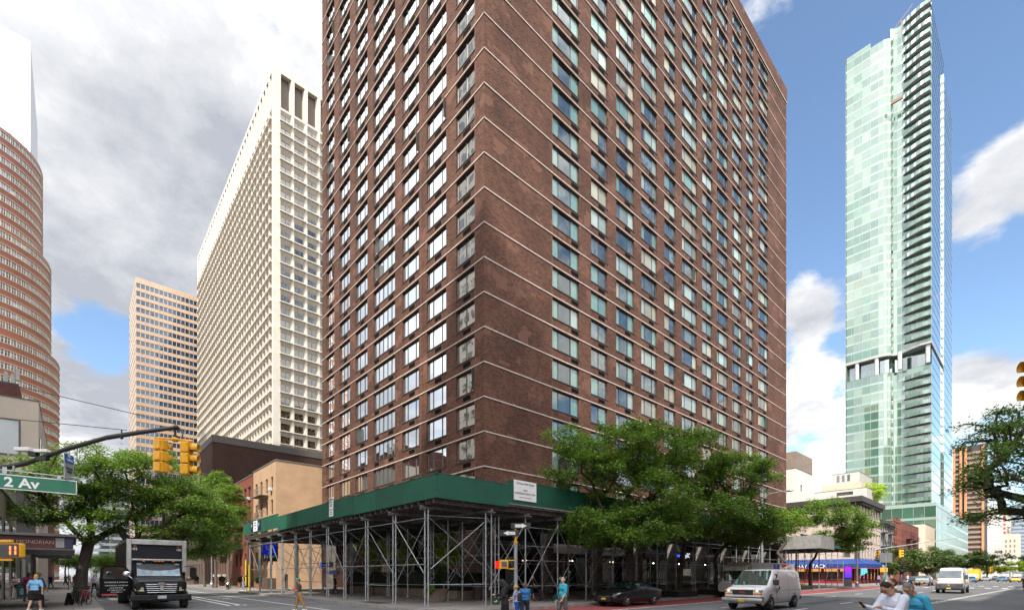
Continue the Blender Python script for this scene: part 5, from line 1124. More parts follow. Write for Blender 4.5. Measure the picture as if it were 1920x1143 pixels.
    x, y, d = at_x(984, X1); board('construction_sign', 'white sign giving the building address and the contractor on the green shed', X1 + .02, y, hgt(920.5, d), 1.42 * 1.25, 1.13, R_(90), [('245 East 54th Street', .17, .40, navy), ('POFI', .15, .02, navy), ('CONSTRUCTION CORP.', .15, -.16, navy), ('to anonymously report unsafe conditions call 311', .05, -.38, navy)])
    x, y, d = at_y(622, Y0); board('vertical_notice', 'tall white notice with black lettering on the green shed', x, Y0 - .02, hgt(950, d), .68, 1.3, 0, [('GEMINI', .19, .5, black_p), ('SCAFFOLD', .12, .32, black_p), ('SIDEWALK', .09, .16, black_p), ('BRIDGES', .09, .05, black_p), ('718-555-4040', .095, -.2, black_p), ('LICENSED', .08, -.38, black_p), ('INSURED', .08, -.5, black_p)])
    x, y, d = at_y(480, Y0); board('shed_banner', 'small white notice between two dark banners at the far end of the shed', x, Y0 - .04, 6.55, 1.35, 1.0, 0, [('PARKING', .2, .3, navy), ('ENTRANCE', .2, .05, navy), ('OPEN', .2, -.25, navy)])
    for dx in (-1.25, 1.2): board('dark_banner', 'dark blue banner left of the white notice on the shed' if dx < 0 else 'dark blue banner right of the white notice on the shed', x + dx, Y0 - .03, 6.6, .9, .85, 0, [('P', .5, 0, sign_white)], plain('banner_navy', (.012, .02, .07), .6))
    return rt
shed()
# grey metal canopy stepping out of the shed
rt = thing('metal_canopy', 'corrugated grey metal canopy standing out over the kerb past the third tree', 'canopy', (-20, 61, .15)); z0, z1 = 4.75, 6.2
m = MB(); m.box(-20.9, 60.9, z0, -16.6, 61, z1)
for k in range(26): m.box(-20.85 + .165 * k, 60.86, z0, -20.77 + .165 * k, 60.899, z1)
m.box(-20.9, 61.001, z1 - .1, -16.6, 66, z1 + .02); m.box(-16.7, 61.001, z0, -16.6, 66, z1 - .101); m.build('fascia', [plain('corrugated', (.33, .33, .32), .5, .3, .12, 2)], rt, True)
for (x, y) in ((-20.6, 61.2), (-20.6, 65.8), (-20.2, 61.2), (-18.1, 65.8)): m = MB(); m.tube((x, y, .15), (x, y, z0 + .02), .06); m.build('post', [metal_galv], rt, True)
# ================================================================ signals and street furniture
def signal_head(name, label, loc, rz, group=None, scale=1.0, lit=None, parent_kind='thing'):
    """three section head; lenses face -y before rotation"""
    rt = thing(name, label, 'traffic light', loc, rz, group); rt.scale = (scale,) * 3; b = MB()
    for k in range(3): z = -.35 * k; b.extr([(-.15, z), (-.17, z - .02), (-.17, z - .31), (-.15, z - .33), (.15, z - .33), (.17, z - .31), (.17, z - .02), (.15, z)], -.10, .10); b.box(-.11, .10, z - .30, .11, .16, z - .03)
    b.build('housing', [yellow_p], rt, bevel=.008)
    for k in range(3):
        v = MB(); z = -.165 - .35 * k; n = 18; vs = []
        for i in range(n + 1):
            t = R_(-35) + (math.pi + R_(70)) * i / n; vs += [(.142 * math.cos(t), -.10, z + .142 * math.sin(t)), (.142 * math.cos(t), -.36 + .02 * abs(math.cos(t)), z + .142 * math.sin(t) - .01), (.13 * math.cos(t), -.35, z + .13 * math.sin(t) - .01), (.13 * math.cos(t), -.10, z + .13 * math.sin(t))]
        v.add(vs, [(4 * i + j, 4 * i + (j + 1) % 4, 4 * i + 4 + (j + 1) % 4, 4 * i + 4 + j) for i in range(n) for j in range(4)], 0, True)
        vo = v.build('visor', [yellow_p], rt)
        le = MB(); le.lathe((0, 0, 0), [(.12, 0), (.10, .03), (.001, .045)], 16); l = le.build('lens', [plain(['lens_red', 'lens_amber', 'lens_green'][k], [(.16, .01, .01), (.17, .09, .01), (.01, .14, .08)][k], .2)], rt); l.location = (0, -.102, z); l.rotation_euler = (R_(90), 0, 0)
        le = MB()
        for sx_ in (-1, 1): le.box(sx_ * .17, -.11, z - .12, sx_ * .195, -.08, z - .09); le.box(sx_ * .17, -.11, z + .09, sx_ * .195, -.08, z + .12)
        le.build('hinge', [yellow_p], rt)
    return rt
pole = thing('signal_mast', 'black signal mast arm with guy cables carrying the pair of yellow signals', 'signal mast', (-24.5, -2.9, .15))
armA, tip = Vector((-24.5, -2.9, 5.1)), Vector((*at_depth(330, 15.4), hgt(801, 15.4))); m = MB(); m.tube((-24.5, -2.9, .15), (-24.5, -2.9, 9.5), .11, .09, 12); m.build('mast', [black_p], pole, True)
a50 = Vector((*at_depth(50, 16.1), hgt(868, 16.1))); m = MB(); pts = [armA, a50]; m.tube(armA, a50, .085, .08, 10)
prev = a50
for (px, py, d) in ((120, 835, 15.9), (200, 812, 15.7), (270, 801, 15.5)): q = Vector((*at_depth(px, d), hgt(py + 8, d))); m.tube(prev, q, .075, .07, 10); prev = q
m.tube(prev, tip, .068, .06, 10); m.ell(tuple(tip), .085, .085, .085); m.build('arm', [black_p], pole, True)
m = MB(); m.tube((-24.5, -2.9, 8.6), tuple(tip + Vector((0, 0, .12))), .012, n=5); m.tube((-24.5, -2.9, 7.2), (*at_depth(238, 15.6), hgt(806, 15.6)), .012, n=5); m.build('guy_cable', [black_p], pole, True)
hang = tip + Vector((-.02, -.02, 0)); m = MB(); m.tube(tuple(hang), tuple(hang - Vector((0, 0, .32))), .035); m.path([tuple(hang + Vector((.1, .1, 0))), tuple(hang + Vector((.2, .18, -.22))), tuple(hang + Vector((.12, .15, -.36)))], .018); m.tube(tuple(hang - Vector((0, 0, .25))), tuple(hang - Vector((0, 0, .36))), .07); m.build('hanger', [black_p], pole, True)
# the pair of heads hang under a yellow cross bracket; swaying a little
u = Vector((RX, RY, 0)); cr = hang - Vector((0, 0, .38)); m = MB(); m.tube(tuple(cr - u * .62 + Vector((0, 0, .06))), tuple(cr + u * .56 - Vector((0, 0, .05))), .035); m.ell(tuple(cr), .11, .11, .08); m.build('cross_bracket', [yellow_p], pole, True)
h = signal_head('traffic_light', 'yellow traffic signal seen from behind, left of the pair on the mast arm', tuple(cr - u * .47 + Vector((0, 0, -.02))), YAW + R_(172)); h.rotation_euler[1] = R_(0); h.rotation_euler[0] = R_(0)
h = signal_head('traffic_light', 'yellow traffic signal side on with three hoods, right of the pair on the mast arm', tuple(cr + u * .38 - Vector((0, 0, .10))), YAW + R_(99))
m = MB(); q = Vector((*at_depth(228, 15.6), hgt(808, 15.6))); m.tube(tuple(q + Vector((0, 0, .05))), tuple(q - Vector((0, 0, .16))), .02); m.ell(tuple(q - Vector((0, 0, .2))), .05, .05, .06); m.build('sensor', [metal_dark], pole, True)
cm = thing('traffic_camera', 'white twin traffic cameras on the signal mast arm', 'camera', (*at_depth(66, 15.9), hgt(846, 15.9)), YAW)
m = MB(); m.box(-.52, -.2, -.02, -.02, .0, .10); m.box(.02, -.1, -.04, .45, .08, .06); m.build('housing', [white_p], cm, bevel=.02); m = MB(); m.box(-.15, -.1, -.16, .1, .05, -.041); m.box(.1, -.08, -.3, .42, .06, -.17); m.build('bracket', [metal_dark], cm)
sg = thing('street_sign', 'large green 2 Av street sign with white border hanging from the mast arm', 'street sign', (-22, -.9, 4.74), R_(90)); m = MB(); m.box(-1.15, -.015, -.235, .99, .015, .235); m.build('border', [sign_white], sg, bevel=.0); m = MB(); m.box(-1.13, -.02, -.205, .965, -.0155, .205); m.build('panel', [sign_green], sg)
text('2 Av', .42, sign_white, sg, (-.32, -.024, -.02), (R_(90), 0, 0), width=.012)
m = MB(); m.tube((-1.3, 0, .36), (1.18, 0, .33), .022); m.box(.5, -.02, .22, .6, .02, .36); m.box(-.75, -.02, .23, -.65, .02, .45); m.tube((-.5, .0, .36), (-.5, .0, .52), .03); m.build('hanger_rod', [metal_galv], sg)
bs = thing('hanging_sign', 'small blue and grey regulation sign hanging edge-on beside the green one', 'street sign', (*at_depth(129, 16.2), hgt(875, 16.2)), YAW + R_(107)); m = MB(); m.box(-.26, -.012, -.42, .26, .012, .42); m.build('panel', [plain('sign_grey', (.35, .38, .36), .5)], bs); m = MB(); m.box(-.25, -.018, .12, .25, -.0125, .41); m.build('blue_field', [plain('sign_blue', (.02, .12, .42), .5)], bs)
text('NO\nTURNS', .12, sign_white, bs, (0, -.022, .28), (R_(90), 0, 0)); text('TRUCKS\nBUSES', .10, black_p, bs, (0, -.022, -.12), (R_(90), 0, 0)); m = MB(); m.path([(0, 0, .42), (.03, 0, .55), (-.02, 0, .66), (0, 0, .75)], .02); m.build('chain', [metal_galv], bs)
pd_ = thing('pedestrian_signal', 'pedestrian countdown signal showing a red 11 below the green street sign', 'pedestrian signal', (*at_depth(12, 15), hgt(1031, 15)), YAW + R_(-6)); m = MB(); m.box(-.62, .0, -.22, .45, .2, .22); m.build('housing', [yellow_p], pd_, bevel=.05); m = MB(); m.box(-.6, -.02, -.2, .43, -.002, .2); m.build('face', [plain('signal_face', (.03, .03, .033), .4)], pd_, bevel=.0)
red_l = emis('countdown_red', (1, .10, .02), 3.2)
for x in (.16, .34):
    m = MB()
    for (a, b) in ((-.13, -.01), (.01, .13)): m.box(x - .022, -.03, a, x + .022, -.0205, b)
    m.build('digit', [red_l], pd_)
m = MB(); m.box(-.7, .05, .26, .1, .12, .34); m.box(-.7, .05, -.32, .12, .1, -.25); m.build('bracket', [yellow_p], pd_)
h = signal_head('traffic_light', 'orange yellow traffic signal, partly cut off, above the hanging branch', (*at_depth(1945, 11.8), hgt(674, 11.8)), YAW + R_(-98))
m2 = thing('signal_mast', 'black signal mast holding the lone signal above the hanging branch', 'signal mast', (1.9, 18.9, .15)); m = MB(); m.tube((1.9, 18.9, .15), (1.9, 18.9, 8.2), .1, .08, 10); m.tube((1.9, 18.9, 7.9), (h.location.x, h.location.y, 7.75), .06); m.tube((h.location.x, h.location.y, 7.75), (h.location.x, h.location.y, h.location.z - .01), .03); m.build('mast', [black_p], m2, True)
# hotel canopy
cp = thing('hotel_canopy', 'dark red hotel canopy with pale lettering and grey and blue panels', 'canopy', (-31.5, -1.5, 3.0)); m = MB(); m.box(-40, -3.38, 3.62, -31.3, .12, 3.74); m.box(-40, -3.38, 2.98, -31.35, .06, 3.04); m.build('canopy_rim', [plain('canopy_steel', (.10, .10, .105), .4, .5)], cp, True)
m = MB(); m.box(-39.8, -3.38, 3.045, -31.6, .0, 3.615); m.build('canopy_box', [plain('canopy_red', (.09, .012, .012), .5)], cp, True); m = MB(); m.box(-31.6, -.62, 3.1, -31.57, -.32, 3.56); m.build('white_panel', [plain('panel_grey', (.35, .36, .38), .5)], cp, True); m = MB(); m.box(-31.6, -.3, 3.1, -31.57, -.02, 3.56); m.build('blue_panel', [plain('panel_navy', (.01, .015, .08), .4)], cp, True)
text('MONDRIAN', .235, plain('canopy_letter', (.42, .30, .24), .5), cp, (-.06, .2, .33), (R_(90), 0, R_(90)))
cb = thing('signboard', 'green and white pavement signboard beyond the walkers on the hotel pavement', 'signboard', (-47.5, -2.4, .15), R_(78)); m = MB(); m.box(-.5, -.03, .12, .5, .03, 1.15); m.build('board', [plain('board_green', (.02, .07, .06), .5)], cb); m = MB(); m.box(-.5, -.02, 0, -.44, .02, .12); m.box(.44, -.02, 0, .5, .02, .12); m.build('leg', [metal_dark], cb); m = MB(); m.lathe((.25, -.04, .9), [(.13, 0), (.13, .01)], 14); x = m.build('emblem', [sign_white], cb); text('FRESH\nCOFFEE\nTODAY', .14, sign_white, cb, (-.1, -.034, .5), (R_(90), 0, 0))
# far marquee beyond
mq = thing('marquee', 'dark green restaurant marquee further down the left sidewalk', 'marquee', (-75, -2, 3)); m = MB(); m.box(-90, -3.4, 4.0, -74, -.1, 4.7); m.build('canopy', [plain('marquee_green', (.02, .05, .045), .6)], mq, True); m = MB()
for y in (-.4, -3.2): m.tube((-74.4, y, .15), (-74.4, y, 4.0), .03)
m.build('post', [metal_dark], mq, True); m = MB(); m.lathe((0, 0, 0), [(.3, 0), (.3, .02)], 16); e = m.build('emblem', [sign_white], mq); e.location = (1.02, .6, 1.35); e.rotation_euler = (0, R_(90), 0)
# lamp posts
def lamp_post(label, x, y, h_, r=.09, arm=None, mat=metal_galv, group=None):
    rt = thing('lamp_post', label, 'lamp post', (x, y, .15), 0, group); m = MB(); m.lathe((0, 0, 0), [(.24, 0), (.24, .5), (.17, .62), (r, .9)], 8, smooth=False); m.tube((0, 0, .88), (0, 0, h_), r, r * .6, 10); m.build('pole', [mat], rt)
    if arm:
        m = MB(); m.path([(0, 0, h_), (arm[0] * .3, arm[1] * .3, h_ + .5), (arm[0], arm[1], h_ + .6)], .04); a = m.build('arm', [mat], rt); m = MB(); m.ell((arm[0] * 1.1, arm[1] * 1.1, h_ + .56), .4, .18, .1); m.build('lamp_head', [mat], rt)
    return rt
GL = 'street lamp posts'
x, y, d = at_y(397, 13.2); lamp_post('grey lamp post before the brownstones, rising into the street tree', x, y, 8.5, .10, (2, -1.5), group=GL)
x, y, d = at_x(1429, -18.6); lamp_post('bright galvanised lamp post behind the white work van', x, y, 9, .14, (2.2, 0), group=GL)
x, y, d = at_x(1607, -18.5); lp = lamp_post('tall dark lamp post with the long signal arm by the kiosk', x, y, 9, .15, (2.2, 0), plain('post_grey', (.16, .17, .18), .5, .5), group=GL)
X0, Y0 = x, y; m = MB(); m.tube((X0, Y0, 5.1), (X0 + 10.6, Y0 + 9, 7.2), .07, .05); m.build('signal_arm', [metal_galv], lp, True)
for i, px in enumerate((1645, 1688)):
    t = (.30, 1.0)[i]; d = 84 if i else 82
    signal_head('traffic_light', ['distant yellow signal nearer its pole above the blue awning', 'distant yellow signal at the far end of the long arm'][i], (*at_depth(px, 76), hgt(1034 + 2 * i, 76) + .5), YAW + R_((-30, 60)[i]), 'distant traffic signals', 1.15)
x, y = at_depth(1661, 72); lp = lamp_post('short grey post carrying a dark sign board seen from behind', x, y, 4.6, .1, group=None); m = MB(); m.box(-.95, -.03, 3.5, .95, .03, 4.9); o = m.build('sign_board', [plain('sign_back', (.13, .14, .15), .6)], lp); o.rotation_euler = (0, 0, YAW)
# corner post with one way signs and ped signal
x, y = at_depth(967, 25.2); cpst = thing('sign_post', 'grey and yellow corner post with two one way signs in front of the shed', 'sign post', (x, y, .15), YAW)
m = MB(); m.lathe((0, 0, 0), [(.24, 0), (.2, .55), (.13, .7), (.11, .72)], 4, smooth=False, rz=R_(45)); m.tube((0, 0, .5), (0, 0, 3.3), .11, .095, 12); m.build('post', [plain('post_bluegrey', (.30, .34, .37), .5, .3)], cpst); m = MB(); m.tube((0, 0, 3.3), (0, 0, 4.35), .055, n=10); m.tube((0, 0, 3.28), (0, 0, 3.4), .12, n=12); m.build('upper_post', [yellow_p], cpst)
for k, (z, dx, s_) in enumerate(((4.2, .05, 1), (3.82, -.12, -1))):
    m = MB(); m.box(dx - .42 * (s_ < 0) - .3, -.09, z - .15, dx + .42 * (s_ > 0) + .3, -.075, z + .15); pl = m.build('one_way_plate', [black_p], cpst)
    cx = dx + .21 * s_; a = MB(); a.add([(cx - .30 * s_, -.094, z - .075), (cx + .06 * s_, -.094, z - .075), (cx + .06 * s_, -.094, z - .12), (cx + .31 * s_, -.094, z), (cx + .06 * s_, -.094, z + .12), (cx + .06 * s_, -.094, z + .075), (cx - .30 * s_, -.094, z + .075)], [(0, 1, 5, 6), (2, 3, 4)]); a.build('arrow', [sign_white], pl)
    text('ONE WAY', .075, black_p, pl, (cx - .1 * s_, -.1, z), (R_(90), 0, 0), ext=.001)
x, y = at_depth(944, 25.0); ps_ = thing('pedestrian_signal', 'yellow pedestrian signal with red side light on the corner post', 'pedestrian signal', (x, y, hgt(1057, 25)), YAW); m = MB(); m.box(-.2, -.12, -.23, .25, .12, .23); m.build('housing', [yellow_p], ps_, bevel=.02); m = MB(); m.box(-.1, -.125, -.14, .18, -.121, .14); m.build('face', [plain('signal_face2', (.09, .085, .08), .4)], ps_); m = MB(); m.box(-.42, -.1, -.2, -.21, .1, .16); m.build('side_light', [emis('red_glow', (.8, .02, .01), .9)], ps_); m = MB(); m.box(.251, -.04, -.26, .6, .04, -.2); m.box(.251, -.04, .18, .6, .04, .23); m.build('bracket', [yellow_p], ps_)
# kiosk, phone, hydrant, poles, parking sign, shop awning etc.
x, y, d = gnd(1590, 1103); x, y, d = at_x(1590, -19.0); k_ = thing('information_kiosk', 'tall slim information kiosk with a purple and blue screen', 'kiosk', (x, y, .15), R_(15)); m = MB(); m.box(-.48, -.16, 0, .48, .16, 2.95); m.build('body', [plain('kiosk_grey', (.24, .25, .26), .4, .4)], k_, bevel=.03); m = MB(); m.box(-.44, -.175, 1.15, .44, -.161, 2.9); m.build('bezel', [black_p], k_)
m, t = newmat('kiosk_screen'); L = t.links.new; o_ = N('ShaderNodeOutputMaterial', t); e_ = N('ShaderNodeEmission', t); L(e_.outputs[0], o_.inputs[0]); tc = N('ShaderNodeTexCoord', t); sp_ = N('ShaderNodeSeparateXYZ', t); L(tc.outputs['Object'], sp_.inputs[0]); mr = N('ShaderNodeMapRange', t); mr.inputs[1].default_value = 1.3; mr.inputs[2].default_value = 2.8; L(sp_.outputs[2], mr.inputs[0]); mx = N('ShaderNodeMix', t, data_type='RGBA'); mx.inputs[6].default_value = (.05, .04, .75, 1); mx.inputs[7].default_value = (.38, .02, .55, 1); L(mr.outputs[0], mx.inputs[0]); L(mx.outputs[2], e_.inputs[0]); e_.inputs[1].default_value = .9; scrm = m
m = MB(); m.box(-.4, -.18, 1.25, .4, -.1755, 2.82); m.build('screen', [scrm], k_)
x, y, d = at_y(427, 13.0); hy = thing('fire_hydrant', 'black fire hydrant with a silver cap on the north kerb', 'fire hydrant', (x, y, .15)); m = MB(); m.lathe((0, 0, 0), [(.2, 0), (.2, .06), (.13, .08), (.12, .5), (.16, .52), (.16, .58)], 14); m.tube((-.22, 0, .42), (.22, 0, .42), .07); m.tube((0, -.2, .35), (0, 0, .35), .08); m.build('barrel', [black_p], hy); m = MB(); m.lathe((0, 0, .58), [(.15, 0), (.12, .1), (.04, .17), (.03, .22)], 14); m.build('cap', [chrome], hy)
for i, px in enumerate((461, 467)): x, y, d = at_y(px, 13.1 + .3 * i); q = thing('yellow_pole', ['yellow painted pole at the end of the shed', 'leaning yellow and black banded pole at the end of the shed'][i], 'pole', (x, y, .15)); m = MB(); m.tube((0, 0, 0), (.1 * i, 0, 3.2 - .5 * i), .07); m.build('shaft', [plain('pole_yellow', (.62, .50, .03), .6)], q); m = MB(); m.tube((0, 0, .4), (0, 0, .55), .085); m.tube((0.03 * i, 0, 1.5), (0.03 * i, 0, 1.6), .085); m.build('band', [black_p], q)
x, y, d = at_y(507, 15.2); pk = thing('parking_sign', 'blue square parking sign with white letters hung under the shed', 'sign', (x, y, 4.15), R_(28)); m = MB(); m.box(-.95, -.08, -.95, .95, .08, .95); m.build('case', [black_p], pk); m = MB(); m.box(-.9, -.095, -.2, .9, -.081, .9); m.build('blue_face', [emis('parking_blue', (.004, .02, .5), .3)], pk); text('ICP', .75, sign_white, pk, (0, -.1, .45), (R_(90), 0, 0), width=.02); text('Parking', .5, sign_white, pk, (0, -.1, -.42), (R_(90), 0, 0), width=.01); m = MB(); m.tube((-.5, 0, .95), (-.5, 0, 1.4), .02); m.tube((.5, 0, .95), (.5, 0, 1.4), .02); m.build('hanger', [metal_dark], pk)
x, y, d = at_y(612, 18.0); pe = thing('garage_sign', 'blue parking entrance sign over the garage under the shed', 'sign', (x, y, 2.75), R_(0)); m = MB(); m.box(-1.5, -.05, -.28, 1.5, .05, .25); m.build('panel', [plain('garage_navy', (.02, .025, .05), .5)], pe); m = MB(); m.box(-1.48, -.06, -.24, -1.05, -.051, .22); m.build('blue_square', [emis('garage_blue', (.02, .08, .6), .8)], pe); text('P', .4, sign_white, pe, (-1.26, -.065, -.02), (R_(90), 0, 0)); text('MONTHLY RATES', .24, sign_white, pe, (.2, -.055, -.02), (R_(90), 0, 0)); m = MB(); m.tube((-1.2, 0, .25), (-1.2, 0, 2.5), .02); m.tube((1.2, 0, .25), (1.2, 0, 2.5), .02); m.build('hanger', [metal_dark], pe)
ga = thing('garage_awning', 'small pale blue garage awning below the parking entrance sign', 'awning', (x + .9, y + .2, 1.95)); m = MB(); m.extr([(-1.1, -.1), (1.1, -.1), (1.0, .28), (-1.0, .28)], -.3, .3); m.build('cover', [plain('awning_violet', (.20, .20, .42), .6)], ga)
x, y, d = at_y(537, 16.6); ab = thing('signboard', 'dark framed folding signboard on the pavement left of the shed posts', 'signboard', (x, y, .15), R_(-8)); m = MB(); m.box(-.85, -.05, .25, .85, .0, 1.75); m.build('frame', [black_p], ab, bevel=.04); m = MB(); m.box(-.76, -.065, .34, .76, -.051, 1.66); m.build('board', [plain('board_grey', (.13, .13, .125), .6)], ab); m = MB(); m.tube((-.7, 0, .25), (-.8, .25, 0), .03); m.tube((.7, 0, .25), (.8, .25, 0), .03); m.build('leg', [black_p], ab)
x, y, d = at_y(497, 16.3); cb_ = thing('utility_enclosure', 'brown plywood enclosure beside the blue parking sign', 'enclosure', (x, y, .15)); m = MB(); m.box(-1.0, -.1, 0, 1.0, .9, 1.3); m.build('body', [plain('plywood_brown', (.13, .085, .06), .85, 0, .2, 3)], cb_, bevel=.01); m = MB()
for k in range(9): m.box(-.95 + .22 * k, -.115, .03, -.93 + .22 * k, -.101, 1.27)
m.build('board_joint', [cornb], cb_)
# litter bin by plaza wall
x, y, d = at_y(896, 19.5); lb = thing('litter_bin', 'dark litter bin against the plaza brick wall', 'litter bin', (x, y, .15)); m = MB(); m.lathe((0, 0, 0), [(.28, 0), (.33, .9), (.36, .95), (.3, 1.0)], 16); m.build('body', [plain('bin_brown', (.04, .025, .02), .6)], lb); m = MB(); m.lathe((0, 0, 1.0), [(.3, 0), (.25, .2), (.05, .26)], 16); m.build('lid', [metal_dark], lb)
# corner shop under the pale tenement: blue awning, red front
aw = thing('shop_awning', 'long blue awning wrapping the ground floor of the corner tenement', 'awning', (-24, 110.4, 3.2)); blu = plain('awning_blue', (.007, .042, .20), .6, 0, .1, 1)
m = MB(); m.add([(-41, 110.5, 4.9), (-24, 110.5, 4.9), (-22.2, 108.6, 3.9), (-41, 108.6, 3.9), (-41, 108.6, 3.1), (-22.2, 108.6, 3.1)], [(0, 1, 2, 3), (3, 2, 5, 4)]); m.add([(-24, 110.5, 4.9), (-24, 129, 4.9), (-22.2, 129, 3.9), (-22.2, 108.6, 3.9), (-22.2, 129, 3.1), (-22.2, 108.6, 3.1)], [(0, 1, 2, 3), (3, 2, 4, 5)])
m.build('cover', [blu], aw, True, fix=False); text('DOG & HAY STACK', 1.0, sign_white, aw, (-9.0, -1.84, .28), (R_(90), 0, 0)); text('BREWER', .8, sign_white, aw, (1.85, 12.5, .28), (R_(90), 0, R_(90))); m = MB(); m.box(-41, 108.58, 3.0, -22.19, 108.64, 3.12); m.box(-22.24, 108.65, 3.0, -22.18, 129, 3.12); m.build('piping', [plain('awning_red', (.45, .03, .03), .6)], aw, True)
sf = thing('corner_shop', 'red framed corner shop with orange lit windows under the blue awning', 'shop', (-24, 110.3, .15)); m = MB()
for k in range(7): m.box(-41 + 2.75 * k, 110.2, .15, -40.5 + 2.75 * k, 110.54, 3.6)
for k in range(7): m.box(-23.96, 110.4 + 2.9 * k, .15, -23.7, 110.9 + 2.9 * k, 3.6)
m.box(-41, 110.3, .15, -24, 110.54, .7); m.box(-23.96, 110.9, .15, -23.8, 129, .7); m.build('frame', [plain('shop_red', (.30, .02, .025), .5)], sf, True)
m = MB(); m.box(-40.5, 110.42, .7, -24.2, 110.5, 3.2, 0); m.box(-23.95, 111, .7, -23.9, 129, 3.2, 0); m.box(-40.5, 110.36, 2.5, -26, 110.41, 3.1, 1); m.build('glass', [pane('shop_bright', (.09, .08, .06), .25, 1.1, .02), emis('orange_shop_light', (.9, .38, .1), .55)], sf, True)
x, y, d = at_depth(1618, 78)[0], at_depth(1618, 78)[1], 78
fg = thing('hanging_flag', 'light blue shop flag hanging under the end of the blue awning', 'flag', (x, y + 20, 2.9)) if False else None
xf, yf, df = at_y(1620, 107.2); fg = thing('hanging_flag', 'light blue shop flag hanging under the end of the blue awning', 'flag', (xf, yf, 1.6), YAW); m = MB()
for k in range(6): m.quad((-.6 + .2 * k, .08 * (k % 2), 0 + .1 * k), (-.4 + .2 * k, .08 * ((k + 1) % 2), .1 * k + .1), (-.4 + .2 * k, .08 * ((k + 1) % 2), 1.4), (-.6 + .2 * k, .08 * (k % 2), 1.4))
m.build('cloth', [plain('flag_cyan', (.08, .42, .52), .7)], fg)
for i, (px, Y, w, col, lab) in enumerate(((1668, 131, 5, 'awning_crimson', 'crimson shop awning beside the tree on the avenue'), (1745, 176, 9, 'awning_maroon', 'maroon shop awning behind the parked cars'), (1690, 139, 4, 'awning_teal', 'dark teal shop awning under the whitewashed tenement'))):
    x, y, d = at_x(px, -24); a = thing('shop_awning', lab, 'awning', (-24, y, 3.0)); m = MB(); m.add([(0, -w / 2, 1.1), (0, w / 2, 1.1), (1.4, w / 2, .3), (1.4, -w / 2, .3), (1.4, -w / 2, -.2), (1.4, w / 2, -.2)], [(0, 1, 2, 3), (3, 2, 5, 4)]); m.add([(0, -w / 2, 1.1), (1.4, -w / 2, .3), (1.4, -w / 2, -.2), (0, -w / 2, -.2)], [(0, 1, 2, 3)]); m.build('cover', [plain(col, [(.30, .02, .03), (.20, .015, .02), (.02, .10, .10)][i], .6)], a, fix=False)
rt = thing('billboard_cap', 'orange no standing sign on a red post near the crosswalk', 'sign', (*at_depth(1651, 90), .15), YAW); m = MB(); m.tube((0, 0, 0), (0, 0, 2.6), .05); m.build('post', [plain('post_red', (.4, .03, .02), .5)], rt); m = MB(); m.box(-.1, -.05, 2.2, 1.3, 0, 3.0); m.build('panel', [plain('panel_orange', (.75, .33, .02), .5)], rt)
for i, (px, d) in enumerate(((1826, 190), (1893, 230))):
    x, y = at_depth(px, d); g_ = thing('street_sign', ['distant green street sign over the far crossing', 'farther green street sign near the vanishing point'][i], 'street sign', (x, y, 6 - .6 * i), YAW); m = MB(); m.box(-2.6, -.05, 0, 2.6, .05, .8); m.build('panel', [sign_green], g_); m = MB(); m.tube((2.2, .1, -6 + .6 * i + .15), (2.2, .1, .7), .1); m.build('post', [metal_galv], g_)
for i, (px, py, d) in enumerate(((1834, 1055, 170), (1902, 1061, 200), (1858, 1062, 160))):
    signal_head('traffic_light', ['far yellow signal left of the flat topped tree', 'far yellow signal near the taxi', 'far yellow signal above the far crossing'][i], (*at_depth(px, d), hgt(py, d)), YAW + R_(20), 'distant traffic signals', 1.6)
# ================================================================ people
def capsule(mb, p, q, r1, r2, n=10, k=3, m=0):
    p = Vector(p); q = Vector(q); d = q - p
    if d.length < 1e-5: d = Vector((0, 0, 1e-4)); q = p + d
    L_ = d.normalized(); a = L_.orthogonal().normalized(); b = L_.cross(a); rings = []
    for i in range(k + 1):
        t = math.pi / 2 * i / k; rings.append((p - L_ * r1 * math.cos(t), r1 * math.sin(t) + 1e-4))
    for i in range(k + 1):
        t = math.pi / 2 * i / k; rings.append((q + L_ * r2 * math.sin(t), r2 * math.cos(t) + 1e-4))
    vs = []
    for c, r in rings:
        for i in range(n): t = 2 * math.pi * i / n; vs.append(tuple(c + (a * math.cos(t) + b * math.sin(t)) * r))
    K = len(rings); fs = [(j * n + i, j * n + (i + 1) % n, (j + 1) * n + (i + 1) % n, (j + 1) * n + i) for j in range(K - 1) for i in range(n)]
    fs += [tuple(reversed(range(n))), tuple(range((K - 1) * n, K * n))]; mb.add(vs, fs, m, True)
def blob(name, mb, mat, parent, vox, extra=None, smooth=3):
    o = mb.build('tmp', mat, None); r = o.modifiers.new('r', 'REMESH'); r.mode = 'VOXEL'; r.voxel_size = vox; r.use_smooth_shade = True
    s = o.modifiers.new('s', 'SMOOTH'); s.iterations = smooth; s.factor = .5
    me = bpy.data.meshes.new_from_object(o.evaluated_get(bpy.context.evaluated_depsgraph_get())); old = o.data; bpy.data.objects.remove(o); bpy.data.meshes.remove(old)
    if extra is not None:
        e = extra.build('tmp2', mat, None); bm = bmesh.new(); bm.from_mesh(me); bm.from_mesh(e.data); bm.to_mesh(me); bm.free(); x = e.data; bpy.data.objects.remove(e); bpy.data.meshes.remove(x)
    me.name = name
    for p in me.polygons: p.use_smooth = True
    me.materials.clear(); me.materials.append(mat)
    n = bpy.data.objects.new(name, me); COL.objects.link(n); n.parent = parent; return n
SK = [plain('skin_light', (.56, .33, .22), .5, 0, .05), plain('skin_mid', (.46, .25, .155), .5, 0, .05), plain('skin_dark', (.14, .07, .045), .5, 0, .05)]
def cloth(n, c, v=.1): return plain('cloth_' + n, c, .85, 0, v, 14)
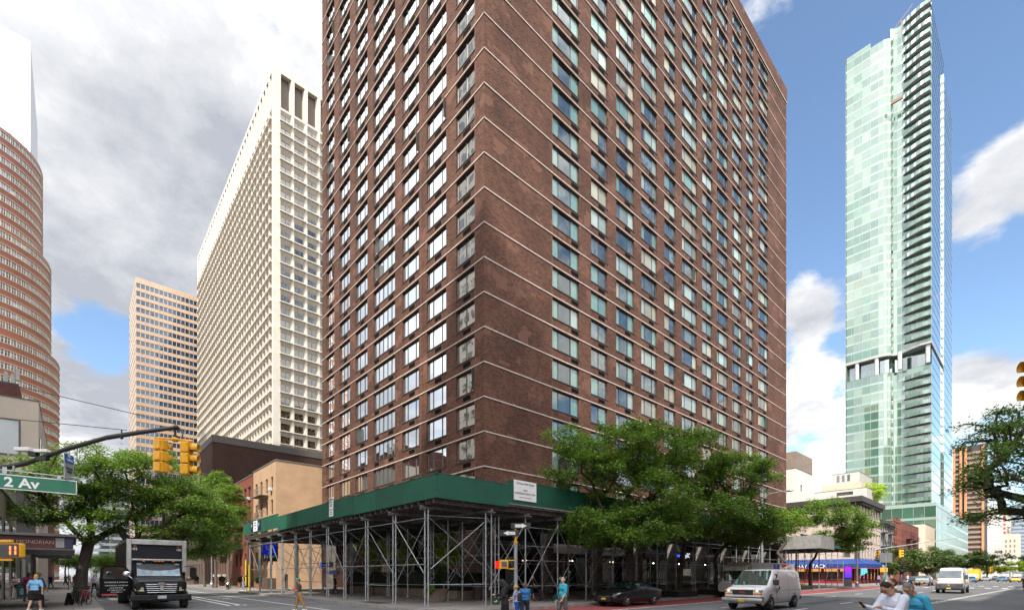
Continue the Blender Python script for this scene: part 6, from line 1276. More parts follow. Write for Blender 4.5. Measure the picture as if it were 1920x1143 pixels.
def person(label, xy, heading, H=1.7, skin=0, top=None, sleeve=.45, bottom=None, legs='trousers', hair=(.03, .02, .015), hairlen='short', stride=18, lean=3, arms=((10, 8, 12), (-12, 8, 15)), head=(0, 0), girth=1.0, shoe=(.03, .03, .03), near=False, hat=None, group=None, fem=False, belly=0, extra=None, z=.15, hem=.0):
    """heading: direction the person faces, degrees in the plan (0 = +x)"""
    s = H / 1.75; rt = thing('person', label, 'person', (xy[0], xy[1], z), R_(heading + 90), group); vox = .009 if near else (.014 if H > 0 and near is None else .02)
    lr = R_(lean); g = girth; W_ = .185 * (1 + .35 * (g - 1)) * (.92 if fem else 1)
    def leg(side, a, bend):
        hip = Vector((side * .095 * g, 0, .92)); a = R_(a); k = hip + Vector((0, -math.sin(a), -math.cos(a))) * .43; b = a - R_(bend); an = k + Vector((0, -math.sin(b), -math.cos(b))) * .41; return hip, k, an
    LL = leg(-1, stride, 4); RL = leg(1, -stride * .8, 14); low = min(LL[2].z, RL[2].z) - .075; dz = Vector((0, 0, -low))
    def up(v): v = Vector(v); v.z -= .92; c, s_ = math.cos(lr), math.sin(lr); return Vector((v.x, v.y * c - v.z * s_, v.y * s_ + v.z * c + .92)) + dz
    LL = [v + dz for v in LL]; RL = [v + dz for v in RL]
    def arm(side, p, q, e):
        sh = up((side * W_, 0, 1.42)); p, q, e = R_(p) + lr * .6, R_(q), R_(e); d = Vector((side * math.sin(q), -math.sin(p) * math.cos(q), -math.cos(p) * math.cos(q))); el = sh + d * .29
        d2 = Vector((side * math.sin(q) * .2 - side * .25 * math.sin(e), -math.sin(p + e), -math.cos(p + e))).normalized(); wr = el + d2 * .25; return sh, el, wr, d2
    AL, AR = arm(-1, *arms[0]), arm(1, *arms[1]); S_ = lambda v: tuple(Vector(v) * s)
    b = MB(); C = lambda mb, p, q, a, c: capsule(mb, S_(p), S_(q), a * s, c * s)
    for L_ in (LL, RL): C(b, L_[0], L_[1], .085 * g, .055 * g); C(b, L_[1], L_[2], .054 * g, .034); C(b, L_[2] + Vector((0, .03, -.02)), L_[2] + Vector((0, -.13, -.04)), .035, .028)
    C(b, up((-.07, 0, .96)), up((.07, 0, .96)), .105 * g, .105 * g); C(b, up((-.05, -.02 * belly, 1.12)), up((.05, -.02 * belly, 1.12)), .095 * g, .095 * g); C(b, up((-.08, .0, 1.32)), up((.08, 0, 1.32)), .10 * g, .10 * g); C(b, up((-W_ + .03, 0, 1.425)), up((W_ - .03, 0, 1.425)), .052, .052)
    nk = up((0, 0, 1.44)); hp, ht = R_(head[0]) + lr, R_(head[1]); hb = nk + Vector((0, -.02 - .05 * math.sin(hp), .085)); C(b, nk, hb, .055, .05)
    ax = Vector((0, -math.sin(hp), math.cos(hp))); fw = Vector((math.sin(ht), -math.cos(ht) * math.cos(hp), -math.sin(hp))); sd = ax.cross(fw).normalized(); hc = hb + ax * .10 + fw * .015
    C(b, hc - ax * .03 + fw * .012, hc + ax * .045 - fw * .005, .070, .080); C(b, hc + ax * .03 - fw * .025, hc + ax * .03 + fw * .01, .080, .078); C(b, hc - ax * .085 + fw * .045, hc - ax * .04 + fw * .03, .034, .055)
    C(b, hc - ax * .005 + fw * .082, hc - ax * .035 + fw * .098, .010, .015)
    for k in (-1, 1): C(b, hc + sd * k * .078 - ax * .02, hc + sd * k * .080 + ax * .015, .014, .016)
    ex = MB()
    for A in (AL, AR):
        C(b, A[0], A[1], .050 * (g * .6 + .4), .038 * (g * .6 + .4)); C(b, A[1], A[2], .038 * (g * .6 + .4), .025); d = A[3]; pl = A[2] + d * .05; C(b, A[2], A[2] + d * .075, .026, .033)
        w = d.cross(Vector((0, -1, .1))).normalized() if abs(d.y) < .9 else d.cross(Vector((0, 0, 1))).normalized(); cu = d.cross(w).normalized()
        if cu.y > 0: cu = -cu
        for i in range(4):
            o_ = A[2] + d * .085 + w * (.024 - .016 * i); l = (.066, .078, .072, .056)[i]; m1 = o_ + (d * .8 + cu * .35).normalized() * l * .55; m2 = m1 + (d * .35 + cu * .9).normalized() * l * .5; C(ex, o_ - d * .02, m1, .0088, .0080); C(ex, m1, m2, .008, .0066)
        t0 = A[2] + d * .03 + w * .026; t1 = t0 + (w * .6 + d * .7 + cu * .25).normalized() * .035; C(ex, t0, t1, .0105, .009); C(ex, t1, t1 + (d * .9 + cu * .4).normalized() * .028, .009, .0075)
    blob('body', b, SK[skin], rt, vox * s, ex, 2)
    e = MB()
    for k in (-1, 1): c = hc + sd * k * .031 + ax * .012 + fw * .074; e.ell(S_(c), .011 * s, .008 * s, .007 * s, 8, 5)
    m_ = hc - ax * .058 + fw * .078; e.tube(S_(m_ - sd * .022), S_(m_ + sd * .022), .005 * s, n=5); e.build('eyes', [plain('eye_dark', (.02, .012, .01), .3)], rt)
    # garment
    top = top or cloth('grey', (.2, .2, .2)); t = MB()
    C(t, up((-.075, 0, 1.0 - hem)), up((.075, 0, 1.0 - hem)), .118 * g, .118 * g); C(t, up((-.055, -.03 * belly, 1.12)), up((.055, -.03 * belly, 1.12)), (.115 + .02 * belly) * g, (.115 + .02 * belly) * g); C(t, up((-.082, -.005, 1.31)), up((.082, -.005, 1.31)), .115 * g, .115 * g); C(t, up((-W_ + .02, 0, 1.415)), up((W_ - .02, 0, 1.415)), .066, .066); C(t, up((-.05, .02, 1.46)), up((.05, .02, 1.46)), .045, .045)
    if fem: C(t, up((-.07, -.09, 1.29)), up((.07, -.09, 1.29)), .06, .06)
    for A in (AL, AR):
        if sleeve > 0:
            f = min(1, sleeve * 2); C(t, A[0], A[0].lerp(A[1], f), .066 * (g * .6 + .4), .056 * (g * .6 + .4))
            if sleeve > .5: C(t, A[1], A[1].lerp(A[2], (sleeve - .5) * 2), .054 * (g * .6 + .4), .038)
    blob('shirt', t, top, rt, vox * s * 1.05)
    bottom = bottom or cloth('jeans', (.03, .04, .07)); t = MB(); C(t, up((-.078, 0, .95)), up((.078, 0, .95)), .122 * g, .122 * g)
    if legs == 'skirt': C(t, up((-.08, 0, .9)), up((.08, 0, .9)), .125 * g, .125 * g); C(t, LL[0].lerp(LL[1], .2), LL[0].lerp(LL[1], .75), .12 * g, .095 * g); C(t, RL[0].lerp(RL[1], .2), RL[0].lerp(RL[1], .75), .12 * g, .095 * g); mid0 = (LL[1] + RL[1]) / 2; C(t, (LL[0] + RL[0]) / 2, ((LL[0] + RL[0]) / 2).lerp(mid0, .7), .12 * g, .1 * g)
    else:
        fr = {'trousers': 1.0, 'shorts': .5, 'capri': .75}[legs]
        for L_ in (LL, RL):
            f1 = min(1, fr * 2); C(t, L_[0], L_[0].lerp(L_[1], f1 * (.9 if fr <= .5 else 1)), .10 * g, .076 * g)
            if fr > .5: C(t, L_[1], L_[1].lerp(L_[2], (fr - .5) * 2), .072 * g, .052)
    blob('trousers' if legs != 'skirt' else 'skirt', t, bottom, rt, vox * s * 1.05)
    for L_ in (LL, RL): t = MB(); C(t, L_[2] + Vector((0, .04, -.035)), L_[2] + Vector((0, -.15, -.045)), .046, .040); t.build('shoe', [cloth('shoe%d' % int(shoe[0] * 99), shoe)], rt)
    if hat is None or hat[0] == 'cap':
        t = MB(); C(t, hc + ax * .045 - fw * .015, hc + ax * .06 - fw * .02, .088, .084); C(t, hc - fw * .05 + ax * .0, hc - fw * .045 + ax * .04, .066, .07)
        if hairlen == 'long': C(t, hc - fw * .06, nk - fw * .07 - ax * .08, .075, .06)
        if hairlen == 'tail': C(t, hc - fw * .09 + ax * .02, hc - fw * .12 - ax * .13, .035, .025)
        if hairlen == 'bob': C(t, hc - fw * .05 - ax * .05, hc - fw * .04, .085, .09)
        blob('hair', t, cloth('hair%d' % int(hair[0] * 300), hair, .2), rt, .014 * s)
    if hat:
        hm = cloth('hat%d%d' % (int(hat[1][0] * 99), int(hat[1][1] * 99)), hat[1])
        t = MB(); t.lathe((0, 0, 0), [(.10, 0), (.1, .05), (.07, .1), (.02, .115)], 14) if hat[0] == 'cap' else t.lathe((0, 0, 0), [(.17, -.01), (.17, .0), (.098, .012), (.095, .07), (.06, .105), (.01, .11)], 16)
        if hat[0] == 'cap': t.add([(-.07, -.08, .01), (.07, -.08, .01), (.055, -.19, -.005), (-.055, -.19, -.005)], [(0, 1, 2, 3)])
        h = t.build('hat', [hm], rt); h.location = S_(hc + ax * .045); h.rotation_euler = (hp, 0, ht); h.scale = (s, s, s)
    rt['_'] = 0; del rt['_']
    return rt, dict(hc=hc * s, fw=fw, ax=ax, sd=sd, AL=[v * s for v in AL[:3]], AR=[v * s for v in AR[:3]], up=lambda v: up(v) * s, s=s, nk=nk * s)
HL = math.degrees(YAW) + 180   # facing picture left
HR = math.degrees(YAW)         # facing picture right
HA = math.degrees(YAW) + 90    # walking away from the camera
HT = math.degrees(YAW) - 90    # towards the camera
wblue = cloth('pale_blue_shirt', (.56, .60, .72), .05)
# the two men in front on the crossing
p, k = person('heavy man in a pale blue dress shirt looking down at his phone', at_depth(1682, 8.8), HL + 4, 1.74, 1, wblue, 1.0, cloth('navy_trouser', (.02, .025, .05)), hair=(.012, .010, .009), stride=14, lean=7, arms=((30, 6, 74), (26, 6, 78)), head=(38, 0), girth=1.42, near=True, belly=1.4, z=.0, hem=.04)
m = MB(); hp_ = (k['AL'][2] + k['AR'][2]) / 2; ph = thing('phone', 'dark smartphone held by the man in the pale blue shirt', 'phone'); M_ = Matrix.Rotation(p.rotation_euler.z, 3, 'Z'); w = M_ @ (k['AL'][2] + Vector((.06, -.11, .03))) + p.location; ph.location = w; ph.rotation_euler = (R_(-50), 0, p.rotation_euler.z); m.box(-.037, -.075, -.005, .037, .075, .005); m.build('body', [black_p], ph, bevel=.004)
m = MB()
c = k['hc'] + k['fw'] * .082 + k['ax'] * .012
for q in (-1, 1): m.lathe(tuple(c + k['sd'] * q * .033), [(.022, -.02), (.024, 0), (.022, .02)], 10)
m.tube(tuple(c - k['sd'] * .075 - k['fw'] * .08), tuple(c - k['sd'] * .05), .003, n=4); m.tube(tuple(c + k['sd'] * .075 - k['fw'] * .08), tuple(c + k['sd'] * .05), .003, n=4); g_ = m.build('glasses', [plain('glasses', (.10, .06, .04), .3)], p)
m = MB(); capsule(m, tuple(k['up']((-.08, .03, 1.475))), tuple(k['up']((.08, .03, 1.475))), .035, .035); capsule(m, tuple(k['up']((-.09, -.02, 1.45))), tuple(k['up']((-.02, -.09, 1.43))), .022, .018); capsule(m, tuple(k['up']((.09, -.02, 1.45))), tuple(k['up']((.02, -.09, 1.43))), .022, .018); blob('collar', m, wblue, p, .012)
p, k = person('grey haired man in a bright blue T-shirt looking down while crossing', at_depth(1724, 9.3), HL + 2, 1.72, 1, cloth('bright_blue_tee', (.05, .36, .58), .06), .46, cloth('grey_trouser', (.08, .08, .09)), hair=(.19, .185, .18), stride=16, lean=9, arms=((26, 10, 30), (-22, 10, 12)), head=(34, 0), girth=1.18, near=True, belly=.5, z=0)
person('dark haired person walking behind the pale blue shirt man, mostly hidden', at_depth(1677, 11.6), HL, 1.74, 1, cloth('brown_top', (.12, .08, .06)), .46, hair=(.10, .05, .03), stride=15, near=None, z=0)
p, k = person('person in black jacket mostly hidden behind the bright blue T-shirt', at_depth(1735, 10.6), HL, 1.36, 1, cloth('black_jacket', (.015, .015, .017)), 1.0, hair=(.19, .185, .18), arms=((30, 10, 40), (-10, 8, 10)), stride=14, lean=8, near=None, z=0)
# around the corner post
p, k = person('young woman in a black hooded jacket and black skirt looking at her phone', at_depth(947, 17.0), HL + 35 - 90 + 60, 1.66, 0, cloth('black_hood', (.017, .017, .019), .2), 1.0, cloth('black_skirt', (.008, .008, .009)), 'skirt', hair=(.012, .01, .01), hairlen='long', stride=10, arms=((15, 10, 80), (10, 8, 40)), head=(20, 0), girth=1.08, near=None, z=0, hem=.08, fem=True)
m = MB(); capsule(m, tuple(k['hc'] - k['fw'] * .02 + k['ax'] * .03), tuple(k['nk'] - k['fw'] * .06), .115, .12); blob('hood', m, MATS['cloth_black_hood'], p, .016)
p, k = person('child in a straw hat, blue and white shirt and blue shorts by the corner post', at_depth(970, 18.3), HA + 60, 1.42, 0, plain('cloth_check', (.50, .52, .62), .85, 0, .1, 26, col2=(.05, .07, .25)), .46, cloth('royal_shorts', (.01, .06, .30)), 'shorts', hat=('straw', (.42, .27, .10)), hair=(.3, .2, .1), near=None, z=0, arms=((20, 8, 70), (10, 8, 60)), stride=9)
m = MB(); q = k['up']((0, .15, 1.22)); m.box(q.x - .11, q.y - .08, q.z - .17, q.x + .11, q.y + .05, q.z + .14); m.build('backpack', [cloth('dark_pack', (.03, .025, .035))], p, bevel=.05)
p, k = person('woman with curly brown hair in a blue T-shirt beside the child', at_depth(984, 18.6), HA - 10, 1.53, 0, cloth('mid_blue_tee', (.035, .16, .40)), .46, cloth('dark_jeans', (.022, .035, .055)), hair=(.13, .07, .03), hairlen='bob', near=None, z=0, arms=((10, 8, 30), (-5, 14, 12)), girth=1.12, stride=12, fem=True)
m = MB(); q = k['AR'][2]; m.box(q.x - .02, q.y - .12, q.z - .38, q.x + .05, q.y + .12, q.z - .12); m.tube((q.x, q.y - .08, q.z - .12), (q.x, q.y, q.z), .006); m.tube((q.x, q.y + .08, q.z - .12), (q.x, q.y, q.z), .006); hb_ = m.build('handbag', [cloth('cream_bag', (.42, .36, .30))], p)
p, k = person('man in a turquoise polo and face mask with a small backpack, holding papers', at_depth(1055, 18.4), HL + 25, 1.76, 0, cloth('turquoise_polo', (.03, .38, .52), .07), .46, cloth('grey_slacks', (.12, .11, .105)), hair=(.035, .022, .018), stride=14, lean=-3, arms=((-8, 10, 14), (10, 8, 22)), head=(-14, 0), girth=1.12, near=None, z=0)
m = MB(); q = k['up']((0, .14, 1.25)); m.box(q.x - .10, q.y - .05, q.z - .15, q.x + .10, q.y + .05, q.z + .14); m.build('backpack', [cloth('grey_pack', (.10, .11, .12))], p, bevel=.03)
m = MB()
for sg_ in (-1, 1): m.path([tuple(k['up']((sg_ * .10, .12, 1.38))), tuple(k['up']((sg_ * .11, .02, 1.475))), tuple(k['up']((sg_ * .10, -.11, 1.38))), tuple(k['up']((sg_ * .12, -.08, 1.18)))], .016)
m.build('strap', [cloth('black_strap', (.02, .02, .022))], p); m = MB(); c = k['hc'] - k['ax'] * .05 + k['fw'] * .065; m.ell(tuple(c), .045, .04, .04, 10, 6); m.build('face_mask', [cloth('mask_blue', (.25, .50, .60))], p)
m = MB(); m.lathe(tuple(k['up']((0, 0, 1.03))), [(.142, -.02), (.146, 0), (.142, .025)], 16, sx=1.05, sy=.98); m.build('belt', [black_p], p)
pp = thing('papers', 'loose white papers in the hand of the man in the turquoise polo', 'papers'); w = Matrix.Rotation(p.rotation_euler.z, 3, 'Z') @ (k['AL'][2] + Vector((-.03, -.03, -.08))) + p.location; pp.location = w; pp.rotation_euler = (R_(20), R_(25), YAW + .4); m = MB(); m.add([(-.16, 0, 0), (.10, .02, .06), (.14, .0, -.22), (-.02, .03, -.26), (-.20, .01, -.06)], [(0, 1, 2, 3, 4)]); m.add([(-.14, .02, .01), (.09, .05, .04), (.12, .04, -.2), (-.04, .05, -.24)], [(0, 1, 2, 3)]); m.build('sheet', [white_p], pp, fix=False)
p, k = person('bald man in black pushing a cart under the shed by the shops', at_depth(997, 31.5), HR - 20, 1.68, 1, cloth('black_tee', (.012, .012, .013)), .46, cloth('black_trouser', (.015, .015, .016)), 'shorts', hair=(.08, .05, .04), near=None, arms=((30, 6, 20), (-10, 8, 10)), stride=16, girth=1.12)
st = thing('pushchair', 'black folding cart in front of the man in black under the shed', 'cart', (*at_depth(1016, 31.0), .15), YAW); m = MB(); m.path([(-.45, 0, 1.0), (-.1, 0, .55), (.35, 0, .15)], .02); m.path([(-.2, .3, .75), (.1, .3, .2)], .018); m.path([(-.45, 0, 1.0), (-.35, .3, .95), (-.2, .3, .75)], .015); m.build('frame', [metal_dark], st); m = MB(); m.add([(-.2, 0, .72), (.3, 0, .25), (.3, .3, .25), (-.2, .3, .72), (-.15, 0, .45), (.15, 0, .15), (.15, .3, .15), (-.15, .3, .45)], [(0, 1, 2, 3), (4, 5, 6, 7), (0, 1, 5, 4), (3, 2, 6, 7), (0, 4, 7, 3), (1, 2, 6, 5)]); m.build('seat', [cloth('cart_black', (.02, .02, .022))], st)
for (a, b) in ((.35, 0), (.35, .3), (-.1, 0), (-.1, .3)):
    m = MB(); m.tube((a, b - .02, .11), (a, b + .02, .11), .11, n=14); m.build('wheel', [rubber], st)
p, k = person('man in a green and white cap and khaki trousers carrying something red', at_depth(562, 24.4), HL + 22, 1.66, 1, cloth('charcoal_tee', (.065, .055, .05)), .46, cloth('khaki', (.33, .19, .075)), hat=('cap', (.02, .24, .08)), stride=17, arms=((2, 8, 82), (4, 8, 84)), girth=1.12, near=None, z=0, shoe=(.6, .6, .6), hem=.05)
m = MB(); q = (k['AL'][2] + k['AR'][2]) / 2 + Vector((0, .06, .05)); m.ell(tuple(q), .16, .11, .10, 10, 6); m.build('red_bundle', [cloth('red_cloth', (.5, .02, .03))], p); m = MB(); c = k['hc'] + k['ax'] * .09 + k['fw'] * .07; m.ell(tuple(c), .05, .02, .045, 8, 5); m.build('cap_front', [white_p], p)
person('jogger in a dark tank top and bright patterned leggings at the end of the shed', at_depth(456, 49.5), HR + 10, 1.74, 0, cloth('tank_dark', (.05, .02, .025)), 0, plain('cloth_leggings', (.10, .42, .62), .8, 0, .2, 7, col2=(.42, .05, .16)), hairlen='tail', hair=(.03, .02, .015), fem=True, stride=12, near=None, group=None, shoe=(.7, .7, .7))
person('long haired woman in a maroon sleeveless top under the shed', at_depth(651, 39.5), HA + 40, 1.6, 1, cloth('maroon_top', (.17, .02, .03)), 0, cloth('black_leggings', (.012, .012, .013)), hairlen='long', hair=(.02, .012, .01), fem=True, near=None, stride=12, shoe=(.6, .6, .6))
person('person in black walking beside the garage under the shed', at_depth(628, 42), HL, 1.7, 1, cloth('black_tee', (.012, .012, .013)), .46, hair=(.02, .015, .01), group=None)
# left pavement
p, k = person('blonde woman in a light blue top and black skirt walking away', at_depth(66, 22.4), HA + 12, 1.70, 0, cloth('sky_blue_top', (.20, .45, .72), .05), .42, cloth('black_skirt', (.008, .008, .009)), 'skirt', hair=(.55, .32, .10), hairlen='tail', stride=12, arms=((-14, 22, 10), (-8, 24, 12)), girth=1.32, near=None, fem=True, shoe=(.6, .6, .6))
m = MB(); q = k['up']((-.24, .02, 1.10)); m.ell(tuple(q), .07, .13, .12, 12, 8); m.path([tuple(q + Vector((0, 0, .1))), tuple(k['up']((-.17, .03, 1.44))), tuple(q + Vector((0, .05, .1)))], .012); m.build('handbag', [cloth('black_bag', (.02, .02, .03))], p)
p, k = person('older woman in a lavender blouse and white trousers with a black shoulder bag', at_depth(31, 33.5), HT + 5, 1.66, 0, cloth('lavender', (.50, .40, .48), .06), .7, cloth('white_trouser', (.60, .58, .60)), hair=(.25, .18, .12), stride=12, near=None, girth=1.3, fem=True, shoe=(.3, .1, .06), arms=((10, 10, 25), (20, 10, 60)))
m = MB(); q = k['up']((.16, -.16, 1.02)); m.box(q.x - .12, q.y - .05, q.z - .12, q.x + .12, q.y + .03, q.z + .12); m.path([tuple(q + Vector((0, 0, .12))), tuple(k['up']((.0, -.15, 1.3))), tuple(k['up']((-.14, .02, 1.48)))], .014); m.build('handbag', [MATS['cloth_black_bag']], p)
person('person in a dark red top just beyond the older woman in lavender', at_depth(53, 30), HA + 30, 1.86, 2, cloth('crimson_top', (.20, .015, .05)), .8, hair=(.012, .01, .01), hairlen='bob', fem=True, group=None, near=None)
person('person in a navy top and pale cap hidden behind the blonde woman', at_depth(70, 24.5), HA, 1.76, 0, cloth('navy_top', (.04, .09, .22)), .7, cloth('dark_jeans', (.022, .035, .055)), hat=('cap', (.45, .42, .38)), near=None, stride=14, girth=1.3, arms=((10, 16, 15), (-14, 10, 15)))
GP = 'pedestrians far down the left pavement'
for i, (px, d, col, sl, lab) in enumerate(((95, 62, (.02, .06, .32), .46, 'person in royal blue beyond the green signboard'), (123, 78, (.03, .04, .10), .46, 'person in dark navy down the left pavement beyond the marquee post'), (130, 86, (.35, .22, .24), .46, 'person in faded pink down the left pavement'), (139, 76, (.10, .02, .025), .46, 'person in dark maroon down the left pavement'), (147, 90, (.12, .12, .13), .46, 'person in grey down the left pavement nearest the tree'), (154, 52, (.02, .025, .04), 1, 'person in a yellow helmet beside the big tree trunk'), (177, 44, (.42, .38, .55), .46, 'person in a lavender top and black trousers between tree and truck'))):
    person(lab, at_depth(px, d), HA if i % 2 else HT, 1.72 + .04 * (i % 3), i % 3, cloth('far%d' % i, col), sl, cloth('black_trouser', (.015, .015, .016)), stride=14, group=GP, hat=('cap', (.7, .5, .03)) if i == 5 else None)
GQ = 'pedestrians near the far crossing'
for i, (px, d, col, lab, hd, st_) in enumerate(((1647, 80, (.42, .30, .52), 'person in a lavender shirt by the red shop front', HR, 14), (1657, 84, (.02, .16, .09), 'person in dark green beside the orange sign post', HA, 12), (1745, 78, (.30, .28, .30), 'person striding across the avenue in front of the silver car', HL, 38), (1690, 88, (.05, .06, .12), 'person in navy by the parked motorcycles', HT, 8), (1702, 90, (.35, .42, .55), 'person in pale blue by the parked motorcycles', HT, 8), (1671, 96, (.45, .30, .35), 'person in pale pink on the far corner', HL, 10))):
    person(lab, at_depth(px, d), hd, 1.72, i % 2, cloth('farb%d' % i, col), .8, cloth('dark_jeans', (.022, .035, .055)), stride=st_, group=GQ, z=0 if i == 2 else .15)

# ================================================================ vehicles (x forward)
car_glass = pane('car_glass', (.012, .03, .028), .22, 1.3, .02); van_glass = pane('van_glass', (.02, .05, .042), .12, 1.2, .02, flat=True); tail_r = plain('tail_red', (.35, .01, .01), .3); amber = plain('amber_lens', (.75, .22, .02), .25); head_l = plain('headlamp_clear', (.42, .43, .42), .12, .5); plate_y = plain('plate_yellow', (.62, .42, .04), .5); grille_b = plain('grille_black', (.015, .015, .016), .5)
def paint(n, c, rough=.25, met=0): return plain('paint_' + n, c, rough, met, .03, 2, coat=.8)
def ringof(st, nx):
    x, zl, zb, zr, wl, wb, wr = st; P = []
    prof = [(wl * .92, zl), (wl, zl + .10), (wb, zl + (zb - zl) * .45), (wb, zl + (zb - zl) * .8), (wb * .985, zb), (wb + (wr - wb) * .45, zb + (zr - zb) * .48), (wr, zb + (zr - zb) * .86), (wr * .93, zb + (zr - zb) * .965), (wr * .6, zr), (0, zr + .012)]
    return [(x, -y, z) for y, z in prof] + [(x, y, z) for y, z in reversed(prof[:-1])]
def loft(stations, mat, parent, name='body'):
    m = MB(); n = None; vs = []
    for st in stations: r = ringof(st, 0); n = len(r); vs += r
    K = len(stations); fs = [(j * n + i, j * n + i + 1, (j + 1) * n + i + 1, (j + 1) * n + i) for j in range(K - 1) for i in range(n - 1)] + [(j * n + n - 1, j * n, (j + 1) * n, (j + 1) * n + n - 1) for j in range(K - 1)]
    fs += [tuple(range(n)), tuple(range((K - 1) * n, K * n))]; m.add(vs, fs, 0, True); o = m.build(name, [mat], parent)
    a = o.modifiers.new('e', 'EDGE_SPLIT'); a.split_angle = R_(38); return o
def side_y(stations, x, z):
    def yat(st):
        r = [(p[1], p[2]) for p in ringof(st, 0)[10:]][::-1] if False else None
        x_, zl, zb, zr, wl, wb, wr = st; prof = [(wl * .92, zl), (wl, zl + .10), (wb, zl + (zb - zl) * .45), (wb, zl + (zb - zl) * .8), (wb * .985, zb), (wb + (wr - wb) * .45, zb + (zr - zb) * .48), (wr, zb + (zr - zb) * .86), (wr * .93, zb + (zr - zb) * .965), (wr * .6, zr)]
        for (a, za), (b, zc) in zip(prof, prof[1:]):
            if za <= z <= zc: return a + (b - a) * (z - za) / max(1e-6, zc - za)
        return prof[0][0] if z < zl else wr * .6
    for s0, s1 in zip(stations, stations[1:]):
        if min(s0[0], s1[0]) <= x <= max(s0[0], s1[0]): f = (x - s0[0]) / (s1[0] - s0[0]); return yat(s0) * (1 - f) + yat(s1) * f
    return stations[0][5]
def sidepatch(stations, pts, side, off, mat, parent, name):
    m = MB(); cx = sum(p[0] for p in pts) / len(pts); cz = sum(p[1] for p in pts) / len(pts); rings = []
    K = 4
    for k in range(K + 1):
        f = k / K; rings.append([(cx + (x - cx) * f, cz + (z - cz) * f) for x, z in pts])
    def d(p): return (p[0], side * (side_y(stations, p[0], p[1]) + off), p[1])
    n = len(pts)
    for k in range(1, K):
        for i in range(n): a, b = rings[k][i], rings[k][(i + 1) % n]; c, e = rings[k + 1][(i + 1) % n], rings[k + 1][i]; m.quad(d(a), d(b), d(c), d(e))
    m.add([d(p) for p in rings[1]], [tuple(range(n))]); m.sm = [True] * len(m.f); return m.build(name, [mat], parent, fix=False)
def wheel(parent, x, y, r, w, side, rimm=None, hub=.62):
    t = MB(); n = 24; t.lathe((0, 0, 0), [(r * .66, -w / 2), (r * .93, -w / 2), (r, -w * .36), (r, w * .36), (r * .93, w / 2), (r * .66, w / 2)], n); o = t.build('wheel', [rubber], parent); o.location = (x, y, r); o.rotation_euler = (R_(90), 0, 0)
    h = MB(); zc = -side * w / 2; h.lathe((0, 0, zc * .75), [(r * .66, 0), (r * .62, .004), (r * hub * .3, .002)], n)
    for k in range(5):
        a = 2 * math.pi * k / 5
        for da in (-.12, .12): h.tube((math.cos(a + da) * r * .14, math.sin(a + da) * r * .14, zc * .95), (math.cos(a + da * .5) * r * .62, math.sin(a + da * .5) * r * .62, zc * .9), r * .05, n=5)
    h.lathe((0, 0, zc * .9), [(r * .18, -.02), (r * .18, .02)], 12); h.build('rim', [rimm or chrome], o); return o
def arch(stations, x, r, side, parent, z, mat=None):
    m = MB(); n = 20; P = []
    for i in range(n + 1): t = math.pi * i / n; P.append((x + (r + .045) * math.cos(t), z + (r + .045) * math.sin(t)))
    zl = z - r * .55; P = [(x + r + .045, zl)] + P + [(x - r - .045, zl)]; zb = [min(q[1], 99) for q in P]
    m.add([(px, side * (side_y(stations, px, max(pz, stations[0][1] + .02)) + .004), pz) for px, pz in P], [tuple(range(len(P)))]); m.build('wheel_arch', [mat or grille_b], parent, fix=False)
def slab(parent, name, mat, x0, y0, z0, x1, y1, z1, bev=0): m = MB(); m.box(x0, y0, z0, x1, y1, z1); return m.build(name, [mat], parent, bevel=bev)

